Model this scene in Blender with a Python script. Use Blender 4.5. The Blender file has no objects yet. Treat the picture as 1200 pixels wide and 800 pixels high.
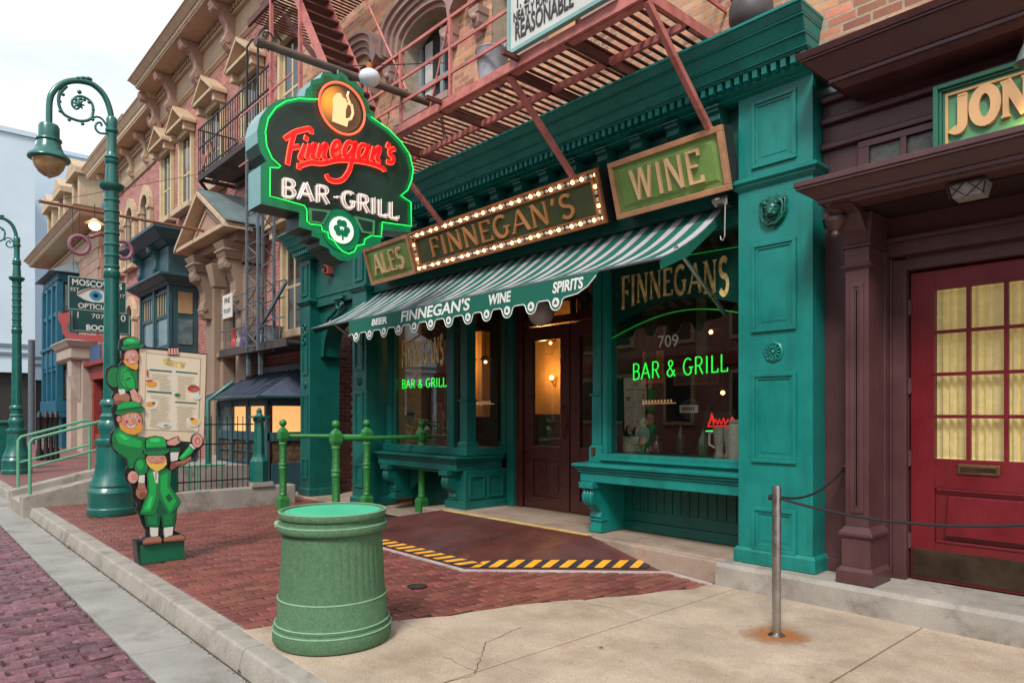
import bpy, bmesh, math, random
from mathutils import Vector, Matrix
R_ = math.radians
random.seed(7)
scene = bpy.context.scene
C = scene.collection

# ---------------------------------------------------------------- camera, sky, sun, exposure
F, CX, HY, H = 809.0, 600.0, 485.0, 1.45          # focal length and horizon of the photograph (1200 px wide)
cam_d = bpy.data.cameras.new('camera'); cam = bpy.data.objects.new('camera', cam_d); C.objects.link(cam)
cam_d.sensor_width = 36.0; cam_d.lens = 36.0 * F / 1200.0
cam_d.shift_y = (HY - 400.0) / 1200.0
cam_d.clip_start = 0.05; cam_d.clip_end = 2000
cam.location = (0, 0, H); cam.rotation_euler = (R_(90), 0, R_(48))
scene.camera = cam
scene.view_settings.view_transform = 'Standard'; scene.view_settings.look = 'None'
scene.view_settings.gamma = 1.0; scene.view_settings.exposure = 0.92
scene.render.engine = 'CYCLES'
scene.cycles.use_denoising = True; scene.cycles.max_bounces = 6; scene.cycles.transparent_max_bounces = 12
scene.cycles.sample_clamp_indirect = 4.0
w = bpy.data.worlds.new('World'); scene.world = w; w.use_nodes = True
nt = w.node_tree; nt.nodes.clear()
def N(nt, t, **k):
    n = nt.nodes.new(t)
    for a, b in k.items(): setattr(n, a, b)
    return n
out = N(nt, 'ShaderNodeOutputWorld'); bg = N(nt, 'ShaderNodeBackground'); sky = N(nt, 'ShaderNodeTexSky')
SUN_EL, SUN_AZ = R_(48), R_(150)
sky.sky_type = 'NISHITA'; sky.sun_disc = False; sky.sun_elevation = SUN_EL; sky.sun_rotation = SUN_AZ
tc = N(nt, 'ShaderNodeTexCoord'); mp = N(nt, 'ShaderNodeMapping'); mp.inputs['Scale'].default_value = (1.2, 1.2, 3.2)
nz = N(nt, 'ShaderNodeTexNoise'); nz.inputs['Scale'].default_value = 2.6; nz.inputs['Detail'].default_value = 5; nz.inputs['Roughness'].default_value = .55
cr = N(nt, 'ShaderNodeValToRGB')
cr.color_ramp.elements[0].position = .34; cr.color_ramp.elements[0].color = (4.9, 5.3, 5.9, 1)
cr.color_ramp.elements[1].position = .62; cr.color_ramp.elements[1].color = (7.0, 7.1, 7.3, 1)
mx = N(nt, 'ShaderNodeMixRGB'); mx.inputs[0].default_value = .86
nt.links.new(tc.outputs['Generated'], mp.inputs[0]); nt.links.new(mp.outputs[0], nz.inputs[0])
nt.links.new(nz.outputs[0], cr.inputs[0]); nt.links.new(sky.outputs[0], mx.inputs[1]); nt.links.new(cr.outputs[0], mx.inputs[2])
nt.links.new(mx.outputs[0], bg.inputs[0]); bg.inputs[1].default_value = 0.1
nt.links.new(bg.outputs[0], out.inputs[0])
sl = bpy.data.lights.new('sun', 'SUN'); sl.energy = 1.7; sl.angle = R_(14); sl.color = (1, .96, .9)
so = bpy.data.objects.new('sun', sl); C.objects.link(so)
sd = Vector((math.sin(SUN_AZ) * math.cos(SUN_EL), math.cos(SUN_AZ) * math.cos(SUN_EL), math.sin(SUN_EL)))
so.rotation_euler = sd.to_track_quat('Z', 'Y').to_euler()

# ---------------------------------------------------------------- measured points to places on real planes
_a = R_(42); DX, DY, RX, RY = -math.cos(_a), math.sin(_a), math.sin(_a), math.cos(_a)
def ray(px, py):
    u = (px - CX) / F
    return DX + RX * u, DY + RY * u, (HY - py) / F
def aty(px, py, y):
    a, b, c = ray(px, py); t = y / b; return Vector((a * t, y, H + c * t))
def atx(px, py, x):
    a, b, c = ray(px, py); t = x / a; return Vector((x, b * t, H + c * t))
def atz(px, py, z):
    a, b, c = ray(px, py); t = (z - H) / c; return Vector((a * t, b * t, z))
def xat(px, y): return aty(px, 300, y).x
def seen(p, m=30):
    dd = p[0] * DX + p[1] * DY
    if dd < .3: return False
    px = CX + F * (p[0] * RX + p[1] * RY) / dd; py = HY - F * (p[2] - H) / dd
    return -m < px < 1200 + m and -m < py < 800 + m

# ---------------------------------------------------------------- mesh helpers
def wloc(o):
    v = Vector((0, 0, 0))
    while o is not None: v += o.location; o = o.parent
    return v
class MB:
    def __init__(s): s.v = []; s.f = []; s.m = []; s.cur = 0
    def add(s, vs, fs):
        n = len(s.v); s.v += [tuple(p) for p in vs]
        for f in fs: s.f.append([n + i for i in f]); s.m.append(s.cur)
        return s
    def box(s, x0, x1, y0, y1, z0, z1):
        x0, x1 = min(x0, x1), max(x0, x1); y0, y1 = min(y0, y1), max(y0, y1); z0, z1 = min(z0, z1), max(z0, z1)
        return s.add([(x0,y0,z0),(x1,y0,z0),(x1,y1,z0),(x0,y1,z0),(x0,y0,z1),(x1,y0,z1),(x1,y1,z1),(x0,y1,z1)],
                     [(3,2,1,0),(4,5,6,7),(0,1,5,4),(1,2,6,5),(2,3,7,6),(3,0,4,7)])
    def frus(s, x0, x1, y0, y1, z0, z1, a, b, back=False, kr=1.0, kl=1.0):
        """a box whose bottom is wider by a and whose top is wider by b (front and sides)"""
        k = 1 if back else 0
        return s.add([(x0-a*kl,y0-a,z0),(x1+a*kr,y0-a,z0),(x1+a*kr,y1+a*k,z0),(x0-a*kl,y1+a*k,z0),(x0-b*kl,y0-b,z1),(x1+b*kr,y0-b,z1),(x1+b*kr,y1+b*k,z1),(x0-b*kl,y1+b*k,z1)],
                     [(3,2,1,0),(4,5,6,7),(0,1,5,4),(1,2,6,5),(2,3,7,6),(3,0,4,7)])
    def stack(s, x0, x1, y0, y1, layers, back=False, kr=1.0, kl=1.0):
        for z0, z1, a, b in layers: s.frus(x0, x1, y0, y1, z0, z1, a, b, back, kr, kl)
        return s
    def prism(s, pts, vec):
        """polygon pts (3D) extruded by vec"""
        n = len(pts); vec = Vector(vec); a = [Vector(p) for p in pts]; b = [p + vec for p in a]
        return s.add(a + b, [tuple(range(n))[::-1], tuple(range(n, 2 * n))] + [(i, (i + 1) % n, n + (i + 1) % n, n + i) for i in range(n)])
    def lathe(s, c, prof, seg=24, axis='z', flute=0, cap=True):
        c = Vector(c); vs = []; fs = []
        for r, z in prof:
            for i in range(seg):
                t = 2 * math.pi * i / seg; rr = r - (flute if (i % 2 and flute) else 0)
                u, v = rr * math.cos(t), rr * math.sin(t)
                vs.append(c + (Vector((u, v, z)) if axis == 'z' else Vector((z, u, v)) if axis == 'x' else Vector((v, z, u))))
        n = len(prof)
        for k in range(n - 1):
            for i in range(seg):
                j = (i + 1) % seg; fs.append((k*seg+i, k*seg+j, (k+1)*seg+j, (k+1)*seg+i))
        if cap: fs.append(tuple(range(seg))[::-1]); fs.append(tuple((n-1)*seg + i for i in range(seg)))
        return s.add(vs, fs)
    def tube(s, pts, r, seg=8, closed=False):
        pts = [Vector(p) for p in pts]; n = len(pts); vs = []; fs = []; up = None
        for i, p in enumerate(pts):
            if closed: t = pts[(i+1) % n] - pts[i-1]
            else: t = pts[min(i+1, n-1)] - pts[max(i-1, 0)]
            if t.length < 1e-9: t = Vector((0, 0, 1))
            t.normalize()
            if up is None: up = t.orthogonal().normalized()
            else:
                up = up - t * up.dot(t)
                if up.length < 1e-6: up = t.orthogonal()
                up.normalize()
            w2 = t.cross(up); rr = r[i] if isinstance(r, (list, tuple)) else r
            for k in range(seg):
                a = 2 * math.pi * k / seg; vs.append(p + (up * math.cos(a) + w2 * math.sin(a)) * rr)
        for i in range(n if closed else n - 1):
            j = (i + 1) % n
            for k in range(seg):
                l = (k + 1) % seg; fs.append((i*seg+k, i*seg+l, j*seg+l, j*seg+k))
        if not closed: fs.append(tuple(range(seg))[::-1]); fs.append(tuple((n-1)*seg + k for k in range(seg)))
        return s.add(vs, fs)
    def bar(s, a, b, wv, hv):
        """rectangular bar from a to b; wv and hv are its half-size vectors"""
        a, b, wv, hv = map(Vector, (a, b, wv, hv))
        return s.add([a-wv-hv, a+wv-hv, a+wv+hv, a-wv+hv, b-wv-hv, b+wv-hv, b+wv+hv, b-wv+hv],
                     [(3,2,1,0),(4,5,6,7),(0,1,5,4),(1,2,6,5),(2,3,7,6),(3,0,4,7)])
    def ball(s, c, r, seg=14, sz=1.0):
        k = 8
        return s.lathe(c, [(max(1e-4, r * math.sin(math.pi * i / k)), -r * sz * math.cos(math.pi * i / k)) for i in range(k + 1)], seg)
    def quad(s, *p): return s.add(p, [tuple(range(len(p)))])
    def build(s, name, mats, parent=None, smooth=False, bevel=0, **tags):
        me = bpy.data.meshes.new(name); off = wloc(parent)
        me.from_pydata([(x - off.x, y - off.y, z - off.z) for x, y, z in s.v], [], s.f)
        if not isinstance(mats, (list, tuple)): mats = [mats]
        for m in mats: me.materials.append(m)
        if len(mats) > 1: me.polygons.foreach_set('material_index', s.m)
        bm = bmesh.new(); bm.from_mesh(me); bmesh.ops.recalc_face_normals(bm, faces=bm.faces); bm.to_mesh(me); bm.free()
        if smooth:
            me.polygons.foreach_set('use_smooth', [True] * len(me.polygons))
            try: me.set_sharp_from_angle(angle=R_(smooth if smooth is not True else 40))
            except Exception: pass
        me.update()
        o = bpy.data.objects.new(name, me); C.objects.link(o)
        if parent is not None: o.parent = parent
        if bevel:
            b = o.modifiers.new('bevel', 'BEVEL'); b.width = bevel; b.segments = 2; b.limit_method = 'ANGLE'; b.angle_limit = R_(35)
        for k, v in tags.items(): o[k] = v
        return o
def obj(name, fn, mats, parent=None, **k):
    m = MB(); fn(m); return m.build(name, mats, parent, **k)
def bx(name, mat, parent, *b, **k): return MB().box(*b).build(name, mat, parent, **k)
def thing(name, label, cat, loc=(0, 0, 0), group=None):
    o = bpy.data.objects.new(name, None); C.objects.link(o); o.location = loc; o.empty_display_size = .1
    o['label'] = label; o['category'] = cat
    if group: o['group'] = group
    return o
def tag(o, label, cat, group=None):
    o['label'] = label; o['category'] = cat
    if group: o['group'] = group
    return o
def copy_tree(o, parent=None):
    c = o.copy(); C.objects.link(c)
    if parent is not None: c.parent = parent
    for ch in [q for q in ALLKIDS(o)]: copy_tree(ch, c)
    return c
def ALLKIDS(o): return [q for q in bpy.data.objects if q.parent == o]
def struct(o): o['kind'] = 'structure'; return o

# ---------------------------------------------------------------- materials
def L(c):
    """sRGB 0-255 to linear"""
    return tuple(((v/255+.055)/1.055)**2.4 if v > 10 else v/255/12.92 for v in c) + (1,)
MATS = {}
def mat(name, col, rough=.5, metal=0, var=.12, vscale=3.0, bump=.0, bscale=60., spec=.5, dirt=0.0, dirtcol=(.02,.018,.015,1), dscale=1.2, rnd=0.0, emit=None, es=0, coat=0, streak=0, edge=0, speck=0, brush=0, spots=0):
    m = bpy.data.materials.new(name); m.use_nodes = True; nt = m.node_tree; nd = nt.nodes; lk = nt.links
    b = nd['Principled BSDF']; b.inputs['Roughness'].default_value = rough; b.inputs['Metallic'].default_value = metal
    b.inputs['Specular IOR Level'].default_value = spec; b.inputs['Coat Weight'].default_value = coat
    b.inputs['Coat Roughness'].default_value = .15
    col = tuple(col) if len(col) == 4 else tuple(col) + (1,)
    g = N(nt, 'ShaderNodeNewGeometry')
    n1 = N(nt, 'ShaderNodeTexNoise'); n1.inputs['Scale'].default_value = vscale; n1.inputs['Detail'].default_value = 6; n1.inputs['Roughness'].default_value = .65
    lk.new(g.outputs['Position'], n1.inputs['Vector'])
    mr = N(nt, 'ShaderNodeMapRange'); mr.inputs[1].default_value = .3; mr.inputs[2].default_value = .7
    mr.inputs[3].default_value = 1 - var; mr.inputs[4].default_value = 1 + var; lk.new(n1.outputs[0], mr.inputs[0])
    hs = N(nt, 'ShaderNodeHueSaturation'); hs.inputs['Color'].default_value = col; lk.new(mr.outputs[0], hs.inputs['Value'])
    last = hs.outputs[0]
    if rnd:
        oi = N(nt, 'ShaderNodeObjectInfo'); ad = N(nt, 'ShaderNodeMath', operation='ADD'); fr = N(nt, 'ShaderNodeMath', operation='FRACT')
        lk.new(oi.outputs['Random'], ad.inputs[0]); lk.new(g.outputs['Random Per Island'], ad.inputs[1]); lk.new(ad.outputs[0], fr.inputs[0])
        m2 = N(nt, 'ShaderNodeMapRange'); m2.inputs[3].default_value = 1 - rnd; m2.inputs[4].default_value = 1 + rnd; lk.new(fr.outputs[0], m2.inputs[0])
        h2 = N(nt, 'ShaderNodeHueSaturation'); lk.new(last, h2.inputs['Color']); lk.new(m2.outputs[0], h2.inputs['Value'])
        m3 = N(nt, 'ShaderNodeMath', operation='MULTIPLY'); m3.inputs[1].default_value = 7.13; f3 = N(nt, 'ShaderNodeMath', operation='FRACT')
        lk.new(fr.outputs[0], m3.inputs[0]); lk.new(m3.outputs[0], f3.inputs[0])
        m4 = N(nt, 'ShaderNodeMapRange'); m4.inputs[3].default_value = .5 - rnd * .04; m4.inputs[4].default_value = .5 + rnd * .04; lk.new(f3.outputs[0], m4.inputs[0]); lk.new(m4.outputs[0], h2.inputs['Hue'])
        last = h2.outputs[0]
    if dirt:
        n2 = N(nt, 'ShaderNodeTexNoise'); n2.inputs['Scale'].default_value = dscale; n2.inputs['Detail'].default_value = 8; n2.inputs['Roughness'].default_value = .7
        if streak:
            mpp = N(nt, 'ShaderNodeMapping'); mpp.inputs['Scale'].default_value = (4, 4, .5); lk.new(g.outputs['Position'], mpp.inputs[0]); lk.new(mpp.outputs[0], n2.inputs['Vector'])
        else: lk.new(g.outputs['Position'], n2.inputs['Vector'])
        r2 = N(nt, 'ShaderNodeMapRange'); r2.inputs[1].default_value = .5; r2.inputs[2].default_value = .72; r2.inputs[4].default_value = dirt
        lk.new(n2.outputs[0], r2.inputs[0]); mi = N(nt, 'ShaderNodeMixRGB'); mi.inputs[2].default_value = dirtcol
        lk.new(r2.outputs[0], mi.inputs[0]); lk.new(last, mi.inputs[1]); last = mi.outputs[0]
    if spots:
        vo = N(nt, 'ShaderNodeTexVoronoi'); vo.inputs['Scale'].default_value = spots; lk.new(g.outputs['Position'], vo.inputs['Vector'])
        vw = N(nt, 'ShaderNodeTexNoise'); vw.inputs['Scale'].default_value = 30; lk.new(g.outputs['Position'], vw.inputs['Vector'])
        vs_ = N(nt, 'ShaderNodeSeparateColor'); lk.new(vo.outputs['Color'], vs_.inputs[0])
        va = N(nt, 'ShaderNodeMath', operation='MULTIPLY_ADD'); va.inputs[1].default_value = .12; lk.new(vw.outputs[0], va.inputs[0]); lk.new(vo.outputs['Distance'], va.inputs[2])
        vt = N(nt, 'ShaderNodeMath', operation='MULTIPLY_ADD'); vt.inputs[1].default_value = .16; vt.inputs[2].default_value = -.0; lk.new(vs_.outputs[0], vt.inputs[0])
        vl = N(nt, 'ShaderNodeMath', operation='LESS_THAN'); lk.new(va.outputs[0], vl.inputs[0]); lk.new(vt.outputs[0], vl.inputs[1])
        vm_ = N(nt, 'ShaderNodeMath', operation='MULTIPLY'); vm_.inputs[1].default_value = .45; lk.new(vl.outputs[0], vm_.inputs[0])
        vx = N(nt, 'ShaderNodeMixRGB'); vx.inputs[2].default_value = tuple(c * .35 for c in col[:3]) + (1,); lk.new(vm_.outputs[0], vx.inputs[0]); lk.new(last, vx.inputs[1]); last = vx.outputs[0]
    if speck:
        ns_ = N(nt, 'ShaderNodeTexNoise'); ns_.inputs['Scale'].default_value = 190; ns_.inputs['Detail'].default_value = 2; lk.new(g.outputs['Position'], ns_.inputs['Vector'])
        ms_ = N(nt, 'ShaderNodeMapRange'); ms_.inputs[1].default_value = .3; ms_.inputs[2].default_value = .7; ms_.inputs[3].default_value = 1 - speck; ms_.inputs[4].default_value = 1 + speck
        hs_ = N(nt, 'ShaderNodeHueSaturation'); lk.new(ns_.outputs[0], ms_.inputs[0]); lk.new(last, hs_.inputs['Color']); lk.new(ms_.outputs[0], hs_.inputs['Value']); last = hs_.outputs[0]
    lk.new(last, b.inputs['Base Color'])
    rr = N(nt, 'ShaderNodeMapRange'); rr.inputs[1].default_value = .3; rr.inputs[2].default_value = .7
    rr.inputs[3].default_value = max(0, rough - .08); rr.inputs[4].default_value = min(1, rough + .12); lk.new(n1.outputs[0], rr.inputs[0]); lk.new(rr.outputs[0], b.inputs['Roughness'])
    nb = None
    if bump:
        n3 = N(nt, 'ShaderNodeTexNoise'); n3.inputs['Scale'].default_value = bscale; n3.inputs['Detail'].default_value = 4
        if brush:
            mb_ = N(nt, 'ShaderNodeMapping'); mb_.inputs['Scale'].default_value = (1, 1, .08); lk.new(g.outputs['Position'], mb_.inputs[0]); lk.new(mb_.outputs[0], n3.inputs['Vector'])
        else: lk.new(g.outputs['Position'], n3.inputs['Vector'])
        nb = N(nt, 'ShaderNodeBump'); nb.inputs['Strength'].default_value = bump; nb.inputs['Distance'].default_value = .01
        lk.new(n3.outputs[0], nb.inputs['Height']); lk.new(nb.outputs[0], b.inputs['Normal'])
    if edge:
        be = N(nt, 'ShaderNodeBevel', samples=3); be.inputs['Radius'].default_value = edge
        if nb: lk.new(be.outputs[0], nb.inputs['Normal'])
        else: lk.new(be.outputs[0], b.inputs['Normal'])
    if emit: b.inputs['Emission Color'].default_value = tuple(emit) + (1,); b.inputs['Emission Strength'].default_value = es
    MATS[name] = m; return m
def glass(name, tint=(.75,.8,.8), refl=1.0, rough=0.02, opaque=0.0, wav=.02):
    m = bpy.data.materials.new(name); m.use_nodes = True; nt = m.node_tree; nd = nt.nodes; lk = nt.links; nd.remove(nd['Principled BSDF'])
    o = nd['Material Output']; t = N(nt, 'ShaderNodeBsdfTransparent'); t.inputs[0].default_value = tint + (1,)
    gl = N(nt, 'ShaderNodeBsdfGlossy'); gl.inputs['Roughness'].default_value = rough; gl.inputs[0].default_value = (refl, refl, refl, 1)
    mx = N(nt, 'ShaderNodeMixShader'); g2 = N(nt, 'ShaderNodeNewGeometry'); dt = N(nt, 'ShaderNodeVectorMath', operation='DOT_PRODUCT'); ab = N(nt, 'ShaderNodeMath', operation='ABSOLUTE')
    om = N(nt, 'ShaderNodeMath', operation='SUBTRACT'); om.inputs[0].default_value = 1; pw = N(nt, 'ShaderNodeMath', operation='POWER'); pw.inputs[1].default_value = 5
    ad = N(nt, 'ShaderNodeMath', operation='MULTIPLY_ADD'); ad.inputs[1].default_value = .93; ad.inputs[2].default_value = .075; ad.use_clamp = True
    lk.new(g2.outputs['Incoming'], dt.inputs[0]); lk.new(g2.outputs['Normal'], dt.inputs[1]); lk.new(dt.outputs['Value'], ab.inputs[0]); lk.new(ab.outputs[0], om.inputs[1]); lk.new(om.outputs[0], pw.inputs[0])
    nz = N(nt, 'ShaderNodeTexNoise'); nz.inputs['Scale'].default_value = 1.7; g = N(nt, 'ShaderNodeNewGeometry'); bp = N(nt, 'ShaderNodeBump'); bp.inputs['Strength'].default_value = wav
    lk.new(g.outputs['Position'], nz.inputs['Vector']); lk.new(nz.outputs[0], bp.inputs['Height']); lk.new(bp.outputs[0], gl.inputs['Normal'])
    lk.new(pw.outputs[0], ad.inputs[0]); lk.new(ad.outputs[0], mx.inputs[0]); lk.new(t.outputs[0], mx.inputs[1]); lk.new(gl.outputs[0], mx.inputs[2])
    lk.new(mx.outputs[0], o.inputs[0]); return m
def glow(name, col, s):
    m = bpy.data.materials.new(name); m.use_nodes = True; nt = m.node_tree; b = nt.nodes['Principled BSDF']
    b.inputs['Base Color'].default_value = (col[0]*.5, col[1]*.5, col[2]*.5, 1); b.inputs['Roughness'].default_value = .3
    b.inputs['Emission Color'].default_value = tuple(col) + (1,); b.inputs['Emission Strength'].default_value = s; return m

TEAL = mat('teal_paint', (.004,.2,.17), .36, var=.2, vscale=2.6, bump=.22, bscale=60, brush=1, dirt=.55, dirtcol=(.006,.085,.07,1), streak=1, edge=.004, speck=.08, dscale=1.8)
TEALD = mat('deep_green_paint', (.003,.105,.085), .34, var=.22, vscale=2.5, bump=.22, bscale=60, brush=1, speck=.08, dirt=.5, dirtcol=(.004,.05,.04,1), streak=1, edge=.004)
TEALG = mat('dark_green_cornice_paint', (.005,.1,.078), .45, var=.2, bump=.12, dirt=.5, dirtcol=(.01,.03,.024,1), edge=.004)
LAMPG = mat('lamp_green_paint', (.005,.125,.1), .3, var=.12, vscale=5, bump=.05, bscale=30, spec=.6, coat=.3, dirt=.2, dirtcol=(.01,.04,.034,1), dscale=4)
RAILG = mat('leaf_green_paint', (.03,.21,.045), .4, var=.12, vscale=8, bump=.04, dirt=.25, dirtcol=(.02,.06,.02,1), dscale=9)
MINTR = mat('pale_green_rail_paint', (.12,.36,.22), .45, var=.1, dirt=.15, dscale=6)
PURP = mat('plum_paint', (.085,.034,.036), .4, var=.2, vscale=2.5, bump=.22, bscale=50, brush=1, speck=.1, dirt=.35, dirtcol=(.028,.014,.014,1), streak=1, edge=.004)
DOORR = mat('red_door_paint', (.15,.008,.014), .34, var=.2, bump=.18, bscale=60, brush=1, speck=.08, dirt=.3, dirtcol=(.06,.012,.012,1), streak=1, edge=.003)
WOODR = mat('mahogany_wood', (.06,.01,.007), .3, var=.25, vscale=6, coat=.4, edge=.003)
STEEL = mat('brushed_steel', (.42,.4,.37), .3, metal=1, var=.1, vscale=12)
BRASS = mat('worn_brass', (.22,.13,.06), .4, metal=.8, var=.3, vscale=9)
KICK = mat('tarnished_kick_plate', (.07,.045,.03), .42, metal=.7, var=.4, vscale=5, dirt=.5, dscale=4)
BLACK = mat('black_rubber', (.012,.012,.012), .6)
ROPE = mat('black_rope', (.01,.01,.012), .7, bump=.3, bscale=200)
CONC = mat('grey_concrete', (.33,.3,.26), .8, var=.2, vscale=3, bump=.4, bscale=90, dirt=.85, dirtcol=(.13,.1,.07,1), dscale=3.4, edge=.008, speck=.22, spots=11)
GUTT = mat('gutter_concrete', (.3,.29,.265), .62, var=.18, vscale=1.6, bump=.2, bscale=70, dirt=.75, dirtcol=(.15,.135,.11,1), dscale=2.2, speck=.2, spots=9)
BEIGE = mat('beige_concrete', (.43,.335,.25), .75, var=.22, vscale=2.2, bump=.4, bscale=110, dirt=.85, dirtcol=(.3,.205,.13,1), dscale=1.9, speck=.26, spots=7)
PAD = mat('worn_pad_concrete', (.34,.25,.19), .72, var=.2, vscale=2, bump=.15, bscale=60, dirt=.6, dirtcol=(.14,.09,.065,1), dscale=2.4, speck=.25)
MORT = mat('dark_joint_sand', (.022,.013,.011), .95, var=.3, vscale=20)
PAVER = mat('red_paver', (.2,.062,.05), .38, var=.18, vscale=9, bump=.25, bscale=120, rnd=.28, dirt=.25, dirtcol=(.27,.12,.1,1), dscale=.7, spec=.6, speck=.25)
STREETB = mat('purple_street_brick', (.155,.062,.077), .3, speck=.25, var=.35, vscale=14, bump=.6, bscale=45, rnd=.3, dirt=.75, dirtcol=(.04,.02,.026,1), dscale=1.9, spec=.5)
PAVERF = None
BRK = mat('tan_red_brick', (.5,.22,.12), .8, var=.2, vscale=6, bump=.3, bscale=80, rnd=.4, dirt=.75, dirtcol=(.6,.42,.25,1), dscale=1.3)
BRKM = mat('brick_mortar', (.42,.33,.24), .95, var=.2, vscale=10, bump=.3, bscale=60)
BRKD = mat('dark_brown_brick', (.085,.03,.02), .7, var=.2, vscale=7, bump=.2, rnd=.3)
STONE = mat('tan_cut_stone', (.3,.21,.15), .75, var=.12, vscale=4, bump=.15, bscale=50, dirt=.35, dirtcol=(.13,.085,.06,1), dscale=2, edge=.008)
CREAM = mat('cream_painted_stone', (.52,.385,.25), .65, var=.1, vscale=3, bump=.1, bscale=40, dirt=.4, dirtcol=(.24,.15,.08,1), dscale=1.4, streak=1, edge=.01)
ROSEB = mat('rose_stone', (.4,.25,.19), .75, var=.12, vscale=3, bump=.15, bscale=40, dirt=.4, dirtcol=(.14,.08,.06,1), dscale=1.5, edge=.01)
LINTEL = mat('mauve_lintel_stone', (.4,.26,.22), .7, var=.1, bump=.15, bscale=40, dirt=.5, dirtcol=(.09,.06,.05,1), dscale=3, edge=.006)
PINKI = mat('salmon_iron_paint', (.52,.17,.145), .55, var=.22, vscale=6, bump=.25, bscale=50, dirt=.75, dirtcol=(.15,.035,.022,1), dscale=4, speck=.15)
DARKI = mat('rusty_dark_iron', (.11,.028,.022), .6, var=.3, vscale=8, bump=.2, bscale=60)
BLKI = mat('black_iron', (.016,.013,.014), .5, var=.2)
GREYI = mat('blue_grey_iron', (.1,.13,.15), .55, var=.25, vscale=9, dirt=.3, dscale=5)
NAVY = mat('slate_blue_paint', (.028,.085,.1), .45, var=.15, dirt=.2, edge=.006)
SLATE = mat('dark_slate_roof', (.055,.07,.1), .55, var=.3, vscale=6, rnd=.3)
BLUEB = mat('peacock_blue_paint', (.006,.1,.16), .45, var=.15, edge=.01)
REDSH = mat('brick_red_paint', (.25,.035,.025), .5, var=.15, dirt=.2)
PALE = mat('pale_blue_stucco', (.56,.66,.72), .8, var=.06, vscale=.3, bump=.05, dirt=.12, dirtcol=(.34,.42,.48,1), dscale=.4)
PALE2 = mat('pale_grey_stucco', (.5,.6,.68), .8, var=.05, vscale=.3, dirt=.1, dirtcol=(.3,.38,.46,1), dscale=.3)
GREYW = mat('pale_window_frame_paint', (.26,.32,.34), .5, var=.15, dirt=.3)
CREAMF = mat('cream_frame_paint', (.58,.46,.27), .55, var=.12, dirt=.25, dirtcol=(.2,.12,.06,1))
CURT = mat('yellow_lace_curtain', (.8,.68,.34), .85, var=.18, vscale=14, bump=.3, bscale=30, emit=(.9,.72,.28), es=.12)  # faint glow in the cloth stands in for room light behind it
DARKV = mat('dark_interior', (.012,.009,.008), .8)
ROOM = mat('brown_panelling', (.035,.016,.01), .6, var=.3, vscale=2)
AMBER = mat('amber_wall', (.6,.3,.08), .7, var=.3, vscale=1.5)
GOLD = mat('gold_leaf', (.8,.6,.24), .35, metal=.3, var=.75, vscale=11)
GOLDP = mat('gold_trim_paint', (.5,.25,.13), .45, var=.2, vscale=10, edge=.003)
COPPER = mat('copper_trim_paint', (.5,.18,.07), .4, metal=.3, var=.2, vscale=12, edge=.003)
SIGNG = mat('olive_green_sign', (.17,.29,.07), .5, var=.15, vscale=7, bump=.1, dirt=.25, dirtcol=(.05,.09,.03,1))
SIGND = mat('deep_olive_sign', (.075,.095,.035), .5, var=.2, vscale=7)
WHITE = mat('white_paint', (.8,.8,.76), .5, var=.05)
LAV = mat('awning_white_canvas', (.46,.42,.46), .8, var=.08, vscale=14, bump=.15, bscale=400)
CANG = mat('awning_green_canvas', (.002,.12,.08), .75, var=.1, vscale=10, bump=.15, bscale=400)
YELL = mat('yellow_stripe', (.82,.36,.02), .6, var=.15, vscale=9, dirt=.3, dirtcol=(.2,.1,.02,1), dscale=6)
YWORN = mat('worn_yellow_strip', (.6,.42,.14), .6, var=.3, vscale=9, dirt=.5, dirtcol=(.25,.16,.09,1), dscale=5)
TAPEB = mat('black_stripe', (.03,.028,.035), .6, var=.2)
RAMPM = mat('maroon_ramp_coating', (.105,.032,.028), .32, var=.3, vscale=2.2, bump=.1, bscale=30, dirt=.65, dirtcol=(.1,.065,.068,1), dscale=1.4, spec=.5)
CANM = mat('green_aggregate', (.075,.175,.085), .85, var=.22, vscale=30, bump=.6, bscale=200, dirt=.7, dirtcol=(.19,.22,.13,1), dscale=75, speck=.3)
CANL = mat('worn_light_green_edge', (.24,.42,.27), .75, var=.12, vscale=30, bump=.3, bscale=170)
MINT = mat('mint_lid', (.08,.55,.32), .35, var=.06)
ZINC = mat('galvanised_zinc', (.42,.46,.5), .45, metal=.15, var=.2, vscale=12)
BULB = glow('warm_bulb', (1, .62, .28), 2.6)
BULBW = mat('unlit_bulb', (.75,.72,.66), .15, var=.05)
GLOBE = mat('amber_glass_globe', (.42,.27,.12), .12, var=.25, vscale=20, spec=.8, coat=.6)
PANE = glass('shop_glass', (.8,.82,.8), .9, .015)
PANEU = mat('upper_window_glass', (.03,.035,.04), .06, var=.4, vscale=2, spec=.8)
LEAD = mat('frosted_pane', (.07,.075,.065), .25, var=.4, vscale=14, bump=.3, bscale=40)

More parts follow.
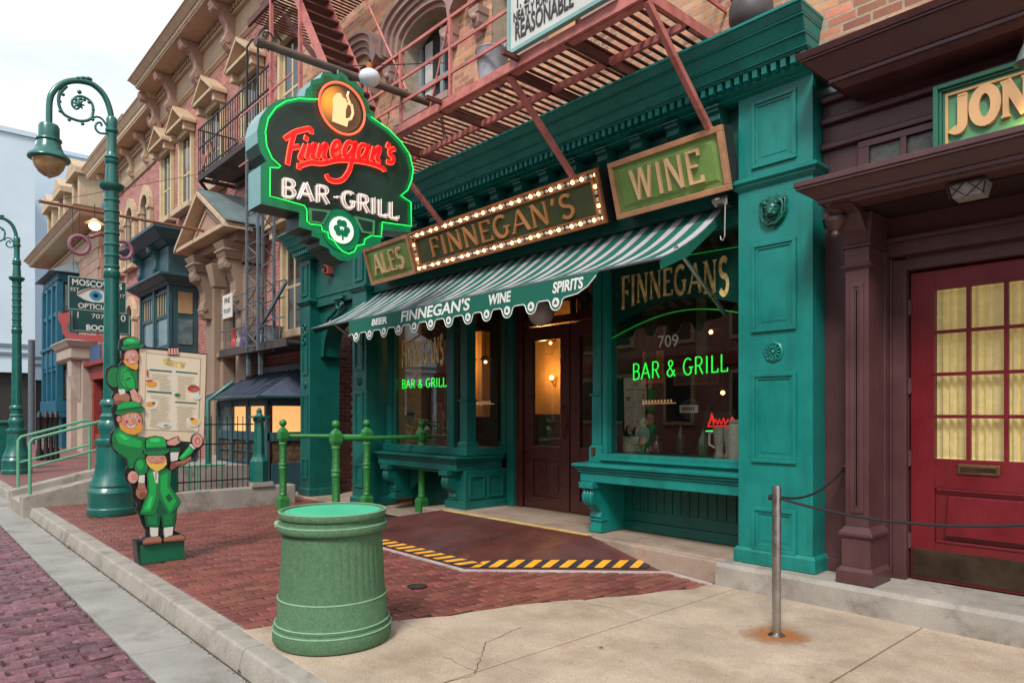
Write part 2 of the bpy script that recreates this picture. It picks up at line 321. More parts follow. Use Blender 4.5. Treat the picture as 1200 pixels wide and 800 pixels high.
# ---------------------------------------------------------------- lettering
def text(s, size, mat_, parent, org, xd=(1,0,0), yd=(0,0,1), depth=.01, sx=1.0, shear=0, align='CENTER', name='lettering', bold=0, vfit=None, sp=1.0):
    cu = bpy.data.curves.new(name, 'FONT'); cu.body = s; cu.size = size; cu.extrude = depth / 2; cu.shear = shear
    cu.align_x = align; cu.align_y = 'CENTER'; cu.offset = bold; cu.resolution_u = 3; cu.space_character = sp
    t = bpy.data.objects.new(name, cu); C.objects.link(t)
    dg = bpy.context.evaluated_depsgraph_get(); me = bpy.data.meshes.new_from_object(t.evaluated_get(dg))
    bpy.data.objects.remove(t); bpy.data.curves.remove(cu)
    xd, yd = Vector(xd).normalized(), Vector(yd).normalized(); nn = xd.cross(yd).normalized(); o0 = Vector(org) - wloc(parent)
    for v in me.vertices:
        p = v.co.copy(); v.co = o0 + xd * (p.x * sx) + yd * p.y + nn * (p.z + depth / 2)
    me.materials.clear(); me.materials.append(mat_)
    o = bpy.data.objects.new(name, me); C.objects.link(o); o.parent = parent; return o
def arc(cx, cy, rx, ry, a0, a1, n=10):
    return [(cx + rx * math.cos(R_(a0 + (a1-a0)*i/n)), cy + ry * math.sin(R_(a0 + (a1-a0)*i/n))) for i in range(n + 1)]
# stroke letters: width, [(weight, points)], serif centres
G = {
 'A': (.8, [('t', [(.05,0),(.4,1)]), ('T', [(.4,1),(.75,0)]), ('t', [(.17,.35),(.63,.35)])], [(.05,0),(.75,0)]),
 'B': (.65, [('T', [(.12,0),(.12,1)]), ('T', [(.12,1),(.35,1)] + arc(.35,.76,.22,.24,90,-90)[1:] + [(.12,.52)]), ('T', [(.35,.52)] + arc(.36,.26,.24,.26,90,-90)[1:] + [(.12,0)])], []),
 'E': (.62, [('T', [(.13,0),(.13,1)]), ('t', [(.13,.97),(.56,.97),(.56,.8)]), ('t', [(.13,.52),(.46,.52)]), ('t', [(.13,.03),(.6,.03),(.6,.2)])], [(.13,0),(.13,1)]),
 'F': (.58, [('T', [(.13,0),(.13,1)]), ('t', [(.13,.97),(.54,.97),(.54,.78)]), ('t', [(.13,.52),(.44,.52),(.44,.42)])], [(.13,0),(.13,1)]),
 'G': (.78, [('T', arc(.4,.5,.33,.49,50,310,16)), ('T', [(.62,.1),(.66,.45)]), ('t', [(.5,.45),(.78,.45)])], []),
 'I': (.3, [('T', [(.15,0),(.15,1)])], [(.15,0),(.15,1)]),
 'L': (.58, [('T', [(.13,0),(.13,1)]), ('t', [(.13,.03),(.55,.03),(.55,.22)])], [(.13,0),(.13,1)]),
 'N': (.78, [('t', [(.12,0),(.12,1)]), ('T', [(.12,1),(.66,0)]), ('t', [(.66,0),(.66,1)])], [(.12,0),(.1,1),(.66,1)]),
 'O': (.8, [('T', arc(.4,.5,.31,.46,0,360,24))], []),
 'J': (.5, [('T', [(.32,1),(.32,.2)] + arc(.16,.17,.16,.17,0,-150,8)[1:])], [(.32,1)]),
 'R': (.7, [('T', [(.12,0),(.12,1)]), ('T', [(.12,1),(.36,1)] + arc(.36,.75,.22,.25,90,-90)[1:] + [(.12,.5)]), ('T', [(.36,.5),(.64,0)])], []),
 'S': (.58, [('T', arc(.29,.75,.2,.23,35,255,12) + arc(.29,.27,.22,.25,80,-150,12)[1:])], []),
 'W': (1.05, [('T', [(.08,1),(.3,0)]), ('t', [(.3,0),(.52,1)]), ('T', [(.52,1),(.74,0)]), ('t', [(.74,0),(.96,1)])], [(.08,1),(.52,1),(.96,1)]),
 "'": (.25, [('T', [(.16,1),(.1,.72)])], []),
 '&': (.75, [('T', [(.68,0),(.2,.72)] + arc(.34,.8,.16,.17,200,-30,10)[1:] + [(.2,.42)] + arc(.3,.24,.22,.23,130,300,10)[1:] + [(.66,.38)])], []),
 '-': (.45, [('T', [(.08,.5),(.36,.5)])], []), ' ': (.35, [], []),
}
def ribbon(m, pts, w2, depth, P3, k):
    """flat mitred band of half-width w2 following 2D pts, stood depth proud; P3 maps (u,v,h) to space"""
    n = len(pts); Lp, Rp = [], []
    closed = (Vector(pts[0]) - Vector(pts[-1])).length < 1e-4
    if closed: pts = pts[:-1]; n -= 1
    for i in range(n):
        p = Vector(pts[i]); a = Vector(pts[i-1]) if (i or closed) else None; b = Vector(pts[(i+1) % n]) if (i < n-1 or closed) else None
        d1 = (p - a).normalized() if a is not None else None; d2 = (b - p).normalized() if b is not None else None
        t = ((d1 or d2) + (d2 or d1)).normalized(); nn = Vector((-t.y, t.x)); c = 1.0
        if d1 is not None and d2 is not None: c = max(.55, nn.dot(Vector((-d1.y, d1.x))))
        Lp.append(p + nn * w2 / c); Rp.append(p - nn * w2 / c)
    h0, h1 = 0, depth + k * .0004; vs = []; fs = []
    for i in range(n): vs += [P3(Lp[i].x, Lp[i].y, h0), P3(Rp[i].x, Rp[i].y, h0), P3(Lp[i].x, Lp[i].y, h1), P3(Rp[i].x, Rp[i].y, h1)]
    for i in range(n if closed else n - 1):
        a, b = 4*i, 4*((i+1) % n)
        fs += [(a+2, b+2, b+3, a+3), (a, a+2, a+3, a+1)[::-1] if False else (a, b, b+2, a+2), (a+1, a+3, b+3, b+1)]
    if not closed: fs += [(0,2,3,1), (4*n-4, 4*n-3, 4*n-1, 4*n-2)]
    m.add(vs, fs)
def letters(s, org, xd, yd, height, width, mat_, parent, thick=.09, thin=.045, depth=.02, serif=.1, name='letter', tube=None, one=None, shear=0, gap=.1):
    """each letter a part of its own, fitted into the given width"""
    xd, yd = Vector(xd).normalized(), Vector(yd).normalized(); nn = xd.cross(yd).normalized(); org = Vector(org)
    tot = sum(G[c][0] + gap for c in s) - gap; sx = width / (tot * height); u = 0; k = 0; big = MB()
    for c in s:
        wd, strokes, ser = G[c]; m = MB() if not one else big
        def P3(a, b, h, u=u): return org + xd * ((u + a) * height * sx + shear * b * height) + yd * (b * height) + nn * h
        for wgt, pts in strokes:
            k += 1
            if tube: m.tube([P3(a, b, depth) for a, b in pts], tube, 6, closed=False)
            else:
                q = [(a * sx, b) for a, b in pts]
                ribbon(m, q, thick if wgt == 'T' else thin, depth, lambda a, b, h, u=u: org + xd * ((u*sx + a) * height + shear * b * height) + yd * (b * height) + nn * h, k % 7)
        if serif and not tube:
            for a, b in ser:
                yy = .025 if b < .5 else .975; k += 1
                ribbon(m, [(a*sx - serif, yy), (a*sx + serif, yy)], .03, depth, lambda a_, b_, h, u=u: org + xd * ((u*sx + a_) * height) + yd * (b_ * height) + nn * h, 7 + k % 5)
        if not one and strokes: m.build(name, mat_, parent)
        u += wd + gap
    if one: return big.build(one, mat_, parent)

# ================================================================ brick fields
def brick_mesh(name, a, b, h, m, j=.0, bev=.006, axis='z'):
    """one brick a by b by h standing on its centre; its top has a chamfer"""
    rj = lambda s=1: random.uniform(-j, j) * s
    A, B = a / 2, b / 2
    lo = [(-A, -B, -h), (A, -B, -h), (A, B, -h), (-A, B, -h)]
    mid = [(x + rj(), y + rj(), -bev + rj(.3)) for x, y in ((-A, -B), (A, -B), (A, B), (-A, B))]
    top = [(x * (1 - bev * 1.2 / A) if True else x, y * (1 - bev * 1.2 / B), z + bev + rj(.3)) for (x, y, z) in mid]
    vs = lo + mid + top
    fs = [(0,1,5,4),(1,2,6,5),(2,3,7,6),(3,0,4,7),(4,5,9,8),(5,6,10,9),(6,7,11,10),(7,4,8,11),(8,9,10,11)]
    if axis == 'y': vs = [(x, -z, y) for x, y, z in vs]          # face looks towards -Y
    me = bpy.data.meshes.new(name); me.from_pydata(vs, [], fs); me.materials.append(m)
    bm = bmesh.new(); bm.from_mesh(me); bmesh.ops.recalc_face_normals(bm, faces=bm.faces)
    bmesh.ops.holes_fill(bm, edges=bm.edges); bm.to_mesh(me); bm.free()
    return me
def brick_field(parent, name, spots, a, b, h, m, j, bev, axis='z', tilt=.0, limit=300, cullseen=True):
    """spots: (x, y, z, half) ; nearest ones become parts, the rest one joined part"""
    kinds = [brick_mesh(name, a, b, h, m, j, bev, axis) for _ in range(7)]
    halfs = [brick_mesh(name, a / 2 if axis == 'y' else a, b if axis == 'y' else b / 2, h, m, j, bev, axis) for _ in range(3)]
    cp = Vector((0, 0, H))
    vis = [s for s in spots if seen(s[:3], 420)] if cullseen else spots
    order = sorted(vis, key=lambda s: (not seen(s[:3], 5), (Vector(s[:3]) - cp).length))
    near, rest = order[:limit], order[limit:]
    off = wloc(parent)
    for s in near:
        o = bpy.data.objects.new(name, random.choice(halfs if s[3] else kinds)); C.objects.link(o); o.parent = parent
        o.location = Vector(s[:3]) - off; o.rotation_euler = (random.uniform(-tilt, tilt), random.uniform(-tilt, tilt), random.uniform(-tilt, tilt) * .5)
    if rest:
        vs, fs = [], []
        for s in rest:
            k = random.choice(halfs if s[3] else kinds); n = len(vs); ro = Matrix.Rotation(random.uniform(-tilt, tilt), 3, 'X') @ Matrix.Rotation(random.uniform(-tilt, tilt), 3, 'Y')
            p = Vector(s[:3]) - off
            for v in k.vertices: vs.append(tuple(p + ro @ v.co))
            for f in k.polygons:
                if not all(k.vertices[i].co[1 if axis == 'y' else 2] * (1 if axis == 'y' else -1) > h * .9 for i in f.vertices): fs.append([n + i for i in f.vertices])
        me = bpy.data.meshes.new(name + '_field'); me.from_pydata(vs, [], fs); me.materials.append(m)
        o = bpy.data.objects.new('far_' + name + 's', me); C.objects.link(o); o.parent = parent; o['kind'] = 'stuff'

# ================================================================ ground
ground = struct(bx('ground', mat('far_asphalt', (.09,.085,.08), .8, var=.2, bump=.1, dirt=.3), None, -600, 300, -300, 600, -1.2, -.19))
# the brick street: bed plus bricks
KX0, GY0, GY1, KY0, KY1 = -13.6, 1.17, 1.59, 1.62, 1.78
street = struct(bx('street', mat('street_bed', (.085,.035,.04), .7, var=.4, vscale=5, bump=.4, bscale=30, dirt=.6, dirtcol=(.018,.012,.012,1), dscale=3), None, -60, 3, -10, GY0 - .005, -.4, -.15))
sp = []
ix = 0; x = -16.0
while x < -1.6:
    y = GY0 - .01 - .1 - (.1 if ix % 2 else 0)
    if ix % 2: sp.append((x, GY0 - .055, -.13 + random.uniform(-.004, .004), True))
    yy = y
    while yy > -4.5:
        sp.append((x + random.uniform(-.006, .006), yy + random.uniform(-.007, .007), -.13 + random.uniform(-.011, .006), False))
        yy -= .205
    x += .108; ix += 1
brick_field(street, 'brick', sp, .092, .188, .06, STREETB, .016, .016, tilt=.06)
gutter = struct(thing('gutter', '', '')); del gutter['label']; del gutter['category']
gx = 2.3
slab = None
while gx > -40:
    ln = 2.45; x0 = gx - ln
    m = MB(); m.add([(x0+.006, GY0, -.132), (gx-.006, GY0, -.132), (gx-.006, GY1+.02, -.142), (x0+.006, GY1+.02, -.142), (x0+.006, GY0, -.3), (gx-.006, GY0, -.3), (gx-.006, GY1+.02, -.3), (x0+.006, GY1+.02, -.3)],
        [(0,1,2,3),(7,6,5,4),(4,5,1,0),(5,6,2,1),(6,7,3,2),(7,4,0,3)])
    m.build('gutter_slab', GUTT, gutter, bevel=.004); gx -= ln
bx('gutter_bed', MORT, gutter, -40, 2, GY0, GY1 + .03, -.35, -.16)
# kerb stones with joints, rounded nose
kerb = struct(thing('kerb', '', '')); del kerb['label']; del kerb['category']
def kstone(x0, x1, h0=0.0, h1=0.0):
    pr = lambda x, h: [(x, GY1, -.3), (x, GY1, -.13), (x, KY0 - .006, h - .03), (x, KY0, h - .012), (x, KY0 + .018, h), (x, KY1, h), (x, KY1, -.3)]
    a, b = pr(x0 + .004, h0), pr(x1 - .004, h1); n = len(a)
    return MB().add(a + b, [tuple(range(n))[::-1], tuple(range(n, 2*n))] + [(i, (i+1) % n, n+(i+1) % n, n+i) for i in range(n)]).build('kerb_stone', CONC, kerb, smooth=30)
for a, b in ((-.9, 1.2), (-2.6, -.9), (-4.28, -2.6), (-5.85, -4.28), (-7.9, -5.85), (-9.6, -7.9), (-11.2, -9.6)): kstone(a, b)
kstone(-12.3, -11.2); kstone(-12.92, -12.3)
bx('kerb_bed', MORT, kerb, -12.92, 1.2, GY1 + .05, KY1 - .01, -.3, -.03)
for a in range(8): kstone(-13.4 - 2.5*(a+1), -13.4 - 2.5*a, 0.02, 0.02)
# pavement of red pavers
pave = struct(bx('pavement', MORT, None, -45, 1, KY1, 9.5, -.4, -.016))
bnd = [(1.75, -4.66), (1.95, -4.62), (2.2, -4.3), (2.6, -4.16), (3.0, -4.02), (3.35, -3.92), (3.66, -3.84), (4.1, -3.62), (4.6, -3.42), (4.9, -3.3), (5.3, -3.2)]
def bndx(y):
    for (a, b), (c, d) in zip(bnd, bnd[1:]):
        if a <= y <= c: return b + (d - b) * (y - a) / (c - a)
    return bnd[0][1] if y < 1.75 else bnd[-1][1]
def inramp(x, y):
    return (-8.1 < x < -3.9) and y > 4.05 and not (x > -5.05 and y < 4.05 + (x + 5.05) * 1.1)
sp = []; x = -3.0; ix = 0
while x > -13.2:
    y = KY1 + .055 if ix % 2 else KY1 + .105
    if ix % 2: sp.append((x, y, -.001, True)); y += .155
    while y < 6.1:
        if x < bndx(y) - .0 and not inramp(x, y) and not (x < -12.9 and y < 5): sp.append((x + random.uniform(-.002,.002), y + random.uniform(-.003,.003), random.uniform(-.003, .002), False))
        y += .205
    x -= .098; ix += 1
brick_field(pave, 'paver', sp, .084, .191, .03, PAVER, .003, .006, tilt=.012)
# far pavement beyond: sheet with brick pattern material
fp = mat('far_paver_sheet', (.2,.08,.07), .6, var=.25, vscale=6, bump=.15, dirt=.35, dirtcol=(.3,.2,.17,1), dscale=1.2)
obj('far_pavement', lambda m: m.box(-45, -13.2, KY1, 6, -.1, .004), fp, pave)
# beige concrete walk in slabs
walk = struct(thing('concrete_walk', '', '')); del walk['label']; del walk['category']
jx = [-3.02, -1.62, -.1, 1.6]; jy = [1.75, 2.65, 4.02, 5.24]
CRK = BEIGE
for q, (ya, yb) in enumerate(zip(jy, jy[1:])):
    ys = [ya + (yb - ya) * i / 8 for i in range(9)]; ya_, yb_ = ya + .004, yb - .004; ys[0], ys[-1] = ya_, yb_
    left = [(bndx(y) + random.uniform(-.03, .03) + .012, y) for y in ys]
    def slabp(pts):
        m = MB(); m.prism([(x, y, -.05) for x, y in pts], (0, 0, .053)); m.build('concrete_slab', BEIGE, walk, bevel=.004)
    slabp(left[::-1] + [(jx[0] - .006, ya_), (jx[0] - .006, yb_)] if True else [])
    for xa, xb in zip(jx, jx[1:]): slabp([(xa + .006, ya_), (xb - .006, ya_), (xb - .006, yb_), (xa + .006, yb_)])
# raised step slab on the right and worn pad at the entrance
step = struct(thing('step', '', '')); del step['label']; del step['category']
obj('step_slab', lambda m: m.add([(-3.2,5.2,-.05),(2,5.2,-.05),(2,6.2,-.05),(-3.2,6.2,-.05),(-3.2,5.2,.165),(2,5.2,.165),(2,5.235,.195),(-3.2,5.235,.195),(2,6.2,.2),(-3.2,6.2,.2)],
    [(3,2,1,0),(0,1,5,4),(4,5,6,7),(7,6,8,9),(2,3,9,8),(0,4,7,9,3),(1,2,8,6,5)]), CONC, step, smooth=30)
obj('pad_slab', lambda m: m.box(-7.78, -3.207, 5.36, 9.0, -.05, .192).box(-12, -7.785, 5.3, 9.0, -.05, .03).prism([(-4.6,5.36,-.05),(-3.207,5.36,-.05),(-3.207,5.27,-.05),(-4.0,5.3,-.05)], (0,0,.236)), PAD, step, bevel=.012)
# coated ramp, tape and white line
T1, T2 = (-7.35, 5.37, .194), (-4.75, 5.37, .194)
B0, B1, B2, B3 = (-8.15, 3.97, .004), (-5.05, 3.97, .004), (-3.78, 5.33, .004), (-7.95, 5.37, .004)
ramp = struct(obj('ramp', lambda m: m.add([T1, T2, B0, B1, B2, B3, (-4.4,5.37,.1)] + [(a, b, -.1) for a, b, _ in (T1, T2, B0, B1, B2, B3)],
    [(0,2,3,1),(1,3,4),(0,5,2),(1,4,6)]), RAMPM, None))
def strip(name, mt, pts, wd, lift, parent=None):
    """strip along the ramp's foot: pts on the ground, pushed up the ramp by wd"""
    return None
def rz(p):                                             # height on the ramp's surface at (x, y)
    x, y = p
    def onp(a, b, c):
        a, b, c = map(Vector, (a, b, c)); n = (b - a).cross(c - a); return a.z - (n.x * (x - a.x) + n.y * (y - a.y)) / n.z
    e = Vector(B1[:2]); d1 = (Vector((T2[0], T2[1])) - e)
    side = d1.x * (y - e.y) - d1.y * (x - e.x)
    return onp(T1, B0, B1) if side > 0 else onp(T2, B1, B2)
haz = thing('hazard_tape', 'black and yellow diagonal hazard tape along the foot of the maroon ramp', 'hazard tape')
def tape(P, Q, n, wd, flip):
    P, Q = Vector(P[:2]), Vector(Q[:2]); d = (Q - P) / n; nn = Vector((-d.y, d.x)).normalized(); 
    yl, bk = MB(), MB()
    for i in range(n):
        for m, s0, s1 in ((yl, .0, .5), (bk, .5, 1.0)):
            sh = d * (.62 if flip else -.62)
            q = [P + d * (i + s0) + nn * .045, P + d * (i + s1) + nn * .045, P + d * (i + s1) + nn * (wd + .045) + sh, P + d * (i + s0) + nn * (wd + .045) + sh]
            vs = [(p.x, p.y, rz(p) + .007) for p in q]; 
            (MB().quad(*vs)).build('yellow_stripe' if m is yl else 'black_stripe', YELL if m is yl else TAPEB, haz)
tape((-7.2, 3.97), (-5.13, 3.97), 12, .15, True); tape((-5.02, 4.0), (-3.9, 5.2), 10, .15, True)
wl = MB()
for P, Q in (((-8.1, 3.95), (-5.05, 3.95)), ((-5.05, 3.95), (-3.75, 5.28)), ((-3.75, 5.28), (-3.22, 5.18))):
    P, Q = Vector(P), Vector(Q); n = Vector((-(Q-P).y, (Q-P).x)).normalized() * .014
    wl.prism([(P.x-n.x, P.y-n.y, -.01), (Q.x-n.x, Q.y-n.y, -.01), (Q.x+n.x, Q.y+n.y, -.01), (P.x+n.x, P.y+n.y, -.01)], (0, 0, .022))
struct(wl.build('white_line', mat('dusty_white_line', (.45,.4,.38), .7, var=.3), None))
struct(bx('yellow_edge_strip', YWORN, None, -7.3, -4.8, 5.362, 5.44, .1, .1975))
mt_ = tag(obj('doormat', lambda m: m.box(-9.7, -8.05, 4.9, 5.5, .0, .012).box(-9.66, -8.09, 4.94, 5.46, .012, .018), mat('black_mat_rubber', (.01,.011,.014), .75, bump=.6, bscale=300), None), 'flat black doormat lying between the green rail posts', 'doormat')
dr = thing('drain_cover', 'small round black drain cover set in the red pavers', 'drain cover', tuple(atz(489, 687, 0)))
obj('rim', lambda m: m.lathe(dr.location, [(.085,.0),(.085,.008),(.07,.008),(.07,.003)], 20), BLKI, dr)
obj('plate', lambda m: m.lathe(dr.location, [(.068,.0),(.068,.006),(.02,.004)], 20), mat('rusted_drain', (.03,.02,.017), .7), dr)
def crack(pts, wd, par=None):
    m = MB()
    for (a, b) in zip(pts, pts[1:]):
        A, B = atz(*a, .0045), atz(*b, .0045); n_ = max(3, int((B - A).length / .035)); q = [A.lerp(B, i / n_) + Vector((random.uniform(-.009, .009), random.uniform(-.009, .009), 0)) for i in range(n_ + 1)]
        for u, v in zip(q, q[1:]):
            d = (v - u).normalized(); n = Vector((-d.y, d.x, 0)) * wd * random.uniform(.3, 1); m.prism([u - n, v - n, v + n, u + n], (0, 0, .0006))
    return m.build('crack', mat('crack_grime', (.09,.055,.035), .95) if 'crack_grime' not in MATS else MATS['crack_grime'], walk)
crack([(612, 664+70), (570, 752), (556, 790), (520, 800)], .003); crack([(557, 786), (520, 768)], .0022); crack([(540, 712), (600, 706), (683, 706), (720, 712)], .002); crack([(462, 712), (520, 712)], .002)
# stains and litter: rust ring round the stanchion foot
sx_ = Vector((-2.196, 4.304, 0))
rust = bpy.data.materials.new('rust_stain'); rust.use_nodes = True; nt = rust.node_tree; b = nt.nodes['Principled BSDF']; b.inputs['Roughness'].default_value = .85
tc = N(nt, 'ShaderNodeNewGeometry'); vm = N(nt, 'ShaderNodeVectorMath', operation='DISTANCE'); vm.inputs[1].default_value = (sx_.x, sx_.y, .0); nt.links.new(tc.outputs['Position'], vm.inputs[0])
n0 = N(nt, 'ShaderNodeTexNoise'); n0.inputs['Scale'].default_value = 9; n0.inputs['Detail'].default_value = 5; nt.links.new(tc.outputs['Position'], n0.inputs['Vector'])
ma = N(nt, 'ShaderNodeMath', operation='MULTIPLY_ADD'); ma.inputs[1].default_value = .22; nt.links.new(n0.outputs[0], ma.inputs[0]); nt.links.new(vm.outputs['Value'], ma.inputs[2])
rp = N(nt, 'ShaderNodeValToRGB'); e = rp.color_ramp.elements; e[0].position = .13; e[0].color = (.9, .9, .9, 1); e[1].position = .34; e[1].color = (0, 0, 0, 1); nt.links.new(ma.outputs[0], rp.inputs[0])
b.inputs['Base Color'].default_value = (.42, .14, .025, 1); nt.links.new(rp.outputs[0], b.inputs['Alpha'])
MB().add([(sx_.x + .34*math.cos(i*math.pi/10), sx_.y + .34*math.sin(i*math.pi/10), .0068) for i in range(20)], [tuple(range(20))]).build('rust_stain', rust, walk)
def leaf(p, s, a, col):
    m = MB(); d = Vector((math.cos(a), math.sin(a), 0)) * s; n = Vector((-d.y, d.x, 0)) * .55
    p = Vector(p); m.add([p - d, p + n + Vector((0,0,s*.3)), p + d + Vector((0,0,s*.15)), p - n + Vector((0,0,s*.4))], [(0,1,2,3)]); return m
MLEAF = mat('dry_leaf', (.4,.16,.04), .8, var=.2); MLEAF2 = mat('brown_leaf', (.1,.04,.015), .8)
for px, py, z, s, mt0, lb in ((78, 641, -.135, .05, MLEAF, 'orange dry leaf in the gutter near the green lamp post foot'), (282, 788, -.135, .035, MLEAF2, 'reddish brown leaf in the gutter below the trash can'), (704, 760, .004, .022, MLEAF2, 'tiny dark leaf on the beige concrete left of the steel post')):
    tag(leaf(atz(px, py, z) + Vector((0,0,.008)), s, px, 0).build('fallen_leaf', mt0, None), lb, 'leaf')
# dirt line in the gutter
grit = MB()
grit.box(-12.9, 1, GY1 - .012, GY1 + .012, -.143, -.1385)
for i in range(500):
    x = -12.4 + 10.8 * random.random(); y = GY1 - .01 - abs(random.gauss(0, .012)); s = random.uniform(.0015, .005)
    grit.frus(x - s, x + s, y - s, y + s, -.143, -.141 + s, 0, -s * .5)
g_ = grit.build('gutter_grit', mat('brown_grit', (.07,.05,.035), .9, rnd=.5), gutter); g_['kind'] = 'stuff'

# ================================================================ the green bar front
bar = thing('bar_building', 'green painted bar front with carved pilasters, benches, red double door and brick upper floor', 'building', (-7, 5.4, 0))
def panelled(parent, x0, x1, z0, z1, y, mt=TEAL, name='panel', inner=True, d=.022):
    """raised moulding ring with a sunk field and a raised centre, facing the street"""
    m = MB(); w = .032
    for a, b, c, e in ((x0, x1, z0, z0 + w), (x0, x1, z1 - w, z1), (x0, x0 + w, z0 + w, z1 - w), (x1 - w, x1, z0 + w, z1 - w)): m.box(a, b, y - d, y + .004, c, e)
    for a, b, c, e in ((x0+w, x1-w, z0+w, z0+w*1.7), (x0+w, x1-w, z1-w*1.7, z1-w), (x0+w, x0+w*1.7, z0+w*1.7, z1-w*1.7), (x1-w*1.7, x1-w, z0+w*1.7, z1-w*1.7)): m.box(a, b, y - d*.45, y + .004, c, e)
    if inner:
        q = w * 2.5; m.frus(x0 + q, x1 - q, y - .004, y + .01, z0 + q, z1 - q, 0, 0)
    return m.build(name, mt, parent, bevel=.003)
def panelled_x(parent, y0, y1, z0, z1, x, mt=TEALD, name='panel', d=.02):
    m = MB(); w = .03
    for a, b, c, e in ((y0, y1, z0, z0 + w), (y0, y1, z1 - w, z1), (y0, y0 + w, z0 + w, z1 - w), (y1 - w, y1, z0 + w, z1 - w)): m.box(x - .004, x + d, a, b, c, e)
    return m.build(name, mt, parent, bevel=.003)
def pilaster(x0, x1, y0, y1, zb, mt, lion=True):
    zt = 4.17
    p = obj('pilaster', lambda m: m.stack(x0, x1, y0, y1, [(zb, zb+.02, .03, .03), (zb+.02, zb+.1, .03, .03), (zb+.1, zb+.13, .03, .012), (zb+.13, 3.33, 0, 0), (3.33, 3.36, .0, .035), (3.36, 3.375, .035, .035), (3.375, 3.39, .035, .06), (3.39, 3.415, .06, .06), (3.415, 3.44, .06, .015), (3.44, zt, 0, 0)]), mt, bar, bevel=.003)
    w = (x1 - x0); a, b = x0 + w * .2, x1 - w * .2
    panelled(p, a, b, 3.5, 4.06, y0, mt); panelled(p, a, b, 2.13, 2.87, y0, mt); panelled(p, a, b, 1.05, 1.79, y0, mt); panelled(p, a, b, max(zb + .12, .32), .68, y0, mt)
    return p
def rosette(parent, x, y, z, mt, r=.075, name='rosette'):
    m = MB(); m.lathe((x, y, z), [(r*1.15, .0), (r*1.15, -.012), (r, -.02), (r*.9, -.012)], 8, axis='y')
    for i in range(12):
        a = 2*math.pi*i/12; c = Vector((x + math.cos(a)*r*.62, y - .018, z + math.sin(a)*r*.62)); m.bar(c - Vector((math.cos(a), 0, math.sin(a)))*r*.25, c + Vector((math.cos(a), 0, math.sin(a)))*r*.25, Vector((-math.sin(a), 0, math.cos(a)))*r*.09, (0, .007, 0))
    m.ball((x, y - .016, z), r*.25, 10); return m.build(name, mt, parent, smooth=50)
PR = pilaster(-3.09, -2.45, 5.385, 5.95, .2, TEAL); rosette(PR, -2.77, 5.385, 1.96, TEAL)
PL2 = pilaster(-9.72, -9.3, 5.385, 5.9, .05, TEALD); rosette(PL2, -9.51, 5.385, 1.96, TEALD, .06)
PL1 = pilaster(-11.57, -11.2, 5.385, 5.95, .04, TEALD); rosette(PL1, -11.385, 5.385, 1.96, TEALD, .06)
# lion head plaque
def lion(parent, x, y, z, s, mt):
    m = MB(); prof = [(-.9,.55),(-.75,.85),(-.45,.8),(-.2,1.05),(.0,.9),(.25,1.05),(.5,.8),(.8,.85),(.92,.5),(.8,.2),(.95,-.1),(.8,-.45),(.65,-.6),(.5,-.85),(.2,-.95),(0,-1.1),(-.25,-.95),(-.5,-.85),(-.7,-.55),(-.8,-.3),(-.95,-.05),(-.8,.25)]
    m.prism([(x + a*s, y + .002, z + b*s) for a, b in prof], (0, -.022, 0))
    def bump_(a, b, r, d, sz=1): m.ball((x + a*s, y - .02 - d*s, z + b*s), r*s, 10, sz)
    bump_(0, .1, .5, .0, 1.1); bump_(0, -.05, .26, .3, .9); bump_(0, -.18, .17, .42, .8)              # head, muzzle, nose
    for q in (-1, 1):
        bump_(q*.33, .2, .13, .32, .7); bump_(q*.22, -.25, .17, .3, .8); bump_(q*.5, .55, .17, .1); bump_(q*.28, .42, .2, .2, .6)
        m.tube([(x + q*a*s, y - .035, z + b*s) for a, b in ((.35,.75),(.62,.55),(.7,.2),(.62,-.15),(.7,-.45),(.5,-.65),(.25,-.7))], .08*s, 7)
        m.tube([(x + q*a*s, y - .03, z + b*s) for a, b in ((.55,.7),(.85,.6),(.82,.3),(.82,-.2),(.6,-.45))], .06*s, 7)
    m.tube([(x + a*s, y - .03 - .1*s, z + b*s) for a, b in ((-.28,-.42),(-.1,-.5),(.1,-.5),(.28,-.42))], .05*s, 6)
    m.tube([(x + a*s, y - .035, z + b*s) for a, b in ((-.45,-.75),(-.2,-.85),(0,-.8),(.2,-.85),(.45,-.75))], .07*s, 7)
    return m.build('lion_head', mt, parent, smooth=60)
LIONM = mat('dark_green_plaque', (.006,.1,.075), .3, var=.2, vscale=20, dirt=.4, dirtcol=(.04,.2,.12,1), dscale=18)  # darker green than the pilaster, with lighter mottling
lion(PR, -2.77, 5.385, 3.11, .13, LIONM); lion(PL2, -9.51, 5.385, 3.1, .08, TEALD)
m = MB()
for k in range(3): m.tube([(-11.385 + .05*math.cos(t*.7), 5.37, 2.98 - k*.13 + .045*math.sin(t*.7)) for t in range(9)], .016, 6)
m.build('scroll_ornament', TEALD, PL1, smooth=60)
# frieze wall, cornice, brackets, dentils
frz = obj('frieze', lambda m: m.box(-11.2, -3.09, 5.5, 5.95, 3.3, 4.19), TEALG, bar)
obj('arch_wall', lambda m: m.box(-11.2, -9.72, 5.58, 5.95, 3.02, 3.3).box(-11.17, -9.75, 5.482, 5.5, 3.45, 3.49).box(-11.17, -9.75, 5.482, 5.5, 4.02, 4.06), TEALD, bar, bevel=.004)
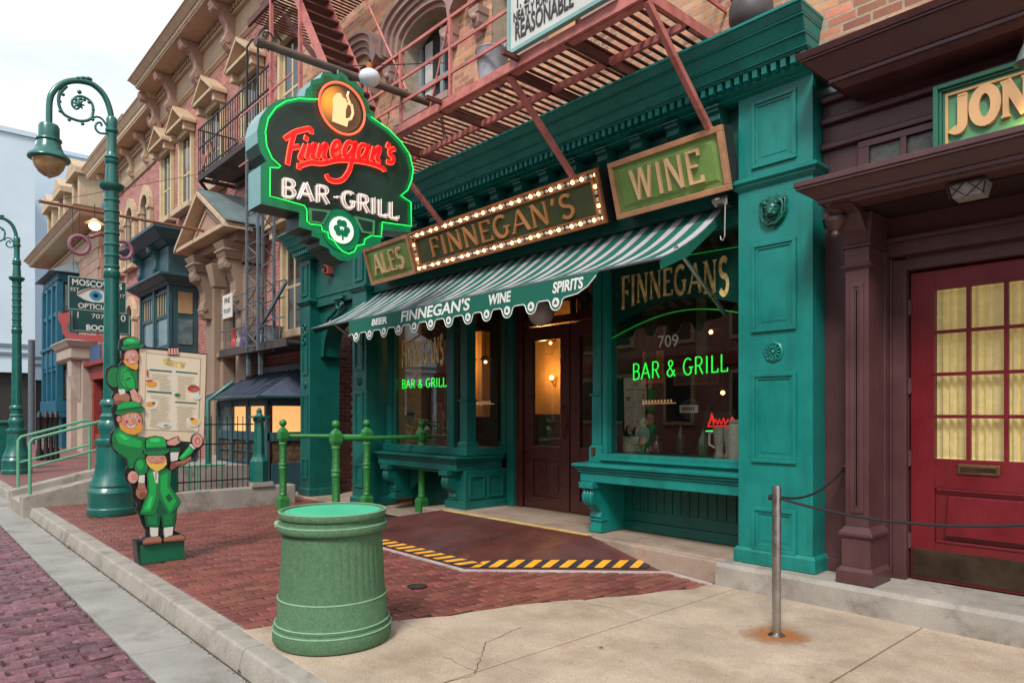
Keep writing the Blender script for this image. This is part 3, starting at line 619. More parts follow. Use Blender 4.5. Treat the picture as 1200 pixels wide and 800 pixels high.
# arch spandrels with scroll keystones between the two left pilasters
def spand(x0, sgn):
    pts = [(x0, 3.02), (x0, 2.45)] + [(x0 + sgn * (.09 + .45 * (1 - math.cos(R_(a)))), 2.45 + .57 * math.sin(R_(a))) for a in range(0, 91, 15)]
    obj('arch_spandrel', lambda m: m.prism([(a, 5.6, b) for a, b in pts], (0, .3, 0)).tube([(a, 5.59, b) for a, b in pts[1:]], .018, 6), TEALD, bar)
spand(-11.2, 1); spand(-9.72, -1)
obj('keystone_scroll', lambda m: [m.tube([(-10.35 + .13*math.cos(t*.55)*(1-t*.05), 5.5, 3.24 + .1*math.sin(t*.55)*(1-t*.05)) for t in range(14)], .03, 8), m.box(-10.5, -10.15, 5.44, 5.58, 3.33, 3.38), m.tube([(-10.9, 5.53, 3.0), (-10.75, 5.52, 3.1), (-10.6, 5.5, 3.12), (-10.45, 5.5, 3.2)], .035, 8)], TEALD, bar, smooth=50)
bx('alcove_side', BRKD, bar, -11.2, -9.6, 6.6, 6.7, .05, 3.3)
sidew = bx('alcove_wall', BRKM, bar, -9.72, -9.6, 5.9, 6.6, .05, 3.1)
rb = bx('recess_wall', mat('dark_mortar', (.03,.015,.012), .9), bar, -11.2, -9.75, 6.22, 6.5, .05, 3.1)
sp = []
for k in range(38):
    z = .09 + k * .078; x = -11.15 + (.1 if k % 2 else 0)
    while x < -9.75: sp.append((x, 6.2, z, False)); x += .215
brick_field(rb, 'brick', sp, .203, .066, .02, BRKD, .002, .004, axis='y', limit=120)
# cornice
CZ = [(4.12, 4.17, .0, .03), (4.17, 4.185, .03, .03)]
corn = obj('cornice', lambda m: m.stack(-11.57, -2.45, 5.385, 5.95, [(4.12, 4.135, .0, .03), (4.135, 4.15, .04, .04), (4.15, 4.17, .05, .1), (4.17, 4.25, .1, .1), (4.25, 4.265, .16, .18), (4.265, 4.275, .2, .2), (4.275, 4.34, .2, .235), (4.34, 4.355, .255, .255), (4.355, 4.44, .26, .31), (4.44, 4.455, .33, .33), (4.455, 4.505, .335, .385), (4.505, 4.53, .4, .4)], kr=.22, kl=.2), TEAL, bar, bevel=.003)
dm = MB().box(-.021, .021, -.02, .05, -.032, .032).build('dentil', TEAL, corn); dm.location = Vector((-2.45, 5.235, 4.212)) - wloc(corn); dm.data.transform(Matrix.Translation(-Vector((0,0,0)) + wloc(corn)))
x = -2.45 - .08
while x > -11.57:
    o = dm.copy(); C.objects.link(o); o.location = Vector((x, 5.235, 4.212)) - wloc(corn); x -= .08
# carved brackets under the cornice
def bracket_mesh(m, x, y=5.5, zt=4.12):
    w = .065; pr = [(y, zt), (y - .2, zt), (y - .2, zt - .05), (y - .17, zt - .07), (y - .18, zt - .12), (y - .12, zt - .18), (y - .07, zt - .21), (y - .06, zt - .27), (y, zt - .27)]
    m.prism([(x - w, a, b) for a, b in pr], (2*w, 0, 0)); m.box(x - w - .015, x + w + .015, y - .22, y, zt - .022, zt)
    m.box(x - w - .012, x + w + .012, y - .09, y, zt - .3, zt - .275); m.box(x - w, x + w, y - .05, y, zt - .35, zt - .3)
b0 = obj('bracket', lambda m: bracket_mesh(m, -3.3), TEALG, frz, bevel=.004)
x = -3.72
while x > -9.2:
    o = b0.copy(); C.objects.link(o); o.location = b0.location + Vector((x + 3.3, 0, 0)); x -= .42
# upper panels of frieze near right pilaster
bx('frieze_panel', TEALG, frz, -3.2, -3.12, 5.47, 5.5, 3.55, 4.0)

# ---- right bay: window, bench
bay = thing('x', '', ''); bpy.data.objects.remove(bay)
def column(parent, x, y, z0, z1, w, mt):
    return obj('bay_column', lambda m: m.stack(x-w, x+w, y-w, y+w, [(z0, z0+.16, .012, .012), (z0+.16, z0+.19, .012, -.01), (z0+.19, z0+.72, -.01, -.01), (z0+.72, z0+.74, .01, .01), (z0+.74, z1-.3, -.016, -.016), (z1-.3, z1-.27, .01, .01), (z1-.27, z1-.1, -.01, -.005), (z1-.1, z1, .02, .03)], back=True), mt, parent, bevel=.005)
wr = obj('window_bay', lambda m: m.box(-4.96, -3.0, 5.64, 5.9, .93, 1.03).box(-4.84, -3.0, 5.6, 5.64, .96, .985).box(-4.86, -4.8, 5.68, 5.86, 1.03, 3.16).box(-3.16, -3.06, 5.68, 5.86, 1.03, 3.16).box(-4.96, -3.0, 5.64, 5.9, 3.16, 3.3).box(-5.1, -3.06, 5.66, 6.0, .75, .93), TEAL, bar, bevel=.004)
bx('pane', PANE, wr, -4.8, -3.16, 5.76, 5.766, 1.03, 3.16)
column(wr, -4.94, 5.74, .93, 3.3, .075, TEAL)
bench = obj('bench', lambda m: m.stack(-4.98, -3.1, 5.46, 5.66, [(.74, .84, 0, 0), (.84, .85, .02, .02), (.85, .865, .012, .012), (.865, .885, .035, .035), (.885, .9, .028, .05), (.9, .93, .065, .065)]), TEAL, wr, bevel=.004)
for k in range(17):
    x = -4.78 + k * .103; bx('beadboard', TEALD, wr, x, x + .094, 5.97, 5.99, .42, .75)
obj('plinth', lambda m: m.box(-5.02, -3.09, 5.95, 6.02, .2, .3).box(-5.0, -3.09, 5.965, 6.02, .3, .42).box(-5.02, -3.09, 5.99, 6.03, .42, .93), TEALD, wr, bevel=.006)
def corbel(parent, x, yf, zt, zb, mt, w=.075):
    """scrolled bench bracket standing on a foot"""
    d = .72; H_ = zt - zb; y = yf
    pr = [(y, zt), (y + .005, zt - .09*H_), (y + .035, zt - .13*H_)] + [(y + .055 - .05*math.cos(R_(a)), zt - .3*H_ + .14*H_*math.sin(R_(a))) for a in range(50, -60, -18)] + [(y + .1, zt - .5*H_), (y + .15, zt - .6*H_), (y + .13, zt - .7*H_), (y + .15, zt - .74*H_), (y + .14, zb + .02), (y + .14, zb), (y + d - .18, zb), (y + d - .18, zt)]
    m = MB(); m.prism([(x - w, a, b) for a, b in pr], (2*w, 0, 0)); m.box(x - w - .02, x + w + .02, y - .02, y + .24, zt - .065, zt - .002)
    for q in (-.5, 0, .5): m.tube([(x + q * w * 1.1, a, b) for a, b in pr[2:11]], .016, 7)
    m.box(x - w - .012, x + w + .012, y + .125, y + .24, zb, zb + .05); m.box(x - w - .01, x + w + .01, y + .13, y + .24, zb + .14*H_*1.6, zb + .14*H_*1.6 + .02)
    return m.build('corbel', mt, parent, bevel=.004)
corbel(wr, -4.86, 5.43, .738, .2, TEAL)
bx('name_plate', BRASS, wr, -4.985, -4.93, 5.64, 5.653, 1.0, 1.09)

# ---- left bay with glazed return beside the doors
LB0, LB1 = -9.2, -7.12
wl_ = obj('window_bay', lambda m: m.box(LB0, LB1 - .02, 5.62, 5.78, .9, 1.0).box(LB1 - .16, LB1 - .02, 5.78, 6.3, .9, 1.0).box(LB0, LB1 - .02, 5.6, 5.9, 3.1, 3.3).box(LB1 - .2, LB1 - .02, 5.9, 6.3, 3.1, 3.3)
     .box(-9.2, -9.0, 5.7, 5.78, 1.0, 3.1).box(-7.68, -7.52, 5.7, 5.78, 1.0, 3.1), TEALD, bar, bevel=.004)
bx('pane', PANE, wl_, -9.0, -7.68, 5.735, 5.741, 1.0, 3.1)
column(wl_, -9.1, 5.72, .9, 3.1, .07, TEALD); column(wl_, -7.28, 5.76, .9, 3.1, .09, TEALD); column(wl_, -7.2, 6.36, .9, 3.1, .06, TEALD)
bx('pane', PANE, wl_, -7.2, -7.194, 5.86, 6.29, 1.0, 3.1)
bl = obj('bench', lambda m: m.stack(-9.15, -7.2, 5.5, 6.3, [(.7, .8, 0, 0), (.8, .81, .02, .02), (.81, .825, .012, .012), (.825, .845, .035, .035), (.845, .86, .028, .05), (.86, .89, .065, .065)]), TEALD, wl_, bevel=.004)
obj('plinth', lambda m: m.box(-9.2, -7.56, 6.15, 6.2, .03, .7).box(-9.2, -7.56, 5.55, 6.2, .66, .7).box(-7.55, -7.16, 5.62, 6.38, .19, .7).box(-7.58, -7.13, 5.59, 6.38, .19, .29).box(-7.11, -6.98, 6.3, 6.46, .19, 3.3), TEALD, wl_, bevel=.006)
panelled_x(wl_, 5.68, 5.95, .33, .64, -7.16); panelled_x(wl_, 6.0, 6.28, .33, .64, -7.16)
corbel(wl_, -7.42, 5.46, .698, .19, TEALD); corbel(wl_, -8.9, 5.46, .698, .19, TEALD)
for x0 in (-8.9,): obj('scroll_panel', lambda m: m.prism([(x0+.1, 5.84, .3), (x0+.55, 5.84, .62), (x0+.1, 5.84, .62)], (0, .03, 0)), TEALD, wl_)
# ---- alcove, doors
DY_ = 6.42
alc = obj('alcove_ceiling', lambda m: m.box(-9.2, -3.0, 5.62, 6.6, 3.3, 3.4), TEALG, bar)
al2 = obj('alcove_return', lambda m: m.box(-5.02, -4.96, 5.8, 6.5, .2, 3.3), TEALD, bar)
dfr = obj('door_frame', lambda m: m.box(-6.98, -6.86, DY_-.06, DY_+.1, .19, 3.3).box(-5.12, -5.02, DY_-.06, DY_+.1, .19, 3.3).box(-6.86, -5.12, DY_-.04, DY_+.08, 2.62, 2.72).box(-6.86, -5.12, DY_-.04, DY_+.08, 3.2, 3.3), WOODR, bar, bevel=.005)
for x in (-6.4, -5.98, -5.55): bx('transom_bar', WOODR, dfr, x - .02, x + .02, DY_-.03, DY_+.04, 2.72, 3.2)
bx('pane', PANE, dfr, -6.86, -5.12, DY_ + .01, DY_ + .015, 2.72, 3.2)
def shopdoor(x0, x1):
    d = obj('door', lambda m: m.box(x0, x0+.16, DY_-.035, DY_+.02, .21, 2.6).box(x1-.16, x1, DY_-.035, DY_+.02, .21, 2.6).box(x0+.16, x1-.16, DY_-.035, DY_+.02, 2.42, 2.6).box(x0+.16, x1-.16, DY_-.035, DY_+.02, .85, 1.03).box(x0+.16, x1-.16, DY_-.035, DY_+.02, .21, .36)
        .box(x0+.16, x1-.16, DY_-.01, DY_+.01, .36, .85), WOODR, bar, bevel=.006)
    obj('raised_panel', lambda m: m.frus(x0+.21, (x0+x1)/2-.03, DY_-.02, DY_, .41, .8, 0, 0).frus((x0+x1)/2+.03, x1-.21, DY_-.02, DY_, .41, .8, 0, 0), WOODR, d, bevel=.01)
    bx('pane', PANE, d, x0+.16, x1-.16, DY_-.006, DY_-.001, 1.03, 2.42)
    return d
d1 = shopdoor(-6.84, -6.01); d2 = shopdoor(-5.99, -5.16)
obj('door_pull', lambda m: m.tube([(-6.1, DY_-.035, 1.15), (-6.1, DY_-.09, 1.2), (-6.1, DY_-.09, 1.5), (-6.1, DY_-.035, 1.55)], .012, 8), BRASS, d1)
# push bar seen through glass
bx('push_bar', STEEL, d1, -6.68, -6.2, DY_+.05, DY_+.075, 1.12, 1.14)
# ---- inside: room shell, amber passage
room = obj('bar_room', lambda m: m.box(-11.6, -2.9, 9.6, 9.7, .19, 3.6).box(-2.98, -2.9, 5.95, 9.6, .19, 3.6).box(-11.6, -11.5, 6.75, 9.6, .19, 3.6).box(-11.5, -2.98, 6.75, 9.6, 3.42, 3.5).box(-11.5, -9.6, 6.71, 6.74, .19, 3.5), ROOM, bar)
bx('amber_passage_wall', AMBER, bar, -8.9, -7.55, 8.2, 8.3, 1.0, 3.3)
bx('amber_pier', AMBER, bar, -10.3, -9.95, 8.2, 8.4, 1.4, 3.0)
for x0 in (-4.75, -4.1): bx('mirrored_column_strip', mat('dim_mirrored_column', (.2,.16,.12), .9, var=.3, vscale=12), bar, x0, x0 + .12, 6.3, 6.33, 1.9, 3.2)  # added strips standing for pale columns mirrored in the glass
LAMPW = glow('lamp_filament', (1, .5, .16), 5)
def wall_lamp(x, y, z, lb, cat='lamp'):
    t = thing('wall_lamp', lb, cat, (x, y, z), 'lit lamps inside the bar')
    obj('bulb', lambda m: m.ball((x, y, z), .026, 10), LAMPW, t, smooth=True)
    obj('shade', lambda m: m.lathe((x, y, z + .05), [(.03, .05), (.09, 0), (.1, -.02)], 14, cap=False), BRASS, t, smooth=True)
    obj('stem', lambda m: m.tube([(x, y, z + .1), (x, y, z + .5)], .008, 6), BRASS, t)
def sconce(x, y, z, lb):
    t = thing('wall_lamp', lb, 'lamp', (x, y, z), 'lit lamps inside the bar')
    obj('bulb', lambda m: m.ball((x, y, z), .04, 10), LAMPW, t, smooth=True)
    obj('arm', lambda m: m.tube([(x, y + .02, z - .05), (x, y + .04, z - .12), (x, y + .1, z - .14)], .01, 6).lathe((x, y, z - .05), [(.01, -.03), (.03, 0)], 10), BRASS, t)
def lamp_light(x, y, z, e):
    l = bpy.data.lights.new('lamp_light', 'POINT'); l.energy = e; l.color = (1, .55, .2); l.shadow_soft_size = .06; o = bpy.data.objects.new('lamp_light', l); C.objects.link(o); o.location = (x, y, z)
lamp_light(-8.02, 7.9, 2.1, 9); lamp_light(-7.6, 7.5, 2.75, 6); lamp_light(-10.0, 7.6, 2.5, 12)
bx('dark_falloff_sheet', DARKV, bar, -8.95, -7.5, 8.17, 8.2, .2, 1.45)  # added dark sheet, paints the amber wall's falloff towards the floor
sconce(-8.02, 8.1, 2.05, 'lit wall sconce glowing on the amber wall behind the red door glass')
wall_lamp(-7.55, 7.6, 2.55, 'lit hanging lamp high behind the red door glass')
p = aty(833, 389, 7.2); wall_lamp(p.x, p.y, p.z, 'lit lamp in the right window just under the number')
p = aty(847, 460, 7.4); wall_lamp(p.x, p.y, p.z, 'lit lamp with red glow low at the right of the right window')
p = aty(552, 424, 7.0); wall_lamp(p.x, p.y, p.z, 'left one of two lamps glowing in the narrow side window')
p = aty(569, 424, 7.0); wall_lamp(p.x, p.y, p.z, 'right one of two lamps glowing in the narrow side window')
p = aty(716, 412, 7.6); wall_lamp(p.x, p.y, p.z, 'small lit lamp at the left edge of the right window')
# white globe lamp in the alcove
p = aty(634, 366, 6.0)
gl = thing('globe_lamp', 'white globe lamp hanging over the red door behind the awning edge', 'lamp', tuple(p))
obj('globe', lambda m: m.ball(p, .17, 20), mat('opal_glass', (.5,.46,.44), .2), gl, smooth=True)
obj('rod', lambda m: m.tube([(p.x, p.y, p.z + .15), (p.x, p.y, 3.31)], .012, 8), BLKI, gl)
# things on the inner sill of the right window
def lathe_thing(name, lb, cat, pt, prof, mt, seg=16, group=None, extra=None):
    o = obj(name, lambda m: (m.lathe(pt, prof, seg), extra(m) if extra else None), mt, None, smooth=50); tag(o, lb, cat, group); return o
SZ = 1.03
bx('display_shelf', DARKV, wr, -4.8, -3.16, 5.87, 6.3, .96, 1.028)
bx('display_shelf', DARKV, wl_, -8.95, -7.3, 5.8, 6.28, .95, .998)
def onS(px, y=6.05): v = aty(px, 530, y); return Vector((v.x, y, SZ))
GREYC = mat('pale_stoneware', (.5,.47,.42), .4, var=.2, vscale=20)
v = onS(741); lathe_thing('stacked_dishes', 'cream stack of small bowls at the left of the right window', 'dishes', v, [(.1,0)] + [(r, z) for k in range(5) for r, z in ((.105, .035*k+.01), (.115, .035*k+.03), (.1, .035*k+.034))], mat('cream_bowl', (.6,.52,.4), .4, var=.25, vscale=30), 20)
v = onS(757, 6.15); t = thing('printed_bag', 'black bag with white skull like print standing on the right window shelf', 'bag', tuple(v))
obj('bag_body', lambda m: m.stack(v.x-.14, v.x+.14, v.y-.05, v.y+.05, [(SZ, SZ+.3, 0, .01), (SZ+.3, SZ+.4, .01, -.01)], back=True), mat('dark_cloth', (.03,.03,.035), .8), t, bevel=.02)
obj('print', lambda m: [m.lathe((v.x, v.y-.062, SZ+.2), [(.1, 0), (.1, -.006)], 16, axis='y'), m.lathe((v.x+.02, v.y-.06, SZ+.33), [(.05, 0), (.05, -.006)], 12, axis='y')], GREYC, t)
for px, lb in ((843, 'left printed beer glass mug at the right of the right window'), (855, 'right tall pilsner glass beside the printed mug in the right window')):
    v = onS(px, 5.98); t = thing('beer_glass', lb, 'glass', tuple(v))
    obj('glass_body', lambda m: m.lathe(v, [(.05, 0), (.052, .02), (.035, .06), (.05, .16), (.062, .3), (.058, .3), (.04, .1)], 16, cap=True), mat('dull_glass', (.3,.28,.24), .1, spec=.9, var=.3, vscale=25), t, smooth=50)
    if px < 850: obj('handle', lambda m: m.tube([(v.x-.05, v.y, v.z+.25), (v.x-.11, v.y, v.z+.23), (v.x-.11, v.y, v.z+.12), (v.x-.045, v.y, v.z+.09)], .012, 8), GREYC, t, smooth=True)
v = onS(866, 5.95); lathe_thing('ceramic_crock', 'tall pale crock with tan lid at the right edge of the right window', 'crock', v, [(.1,0),(.1,.3),(.09,.33),(.1,.34),(.1,.36),(.03,.37)], GREYC, 18)
v = onS(786, 6.2)
t = thing('bar_stool', 'dark bar chair with slanted pale frame edge inside the right window', 'chair', (v.x, 7.0, .2))
obj('back', lambda m: m.bar((v.x-.2, 7.0, 1.0), (v.x-.02, 7.0, 1.55), (.02,0,0), (0,.02,0)).bar((v.x+.2, 7.0, 1.0), (v.x+.3, 7.0, 1.5), (.02,0,0), (0,.02,0)).bar((v.x-.1, 7.0, 1.4), (v.x+.25, 7.0, 1.4), (0,0,.08), (0,.015,0)), mat('grey_chair_frame', (.12,.12,.12), .4), t)
obj('seat', lambda m: m.box(v.x-.22, v.x+.22, 6.85, 7.2, .96, 1.0), DARKV, t)
for dx in (-.2, .2):
    for dy in (-.12, .17): obj('leg', lambda m: m.tube([(v.x+dx, 7.0+dy, .96), (v.x+dx*1.2, 7.0+dy*1.2, .2)], .015, 6), DARKV, t)
# round badge sign and small red neon word in right window
p = aty(809, 480, 6.3); t = thing('round_beer_sign', 'round black and white hanging beer badge in the right window', 'sign', tuple(p))
obj('disc', lambda m: m.lathe(p, [(.115, 0), (.115, -.02), (.1, -.024)], 24, axis='y'), mat('badge_black', (.03,.03,.03), .4), t)
obj('band', lambda m: m.box(p.x-.11, p.x+.11, p.y-.034, p.y-.024, p.z-.03, p.z+.05), WHITE, t)
obj('red_print', lambda m: [m.box(p.x-.08+i*.027, p.x-.062+i*.027, p.y-.038, p.y-.034, p.z-.012, p.z+.032) for i in range(6)], mat('badge_red', (.5,.02,.02), .4), t)
p = aty(846, 494, 6.4); t = thing('red_neon_sign', 'small red neon script over a green line low in the right window', 'neon sign', tuple(p))
NEONR = glow('red_neon', (.9, .02, .02), .7)
sc = [(-.16,-.03),(-.13,.02),(-.12,.07),(-.1,.02),(-.1,-.02),(-.07,.02),(-.05,-.02),(-.03,.02),(-.01,-.02),(.02,.03),(.04,-.02),(.07,.02),(.09,-.02),(.12,.04),(.15,.0)]
obj('tube', lambda m: m.tube([(p.x+a, p.y, p.z+b*1.2) for a, b in sc], .011, 6).tube([(p.x-.17, p.y, p.z-.05), (p.x+.16, p.y, p.z-.04)], .008, 6), NEONR, t)
obj('green_tube', lambda m: m.tube([(p.x-.19, p.y, p.z-.1), (p.x+.1, p.y, p.z-.085)], .006, 6), glow('green_neon_dim', (.05, .8, .15), 1.5), t)
obj('hanger', lambda m: m.tube([(p.x-.15, p.y, p.z), (p.x-.15, p.y, 3.4)], .003, 4).tube([(p.x+.12, p.y, p.z), (p.x+.12, p.y, 3.4)], .003, 4), BLKI, t)
# rail of small lights on a brass shelf inside
for (pa, pb, yy, n, par, nm) in (((714, 474), (790, 472), 7.2, 22, wr, 'glass_rack'), ((545, 474), (577, 473), 6.9, 12, wl_, 'glass_rack')):
    A, B = aty(*pa, yy), aty(*pb, yy)
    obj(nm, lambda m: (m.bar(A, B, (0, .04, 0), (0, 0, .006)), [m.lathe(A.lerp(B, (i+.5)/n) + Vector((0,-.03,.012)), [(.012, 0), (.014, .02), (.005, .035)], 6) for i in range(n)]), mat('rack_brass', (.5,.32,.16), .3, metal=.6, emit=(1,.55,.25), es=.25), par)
# shelf of bottles at the back wall
shel = obj('back_bar', lambda m: [m.box(-5.4, -3.1, 9.2, 9.5, .2, 1.3)] + [m.box(-5.4, -3.1, 9.3, 9.5, z, z+.03) for z in (1.7, 2.1, 2.5)], WOODR, bar)
for sz in (1.3, 1.73, 2.13):
    for k in range(13):
        x = -5.3 + k * .17 + random.uniform(-.03, .03); h = random.uniform(.2, .3)
        o = obj('bottle', lambda m: m.lathe((x, 9.36, sz), [(.035, 0), (.035, h*.6), (.012, h*.75), (.012, h)], 8), mat('bottle_glass_%d' % (k % 3), [(.2,.06,.01), (.02,.1,.03), (.3,.2,.08)][k % 3], .1, spec=.8) if 'bottle_glass_%d' % (k % 3) not in MATS else MATS['bottle_glass_%d' % (k % 3)], None, smooth=50)
        tag(o, 'small bottle standing on the back bar shelves seen through the right window', 'bottle', 'bottles on the back bar')
for i, (px, yy, h, r, lb) in enumerate(((725, 6.15, .3, .045, 'dark bottle at the far left of the right window shelf'), (770, 6.1, .2, .06, 'squat dark jar in the middle of the right window shelf'), (798, 6.2, .34, .045, 'tall dark bottle near the middle of the right window shelf'), (824, 6.12, .28, .05, 'green bottle left of the beer mug in the right window'))):
    v = onS(px, yy); lathe_thing('shelf_bottle', lb, 'bottle', v, [(r, 0), (r, h*.6), (r*.35, h*.78), (r*.35, h), (r*.45, h)], mat('shelf_bottle_%d' % i, [(.03,.012,.005), (.08,.05,.03), (.01,.03,.012), (.02,.09,.03)][i], .08, spec=.9), 14)
for i, (px, py, yy, w_, h_, c) in enumerate(((735, 425, 8.8, .5, .6, (.25,.2,.13)), (765, 430, 8.8, .4, .5, (.2,.1,.05)), (815, 440, 8.0, .7, .25, (.22,.2,.16)), (700, 440, 8.8, .3, .5, (.15,.1,.06)))):
    v = aty(px, py, yy); t = thing('wall_picture', ['pale framed picture at the left of the bar room wall', 'brown framed picture beside the pale one in the bar room', 'long pale notice strip inside the bar behind the right window', 'small dark picture inside near the window column'][i], 'picture', tuple(v))
    obj('frame', lambda m: m.box(v.x-w_/2, v.x+w_/2, yy, yy+.03, v.z-h_/2, v.z+h_/2), GOLDP, t); bx('picture', mat('picture_%d' % i, c, .4, var=.6, vscale=12), t, v.x-w_/2+.04, v.x+w_/2-.04, yy-.006, yy, v.z-h_/2+.04, v.z+h_/2-.04)
# figure statuette in left window
p = aty(514, 530, 6.1); p.z = 1.0
t = thing('wooden_figurine', 'carved brown fiddler figurine standing in the left window', 'figurine', tuple(p))
WM = mat('carved_wood', (.2,.1,.06), .5, var=.3, vscale=15)
obj('robe', lambda m: m.lathe(p, [(.12, 0), (.11, .1), (.08, .3), (.1, .42), (.06, .5)], 12, flute=.012), WM, t, smooth=50)
obj('head', lambda m: m.ball(p + Vector((0, 0, .56)), .055, 12), WM, t, smooth=True)
obj('arms', lambda m: m.tube([p + Vector((-.08, 0, .42)), p + Vector((-.14, -.05, .32)), p + Vector((0, -.1, .34))], .025, 8).tube([p + Vector((.08, 0, .42)), p + Vector((.13, -.05, .3)), p + Vector((.02, -.1, .3))], .025, 8), WM, t, smooth=True)
p = aty(481, 487, 6.05); t = thing('window_badge', 'small pale round edged badge hanging low in the left window', 'sign', tuple(p))
obj('badge', lambda m: m.prism([(p.x-.13, p.y, p.z+.06), (p.x-.13, p.y, p.z-.02), (p.x, p.y, p.z-.12), (p.x+.13, p.y, p.z-.02), (p.x+.13, p.y, p.z+.06), (p.x, p.y, p.z+.09)], (0, .01, 0)), GREYC, t)
obj('red_band', lambda m: m.box(p.x-.12, p.x+.12, p.y-.006, p.y, p.z-.01, p.z+.045), mat('badge_band', (.35,.05,.04), .5), t)
# ---- gilt window writing and number
def gilt(pane_parent, s, a, b, y, h, arch, ztop, slant=0):
    """arched gilt letters between x=a and x=b; they stand taller in the middle of the arch"""
    n = len(s); tot = sum(G[c][0] + .1 for c in s); u = 0
    for c in s:
        wd = G[c][0]; x = a + (b - a) * (u + wd / 2) / tot; e = (x - (a + b) / 2) / ((b - a) / 2); zb = ztop - h + arch * (1 - e*e)
        m = MB(); k = 0; S = (b - a) / tot
        for wgt, pts in G[c][1]:
            k += 1; ribbon(m, [(p, q) for p, q in pts], (.085 if wgt == 'T' else .045), .002, lambda u_, v_, hh: Vector((x + (u_ - wd/2) * S, y - hh, zb + v_ * h * (1 - .25 * (1 - e*e)))), k)
        for p_, q_ in G[c][2]:
            k += 1; ribbon(m, [(p_ - .11, .025 if q_ < .5 else .975), (p_ + .11, .025 if q_ < .5 else .975)], .025, .002, lambda u_, v_, hh: Vector((x + (u_ - wd/2) * S, y - hh, zb + v_ * h * (1 - .25 * (1 - e*e)))), k)
        m.build('gilt_letter', GOLD, pane_parent); u += wd + .1
gilt(wr, "FINNEGANS", -4.66, -3.38, 5.757, .36, .09, 2.9)
gilt(wl_, "FINNEGANS", -8.85, -7.78, 5.732, .42, .05, 2.56)
text('709', .17, GREYC, wr, (-4.07, 5.757, 2.17), depth=.003, name='number'); text('709', .17, GREYC, wl_, (-8.45, 5.732, 2.0), depth=.003, name='number')
# dark green painted fascia on the glass with green tube outline
fa = [(-4.8, 2.35)] + [(-4.8 + 1.6 * t, 2.36 + .22 * math.sin(math.pi * t) if t < .9 else 2.42) for t in [i / 12 for i in range(1, 12)]] + [(-3.2, 2.34), (-3.2, 2.86), (-4.8, 2.86)]
obj('painted_fascia', lambda m: m.prism([(-4.78 + 1.54*t, 5.7585, 2.38 + .2 * math.sin(math.pi*t*.9)) for t in [i/12 for i in range(13)]] + [(-3.22, 5.7585, 3.0), (-4.0, 5.7585, 3.02), (-4.78, 5.7585, 3.02)], (0, .001, 0)), mat('dark_green_glass_paint', (.004,.05,.035), .25), wr)
NEOND = glow('dim_green_tube', (.02, .5, .06), .14)
obj('green_tube_outline', lambda m: m.tube([(-4.78 + 1.56*t, 5.74, 2.26 + .2 * math.sin(math.pi*t*.85)) for t in [i/14 for i in range(15)]], .005, 6).tube([(-3.22, 5.74, 2.35), (-3.22, 5.74, 2.97), (-3.9, 5.74, 2.99)], .005, 6), NEOND, wr)
NEONG = glow('green_neon', (.01, .85, .06), 1.15)
def neon_word(s, P0, P1, h, y, lb):
    t = thing('neon_sign', lb, 'neon sign', (P0.x, y, P0.z))
    letters(s, (P0.x, y, P0.z), (P1 - P0), (0, 0, 1), h, (P1 - P0).length, NEONG, t, depth=.0, tube=.0068, name='neon_letter')
    obj('backing_rail', lambda m: m.bar(P0 + Vector((0, .03, .01)), P1 + Vector((0, .03, .01)), (0, .004, 0), (0, 0, .004)).bar(P0 + Vector((0, .03, h*.95)), P1 + Vector((0, .03, h*.95)), (0, .004, 0), (0, 0, .004)), BLKI, t)
neon_word("BAR & GRILL", aty(741, 445, 5.83), aty(853, 435, 5.83), .165, 5.83, 'bright green neon words in the right window over the bench')
neon_word("BAR & GRILL", aty(471, 455, 5.8), aty(523, 453, 5.8), .13, 5.8, 'smaller green neon words in the left window behind the awning')

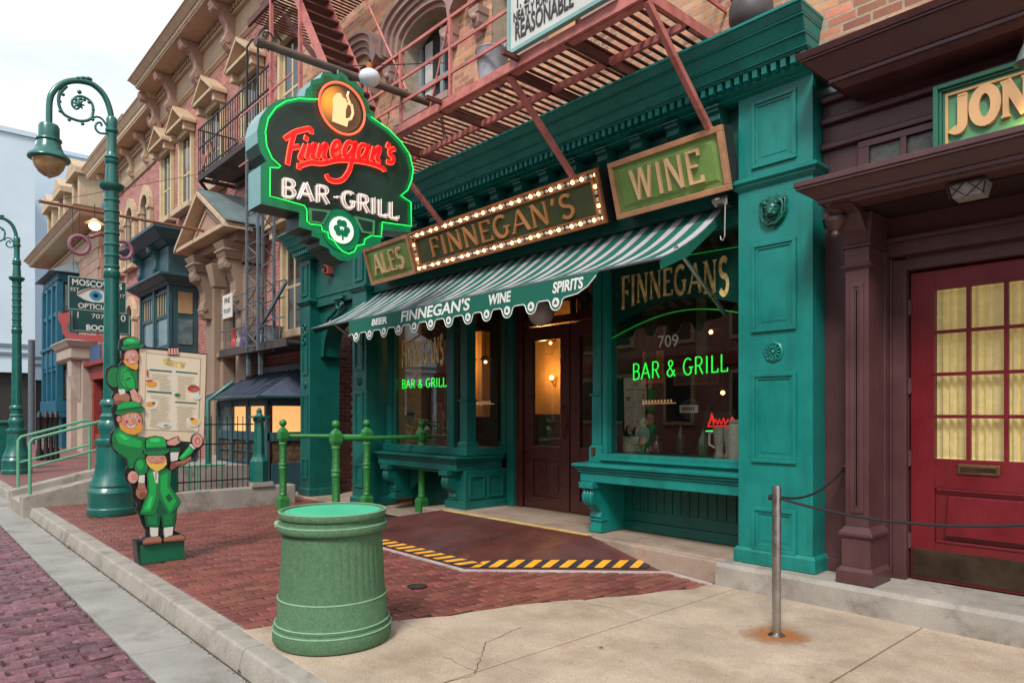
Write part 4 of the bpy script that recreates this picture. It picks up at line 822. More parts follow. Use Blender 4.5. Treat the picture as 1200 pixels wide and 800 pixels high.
# ================================================================ sign boards over the awning
def signboard(nm, lb, x0, x1, frame_m, field_m, word, wf, bulbs=False, hh=.52, lm=None):
    lm = lm or MATS.get('pale_gold_letter') or mat('pale_gold_letter', (.8,.52,.28), .4, var=.1)
    t = thing(nm, lb, 'sign', ((x0+x1)/2, 5.3, 3.35))
    yb, yt, z0, z1 = 5.3, 5.147, 3.35, 3.86
    up = Vector((0, yt - yb, z1 - z0)).normalized(); out_ = Vector((0, -up.z, up.y)) ; out_ = Vector((1,0,0)).cross(up); hgt = Vector((0, yt-yb, z1-z0)).length
    O = Vector((x0, yb, z0)); W_ = x1 - x0
    def P(u, v, h): return O + Vector((u, 0, 0)) + up * v + out_ * h
    def slab(m, u0, u1, v0, v1, h0, h1, ins=0):
        a = [P(u0, v0, h0), P(u1, v0, h0), P(u1, v1, h0), P(u0, v1, h0)]; b_ = [P(u0+ins, v0+ins, h1), P(u1-ins, v0+ins, h1), P(u1-ins, v1-ins, h1), P(u0+ins, v1-ins, h1)]
        m.add(a + b_, [(3,2,1,0),(4,5,6,7),(0,1,5,4),(1,2,6,5),(2,3,7,6),(3,0,4,7)])
    obj('sign_box', lambda m: slab(m, 0.003, W_-.003, 0.003, hgt-.003, -.16, -.02), mat('dark_sign_box', (.02,.022,.02), .6) if 'dark_sign_box' not in MATS else MATS['dark_sign_box'], t)
    fw = .05 if not bulbs else .03
    def frm(m):
        for a in ((0, W_, 0, fw), (0, W_, hgt-fw, hgt), (0, fw, fw, hgt-fw), (W_-fw, W_, fw, hgt-fw)): slab(m, *a, -.02, .03, .0)
        if bulbs:
            g = .085
            for a in ((g, W_-g, g, g+.02), (g, W_-g, hgt-g-.02, hgt-g), (g, g+.02, g+.02, hgt-g-.02), (W_-g-.02, W_-g, g+.02, hgt-g-.02)): slab(m, *a, -.02, .022, 0)
    obj('frame', frm, frame_m, t, bevel=.005)
    obj('field', lambda m: slab(m, fw, W_-fw, fw, hgt-fw, -.025, -.008 if bulbs else .0), field_m, t)
    if not bulbs: obj('raised_field', lambda m: slab(m, fw+.035, W_-fw-.035, fw+.035, hgt-fw-.035, .0, .014, .03), field_m, t)
    lo = P(W_ * (1 - wf) / 2, (hgt - hh * hgt) / 2, .014 if not bulbs else -.008)
    letters(word, lo, (1,0,0), up, hh * hgt, W_ * wf, lm, t, thick=.07 if word != 'WINE' else .05, thin=.04, depth=.026, serif=.08 if word[0] == 'F' else .03)
    if bulbs:
        off, on = [], []
        pts = [(fw/2 + .028 + .0 + i, v) for v in (.058, hgt-.058) for i in [k*.062 for k in range(int((W_-.07)/.062)+1)]] + [(u, .058 + k*.062) for u in (.058, W_-.058) for k in range(1, int((hgt-.1)/.062))]
        b1 = MB().ball(P(.5, .2, .012), .021, 8).build('bulb', BULB, t, smooth=True); b2 = MB().ball(P(.5, .2, .012), .021, 8).build('bulb', BULBW, t, smooth=True)
        base = P(.5, .2, .012); first = [True, True]
        for i, (u, v) in enumerate(pts):
            lit = (i % 5 in (0, 2)); s_ = b1 if lit else b2
            if first[lit]: o = s_; first[lit] = False
            else: o = s_.copy(); C.objects.link(o)
            o.location = P(u, v, .012) - base
    obj('wall_bracket', lambda m: m.box(x0 + .15, x0 + .2, 5.33, 5.5, 3.5, 3.56).box(x1 - .2, x1 - .15, 5.33, 5.5, 3.5, 3.56), BLKI, t)
    return t
signboard('wine_sign', 'green framed board reading WINE at the right end over the awning', -4.325, -3.1, GOLDP, SIGNG, 'WINE', .62)
signboard('bulb_sign', 'long board of copper letters framed by rows of lit bulbs', -7.762, -4.466, COPPER, SIGND, "FINNEGAN'S", .77, True, .44, mat('bright_copper_letter', (.78,.34,.13), .35, metal=.2, var=.15))
signboard('ales_sign', 'green framed board reading ALES at the left end over the awning', -8.96, -7.8, GOLDP, SIGNG, 'ALES', .66)

# ================================================================ awning
aw = thing('awning', 'green and white striped canvas awning with scalloped lettered front flap', 'awning', (-6.5, 5.6, 2.7))
AX0, AX1 = -9.5, -3.34; WY, WZ, FY, FZ = 5.6, 3.34, 4.6, 2.715
def awp(t, sag=.0):
    s = 4 * t * (1 - t); return (WY + (FY - WY) * t, WZ + (FZ - WZ) * t - .07 * s)
ns = 62; wdt = (AX1 - AX0) / ns
for i in range(ns):
    m = MB(); xa, xb = AX0 + i * wdt + .0004, AX0 + (i + 1) * wdt - .0004
    if i % 2 == 0: xb += wdt * .12
    else: xa += wdt * .12
    vs = []; fs = []; K = 8
    for k in range(K + 1):
        y, z = awp(k / K); w_ = .004 * math.sin(i * 1.9 + k)
        vs += [(xa, y, z + w_), (xb, y, z + w_), (xa, y + .004, z + w_ - .006), (xb, y + .004, z + w_ - .006)]
    for k in range(K):
        a, b = 4*k, 4*k + 4; fs += [(a, a+1, b+1, b), (a+2, b+2, b+3, a+3), (a, b, b+2, a+2), (a+1, a+3, b+3, b+1)]
    m.add(vs, fs); m.build('green_stripe' if i % 2 == 0 else 'white_stripe', CANG if i % 2 == 0 else LAV, aw, smooth=True)
for x_ in (AX0, AX1):
    obj('side_flap', lambda m: m.prism([(x_, WY, WZ - .01), (x_, WY - .05, WZ - .16), (x_, 5.0, 2.78), (x_, FY + .02, FZ - .1), (x_, FY, FZ - .01)] + [(x_, awp(k/6)[0], awp(k/6)[1] - .008) for k in range(5, 0, -1)], (.006, 0, 0)), CANG, aw)
obj('front_bar', lambda m: m.tube([(AX0, FY, FZ - .012), (AX1 + .02, FY, FZ - .012)], .014, 10), GREYI, aw, smooth=True)
# front flap with rounded tabs
tabs = [aty(px, py, 4.6).x for px, py in ((419,393),(434.6,391),(451.4,389),(468.6,387),(487,384),(506.4,382),(527.4,378.5),(550,374),(572,370),(596,365),(624,360),(653,353.6))]
VX0, VX1 = tabs[0] - .2, aty(690, 345, 4.6).x
outl = [(VX0, FZ - .02), (VX0, 2.5)]
for tx in tabs:
    outl += [(tx - .11, 2.515), (tx - .085, 2.5)] + [(tx + .07 * math.cos(R_(a)), 2.475 + .065 * math.sin(R_(a))) for a in range(200, 341, 20)] + [(tx + .085, 2.5), (tx + .11, 2.515)]
outl += [(VX1 - .12, 2.53), (VX1, 2.58), (VX1 + .1, 2.66), (VX1 + .14, FZ - .02)]
vy = lambda x, z: FY - .012 + .012 * math.sin(x * 5) * (FZ - z) * 4
val = obj('front_flap', lambda m: m.prism([(x, FY - .018, z) for x, z in outl], (0, .004, 0)), CANG, aw)
obj('flap_piping', lambda m: m.tube([(x, FY - .018, z) for x, z in outl[1:-1]], .006, 6), WHITE, aw)
for tx in tabs:
    o = obj('badge', lambda m: m.lathe((tx, FY - .019, 2.482), [(.046, 0), (.046, -.003)], 14, axis='y'), WHITE, val)
    obj('clover', lambda m: [m.lathe((tx + .012*math.cos(R_(a)), FY - .0225, 2.483 + .012*math.sin(R_(a))), [(.011, 0), (.011, -.002)], 8, axis='y') for a in (90, 210, 330)], CANG, val)
for s_, pa, pb, sz in (('BEER', (435, 385), (453, 382), .11), ("FINNEGAN'S", (469, 377), (550, 364), .175), ('WINE', (572, 359), (598, 353), .145), ('SPIRITS', (647, 341), (683, 331), .14)):
    a, b = aty(*pa, 4.58), aty(*pb, 4.58)
    o = text(s_, sz, WHITE, val, ((a.x + b.x) / 2, FY - .019, 2.615), depth=.002, shear=.15, bold=.004); 
    bw = max(v.co.x for v in o.data.vertices) - min(v.co.x for v in o.data.vertices); cx_ = (a.x + b.x)/2 - wloc(val).x
    for v in o.data.vertices: v.co.x = cx_ + (v.co.x - cx_) * (b.x - a.x) / bw
for x_ in (AX1 - .02, AX0 + .05):
    obj('support_arm', lambda m: m.tube([(x_, 4.86, 2.84), (x_, 5.62, 2.36)], .019, 8), STEEL, aw, smooth=True)
obj('wall_gear', lambda m: m.box(-3.3, -3.18, 5.36, 5.5, 3.26, 3.34).lathe((-3.26, 5.34, 3.3), [(.03, -.04), (.04, 0), (.03, .04)], 10, axis='x').tube([(-3.2, 5.36, 3.27), (-3.2, 5.35, 2.98)], .007, 6).tube([(-3.2, 5.35, 2.98), (-3.215, 5.35, 2.95), (-3.235, 5.35, 2.96), (-3.24, 5.35, 2.99)], .007, 6), STEEL, aw)
obj('roller', lambda m: m.tube([(AX0, WY + .03, WZ + .0), (AX1 + .1, WY + .03, WZ + .0)], .035, 10), GREYI, aw)
# red fire bell by left sign
p = aty(388, 316, 5.48); t = thing('alarm_bell', 'small red alarm box on the green wall under the big hanging sign', 'alarm', tuple(p))
REDB = mat('faded_red', (.3,.07,.05), .5)
obj('box', lambda m: m.box(p.x-.09, p.x+.07, p.y-.1, p.y+.02, p.z-.09, p.z+.09), REDB, t, bevel=.01); obj('horn', lambda m: m.lathe((p.x-.01, p.y-.1, p.z), [(.04, 0), (.06, -.04), (.035, -.02)], 14, axis='y'), mat('dark_red', (.1,.02,.02), .5), t)

# ================================================================ brick upper floor of the bar with arched windows
UY = 5.38
uw = obj('upper_wall', lambda m: m.box(-11.6, 3, UY, UY + .35, 4.47, 4.6).box(-2.44, 3, UY, UY + .35, 4.125, 4.47), BRKM, bar)
wins = [(-8.3, -7.2, 5.6, 6.62), (-6.35, -5.45, 5.6, 6.62), (-4.75, -3.95, 5.6, 6.62), (-9.8, -9.1, 5.6, 6.62)]
def inwin(x, z, e=.0):
    for a, b, c, d in wins:
        if a - e < x < b + e and c - e < z:
            cx_ = (a + b) / 2; r = (b - a) / 2 + e
            if z < d or ((x - cx_)**2 + ((z - d) * 2.2)**2) < r * r: return True
    return False
# mortar sheet with window openings: columns between windows plus bits under and over
cols = sorted(wins); xs = [-11.6] + [v for w_ in cols for v in w_[:2]] + [3.0]
m = MB()
for i in range(0, len(xs), 2): m.box(xs[i], xs[i+1], UY, UY + .4, 4.6, 9)
for a, b, c, d in cols:
    m.box(a, b, UY, UY + .4, 4.6, c)
    pts = [(a, 9), (a, d)] + [((a+b)/2 - (b-a)/2 * math.cos(R_(t)), d + (b-a)/2/2.2 * math.sin(R_(t))) for t in range(15, 180, 15)] + [(b, d), (b, 9)]
    m.prism([(p, UY, q) for p, q in pts], (0, .4, 0))
wsh = m.build('mortar_bed', BRKM, uw)
sp = []
for k in range(62):
    z = 4.53 + (k - 6) * .076
    if z < 4.15: continue
    x = (-11.5 if k > 5 else -2.33) + (.1075 if k % 2 else 0)
    while x < 1.4:
        if not inwin(x, z, .07): sp.append((x, UY - .001, z, False))
        elif not inwin(x - .05, z, .04): sp.append((x - .05, UY - .001, z, True))
        elif not inwin(x + .05, z, .04): sp.append((x + .05, UY - .001, z, True))
        x += .215
brick_field(uw, 'brick', sp, .204, .065, .012, BRK, .0025, .004, axis='y', tilt=.006)
for a, b, c, d in wins:
    cx_ = (a + b) / 2; r = (b - a) / 2; yy = UY + .27
    wn = obj('window', lambda m: m.box(a, a+.07, yy, yy+.08, c, d+.05).box(b-.07, b, yy, yy+.08, c, d+.05).box(a, b, yy, yy+.08, c, c+.08).box(cx_-.03, cx_+.03, yy+.01, yy+.06, c, d+.2).box(a, b, yy+.005, yy+.07, (c+d)/2-.03, (c+d)/2+.03), GREYW, uw, bevel=.006)
    bx('pane', PANEU, wn, a+.05, b-.05, yy+.05, yy+.06, c+.05, d+.28)
    for q in (a + .12, b - .3): bx('curtain', mat('white_net_curtain', (.5,.5,.47), .9, var=.2) if 'white_net_curtain' not in MATS else MATS['white_net_curtain'], wn, q, q + .18, yy+.042, yy+.048, c+.1, d+.1)
    bx('sill', LINTEL, wn, a-.08, b+.08, UY-.09, UY+.27, c-.09, c)
    # curved eyebrow hood: stepped arch mouldings with dropped shoulders
    hd = MB()
    for w0, w1, dp, hz in ((.02, .1, .06, 0), (.1, .17, .1, 0), (.17, .25, .15, 0), (.25, .3, .19, 0)):
        top = []
        for t in range(0, 181, 12):
            e = -math.cos(R_(t)); top.append((e, .35 * math.sin(R_(t))**.8))
        def pt(e, z_, w_): return (cx_ + e * (r + w_), d + .03 + z_ * .72 + w_ * (.6 + .4*math.sin(math.acos(max(-1, min(1, e))))))
        inn = [pt(e, z_, w0) for e, z_ in top]; ot = [pt(e, z_, w1) for e, z_ in top]
        inn = [(inn[0][0] - .03, d - .1)] + inn + [(inn[-1][0] + .03, d - .1)]; ot = [(ot[0][0] - .1, d + .02)] + ot + [(ot[-1][0] + .1, d + .02)]
        for i in range(len(inn) - 1):
            hd.prism([(inn[i][0], UY, inn[i][1]), (inn[i+1][0], UY, inn[i+1][1]), (ot[i+1][0], UY, ot[i+1][1]), (ot[i][0], UY, ot[i][1])], (0, -dp, 0))
    hd.build('window_hood', LINTEL, wn)
    for q in (a - .13, b + .13): obj('hood_corbel', lambda m: m.stack(q-.08, q+.08, UY-.16, UY, [(d-.5, d-.46, -.03, -.01), (d-.46, d-.36, -.01, .0), (d-.36, d-.28, .01, .02)]).ball((q, UY-.16, d-.4), .05, 8), LINTEL, wn, smooth=50)
bx('fixed_shutter', mat('navy_shutter', (.02,.025,.05), .5), uw, -3.95, -3.72, UY-.03, UY, 5.4, 6.5)

# ================================================================ fire escape
fe = thing('fire_escape', 'salmon pink iron fire escape with slatted platform, rails, stair and braces over the green front', 'fire escape', (-6.5, 4.6, 4.85))
PX0, PX1, PYF, PYB, PZ = -8.6, -3.2, 4.25, UY - .01, 4.59
bx('front_beam', PINKI, fe, PX0, PX1, PYF-.015, PYF+.015, PZ+.01, PZ+.1, bevel=.004)
bx('front_angle', PINKI, fe, PX0, PX1, PYF+.016, PYF+.09, PZ+.002, PZ+.012)
bx('middle_beam', PINKI, fe, PX0, PX1, 4.8, 4.84, PZ-.0, PZ+.06)
bx('back_beam', DARKI, fe, PX0, PX1, PYB-.05, PYB-.01, PZ-.0, PZ+.09)
for x in (PX0 + .015, -7.03, -5.85, -4.77, -4.05, PX1 - .015):
    bx('cross_beam', PINKI if x > -3.3 else DARKI, fe, x-.02, x+.02, PYF+.016, PYB-.06, PZ+.0, PZ+.085)
s0 = None; x = PX0 + .07
while x < PX1 - .05:
    if s0 is None: s0 = bx('slat', DARKI, fe, x-.017, x+.017, PYF+.03, PYB-.06, PZ+.096, PZ+.108); X0 = x
    else:
        o = s0.copy(); C.objects.link(o); o.location.x = x - X0
    x += .1
for x in (-3.22, -4.79, -7.05, -8.7):
    obj('brace', lambda m: m.bar((x, PYF+.03, PZ+.0), (x, 5.48, 3.57), (.024,0,0), (0,.018,.02)), PINKI, fe, bevel=.003)
def rail_run(zs, x0, x1, y, posts):
    for z in zs: obj('rail', lambda m: m.bar((x0, y, z), (x1, y, z), (0,.009,0), (0,0,.016)), PINKI, fe)
    for x in posts: obj('post', lambda m: m.bar((x, y, PZ+.1), (x, y, max(zs)+.02), (.016,0,0), (0,.016,0)), PINKI, fe)
rail_run((4.93, 5.19, 5.5), PX0, PX1, PYF, (-6.58, -5.66, -4.7, -3.9, -3.22, -7.5, -8.4, PX0))
for z in (4.93, 5.19, 5.5): obj('rail', lambda m: m.bar((PX1, PYF, z), (PX1, PYB, z), (.009,0,0), (0,0,.016)), PINKI, fe)
obj('diagonal_rod', lambda m: m.tube([(-5.68, PYF, 5.5), (-6.05, PYF+.02, 4.7)], .01, 6).tube([(-6.6, PYF, 5.5), (-6.95, PYF+.02, 4.7)], .01, 6), PINKI, fe)
for x in (-5.8, -4.62): obj('outrigger', lambda m: m.box(x-.02, x+.02, PYF-.2, PYF-.016, PZ+.06, PZ+.1), DARKI, fe)
# stair to the floor above, and the platform above
A_, B_ = Vector((-8.35, 4.95, PZ + .1)), Vector((-10.4, 4.95, 7.75))
a1, b1 = aty(397, 69, 4.62), aty(371, 0, 4.62); 
for dy in (0, .52):
    obj('stringer', lambda m: m.bar((-7.56, 4.27+dy, PZ+.1), (-9.95, 4.27+dy, 8.35), (0,.014,0), (.055,0,.035)), PINKI, fe)
for k in range(16):
    t = (k + .7) / 16.6; p = Vector((-7.56, 0, PZ+.1)).lerp(Vector((-9.95, 0, 8.35)), t)
    bx('tread', DARKI, fe, p.x-.1, p.x+.09, 4.285, 4.775, p.z-.012, p.z+.012)
obj('stair_rail', lambda m: m.tube([(-7.3, 4.8, 5.5), (-9.2, 4.8, 8.5)], .016, 6), PINKI, fe)
bx('upper_platform_beam', DARKI, fe, -11.0, -8.0, PYF-.02, PYF+.02, 7.62, 7.72); bx('upper_platform_beam', DARKI, fe, -8.02, -7.98, PYF+.02, UY, 7.62, 7.7)
x = -10.9
while x < -8.05:
    o = s0.copy(); C.objects.link(o); o.location = Vector((x - X0, 0, 7.68 - PZ - .1)); x += .076
for px in (318, 352): 
    x = aty(px, 60, PYF).x
    obj('hanging_post', lambda m: m.bar((x, PYF, 4.9), (x, PYF, 8.2), (.024,0,0), (0,.024,0)), PINKI, fe)
for z in (6.3, 5.9, 5.5): obj('rail', lambda m: m.bar((-11.4, PYF, z), (-9.4, PYF, z), (0,.008,0), (0,0,.012)), PINKI, fe)
obj('brace', lambda m: m.bar(aty(310, -12, 4.5), aty(372, 70, 4.6), (.03,0,.0), (0,.02,.02)), DARKI, fe)
# bucket
bp = aty(577, 95, 4.42); bp.z = PZ + .115
bk = thing('metal_bucket', 'galvanised zinc bucket standing on the fire escape platform', 'bucket', tuple(bp))
obj('pail', lambda m: m.lathe(bp, [(.12, 0), (.125, .02), (.165, .3), (.175, .31), (.165, .32), (.15, .3), (.12, .03)], 24), ZINC, bk, smooth=40)
obj('handle', lambda m: m.tube([bp + Vector((-.17, 0, .29)), bp + Vector((-.15, .04, .36)), bp + Vector((0, .06, .39)), bp + Vector((.15, .04, .36)), bp + Vector((.17, 0, .29))], .006, 6), ZINC, bk, smooth=True)
# round bottomed pot on the cornice
bp = aty(880, 12, 5.12); bp.z = 4.5
pt = tag(obj('iron_pot', lambda m: m.lathe(bp, [(.05, 0), (.13, .03), (.17, .1), (.17, .2), (.14, .28), (.16, .3), (.13, .3)], 22), mat('dull_iron_pot', (.09,.08,.08), .5, var=.3, dirt=.3), None, smooth=40), 'dark round iron pot standing on the green cornice near its right end', 'pot')
# rooms to let board on the fire escape rail
S0, S1 = -4.67, -3.45; SY = 4.21
rs = thing('rooms_board', 'white rooms to let board with black letters tied to the fire escape rail', 'sign', (-4.1, SY, 4.74))
bx('board', mat('aged_white_board', (.62,.62,.58), .6, var=.1, dirt=.3, dirtcol=(.4,.36,.3,1)), rs, S0, S1, SY-.02, SY, 4.74, 5.45)
obj('trim', lambda m: m.box(S0-.03, S1, SY-.04, SY+.01, 4.71, 4.745).box(S0-.03, S0, SY-.04, SY+.01, 4.745, 5.45), mat('pale_teal_trim', (.22,.42,.4), .5), rs)
BLT = mat('faded_black_letters', (.05,.045,.05), .6, var=.3)
text('REASONABLE', .23, BLT, rs, (S0 + .06, SY-.024, 4.885), depth=.006, align='LEFT', sx=.52, name='lettering', bold=.002)
text('NEATLY FURNISHED', .12, BLT, rs, (S0 + .04, SY-.024, 5.02), depth=.006, align='LEFT', sx=.62)
text('1, 2, 3', .12, BLT, rs, (S0 + .07, SY-.024, 5.13), depth=.006, align='LEFT', sx=.9)
text('H', .2, mat('red_board_letters', (.6,.06,.03), .5), rs, (-3.8, SY-.024, 5.0), depth=.006, align='LEFT', sx=.6)

# ================================================================ the hanging neon sign
def r1(x, y, X): return atx(280 + x/5.4545, 70 + y/5.4545, X)
def r2(x, y, X): return atx(280 + x/5.4545, 190 + y/5.4545, X)
NX = -6.35
ns_ = thing('hanging_bar_sign', 'big double sided green hanging sign with red neon script, beer stein and clover', 'sign', (NX, 3.9, 3.3))
OUT = [('1',p) for p in [(870,390),(865,340),(832,315),(830,268),(798,240),(795,190),(768,172),(748,140),(705,138),(690,108),(652,76),(612,98),(590,84),(540,74),(520,118),(462,132),(455,168),(428,190),(420,235),(340,238),(250,258),(185,300),(135,370),(117,450),(122,530),(145,600),(175,650)]] + \
      [('2',p) for p in [(140,22),(140,265),(385,322),(388,415),(465,440),(470,475),(518,492),(522,530),(572,552),(592,592),(640,625),(690,637),(742,620),(775,588),(790,560),(835,545),(905,520),(910,432),(1098,447),(1098,258),(1050,215),(1095,165),(1118,60)]] + \
      [('1',p) for p in [(1115,700),(1090,620),(1040,530),(965,455)]]
def cvt(lst, X): return [(r1 if k == '1' else r2)(p[0], p[1], X) for k, p in lst]
SGN = mat('sign_green_enamel', (.004,.22,.1), .3, var=.1, coat=.4, dirt=.15)
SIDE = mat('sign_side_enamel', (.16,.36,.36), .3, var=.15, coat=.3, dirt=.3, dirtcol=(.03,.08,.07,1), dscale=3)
FACE = mat('sign_dark_face', (.014,.04,.028), .35, var=.4, vscale=2, coat=.3, dirt=.25, dirtcol=(.05,.07,.055,1))
fo = cvt(OUT, NX)
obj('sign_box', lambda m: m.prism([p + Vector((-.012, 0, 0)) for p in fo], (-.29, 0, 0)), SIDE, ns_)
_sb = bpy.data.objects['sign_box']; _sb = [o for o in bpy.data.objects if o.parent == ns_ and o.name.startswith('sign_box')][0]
_sb.data.materials.append(mat('sign_shade_and_dark_green', (.012,.05,.04), .4, var=.2))
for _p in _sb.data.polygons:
    if _p.normal.z < -.15 or (_p.center.z + ns_.location.z < r2(140, 275, NX).z): _p.material_index = 1  # downward faces get painted shade; the lower stepped sides are dark green
obj('sign_face', lambda m: m.prism([p + Vector((.003, 0, 0)) for p in fo], (-.014, 0, 0)), SGN, ns_)
TUBE = [('1',p) for p in [(490,262),(430,262),(370,258),(290,275),(225,315),(175,385),(157,470),(165,560),(200,640),(255,690)]] + [('2',p) for p in [(240,45),(188,42),(185,225),(280,250),(370,275),(405,285),(420,310),(422,385),(445,402),(512,410),(520,445),(555,455),(560,490),(595,508),(615,540),(650,575),(690,590),(725,575),(742,538),(785,530),(792,498),(830,475),(896,482),(902,390),(1088,415),(1085,262),(1020,220),(1065,185),(1090,120),(1100,50)]] + [('1',p) for p in [(1095,690),(1075,610),(1020,530),(940,450),(830,375)]]
tb = cvt(TUBE, NX)
dark = [p for p in tb] + cvt([('1',p) for p in [(800,330),(780,250),(720,180),(640,130),(560,125),(490,180)]], NX)
cen = sum((p for p in dark), Vector()) / len(dark)
obj('dark_field', lambda m: m.prism([cen + (p - cen) * .975 + Vector((.004, 0, 0)) for p in dark], (.006, 0, 0)), FACE, ns_)
obj('crown_shade', lambda m: m.prism([cen_ + Vector((.004,0,0)) for cen_ in cvt([('1',p) for p in [(840,340),(805,260),(770,200),(700,160),(655,105),(625,140),(580,110),(545,100),(530,150),(470,165),(470,240),(500,262),(560,300),(700,330)]], NX)], (.003, 0, 0)), mat('crown_green', (.03,.12,.04), .4), ns_)
obj('green_tube', lambda m: m.tube([p + Vector((.045, 0, 0)) for p in tb], .0052, 8), glow('sign_green_neon', (.01, .8, .07), 1.3), ns_, smooth=True)
c0 = r1(648, 322, NX); top_ = r1(608, 150, NX); rad = abs(top_.z - r1(690, 495, NX).z) / 2
obj('stein_disc', lambda m: m.lathe((NX + .01, c0.y, c0.z), [(rad - .02, 0), (rad - .02, .008)], 40, axis='x'), FACE, ns_)
gm = bpy.data.materials.new('stein_backlight'); gm.use_nodes = True; nt = gm.node_tree; b = nt.nodes['Principled BSDF']; b.inputs['Base Color'].default_value = (.1,.05,.02,1)
g_ = N(nt, 'ShaderNodeNewGeometry'); vm = N(nt, 'ShaderNodeVectorMath', operation='DISTANCE'); pc = r1(565, 260, NX); vm.inputs[1].default_value = pc; nt.links.new(g_.outputs['Position'], vm.inputs[0])
rp = N(nt, 'ShaderNodeValToRGB'); rp.color_ramp.elements[0].color = (1, .32, .03, 1); rp.color_ramp.elements[0].position = .0; rp.color_ramp.elements[1].color = (.03, .02, .01, 1); rp.color_ramp.elements[1].position = rad * .9
nt.links.new(vm.outputs['Value'], rp.inputs[0]); nt.links.new(rp.outputs[0], b.inputs['Emission Color']); b.inputs['Emission Strength'].default_value = .9
obj('lit_disc', lambda m: m.lathe((NX + .019, c0.y, c0.z), [(rad - .03, 0), (rad - .03, .004)], 40, axis='x'), gm, ns_)
REDN = glow('sign_red_neon', (1, .1, .04), 1.1); REDF = glow('sign_red_fill', (.85, .008, .012), .55); CRM = glow('stein_cream', (1, .58, .28), .55)
obj('ring', lambda m: m.tube([(NX + .045, c0.y + rad*math.cos(2*math.pi*i/40), c0.z + rad*math.sin(2*math.pi*i/40)) for i in range(40)],   .011, 8, closed=True), REDN, ns_, smooth=True)
obj('stein', lambda m: m.prism([p + Vector((.026, 0, 0)) for p in cvt([('1',p) for p in [(600,235),(618,222),(640,222),(655,250),(675,262),(683,300),(672,330),(672,380),(690,395),(682,435),(640,420),(588,400),(595,300),(592,260)]], NX)], (.008, 0, 0)), CRM, ns_)
obj('stein_handle', lambda m: m.tube([p + Vector((.035, 0, 0)) for p in cvt([('1',p) for p in [(685,285),(710,300),(718,350),(705,385),(675,395)]], NX)], .014, 6).tube([p + Vector((.035, 0, 0)) for p in cvt([('1',p) for p in [(690,215),(682,240),(690,265),(700,285)]], NX)], .011, 6), CRM, ns_)
SCR = [[(1,285,512),(1,345,472),(1,400,455),(1,448,448),(1,455,478)], [(1,345,480),(1,322,560),(1,303,675)], [(1,332,568),(1,378,560)],
 [(1,415,550),(1,395,600),(1,382,635),(1,402,640)], [(1,425,495),(1,418,520)],
 [(1,445,548),(1,425,638)], [(1,432,605),(1,470,552),(1,478,560),(1,460,625),(1,480,635)],
 [(1,515,548),(1,495,635)], [(1,502,605),(1,540,550),(1,549,560),(1,532,625),(1,555,635)],
 [(1,590,595),(1,632,572),(1,632,535),(1,608,535),(1,588,575),(1,590,620),(1,615,632),(1,645,612)],
 [(1,728,548),(1,690,535),(1,665,580),(1,665,618),(1,690,620),(1,722,575),(1,738,540),(1,715,640),(1,700,700),(2,690,70),(2,655,115),(2,610,128),(2,568,115),(2,552,85)],
 [(1,812,562),(1,778,552),(1,755,590),(1,755,632),(1,780,632),(1,805,595),(1,818,560),(1,800,625),(1,818,645)],
 [(1,855,565),(1,835,650)], [(1,843,620),(1,880,570),(1,892,580),(1,872,640),(1,895,655)], [(1,950,540),(1,938,568)],
 [(1,988,575),(1,958,585),(1,955,610),(1,978,630),(1,968,662),(1,935,655)], [(2,375,48),(2,378,18)], [(2,378,30),(2,450,8),(1,520,668),(1,620,648),(1,720,650),(1,820,665),(1,905,695),(2,922,62)]]
for st in SCR:
    pts = [(r1 if k == 1 else r2)(x, y, NX) for k, x, y in st]
    # smooth the stroke
    q = []
    for i in range(len(pts) - 1):
        p0, p1, p2, p3 = pts[max(i-1,0)], pts[i], pts[i+1], pts[min(i+2, len(pts)-1)]
        for s_ in range(4):
            t = s_ / 4; q.append(.5 * ((2*p1) + (p2-p0)*t + (2*p0-5*p1+4*p2-p3)*t*t + (3*p1-p0-3*p2+p3)*t**3))
    q.append(pts[-1]); hw = .0215
    m = MB(); ribbon(m, [(p.y, p.z) for p in q], hw - .003, .012, lambda a, b, h: Vector((NX + .024 + h, a, b)), SCR.index(st)); m.build('script_stroke', REDF, ns_)
    Ls, Rs = [], []
    for i, p in enumerate(q):
        t = (q[min(i+1, len(q)-1)] - q[max(i-1, 0)]).normalized(); n = Vector((0, -t.z, t.y))
        Ls.append(p + n * hw + Vector((.026, 0, 0))); Rs.append(p - n * hw + Vector((.026, 0, 0)))
    MB().tube(Ls + Rs[::-1], .0055, 6, closed=True).build('script_tube', REDN, ns_, smooth=True)
# bar grill block letters in white double tubes
WN = glow('white_neon_off', (1, .8, .72), .45); wf_ = mat('white_sign_letter', (.55,.5,.46), .4, var=.2, vscale=20)
def block(word, a, b, h):
    A, B = r2(*a, NX), r2(*b, NX); xd = (B - A); wdt_ = xd.length
    letters(word, A + Vector((.012, 0, 0)), xd, (0, 0, 1), h, wdt_, wf_, ns_, thick=.115, thin=.11, depth=.014, serif=0, name='block_letter')
    for off in (-.05, .05):
        letters(word, A + Vector((.012, 0, 0)) + Vector((0, off*.3, off*.12)), xd, (0, 0, 1), h, wdt_, WN, ns_, depth=.035, tube=.0048, one='letter_tube')
hB = (r2(262, 100, NX).z - r2(262, 220, NX).z) * .94
block('BAR', (262, 222), (565, 275), hB); block('-', (592, 252), (635, 260), hB * .5); block('GRILL', (645, 290), (1003, 372), hB)
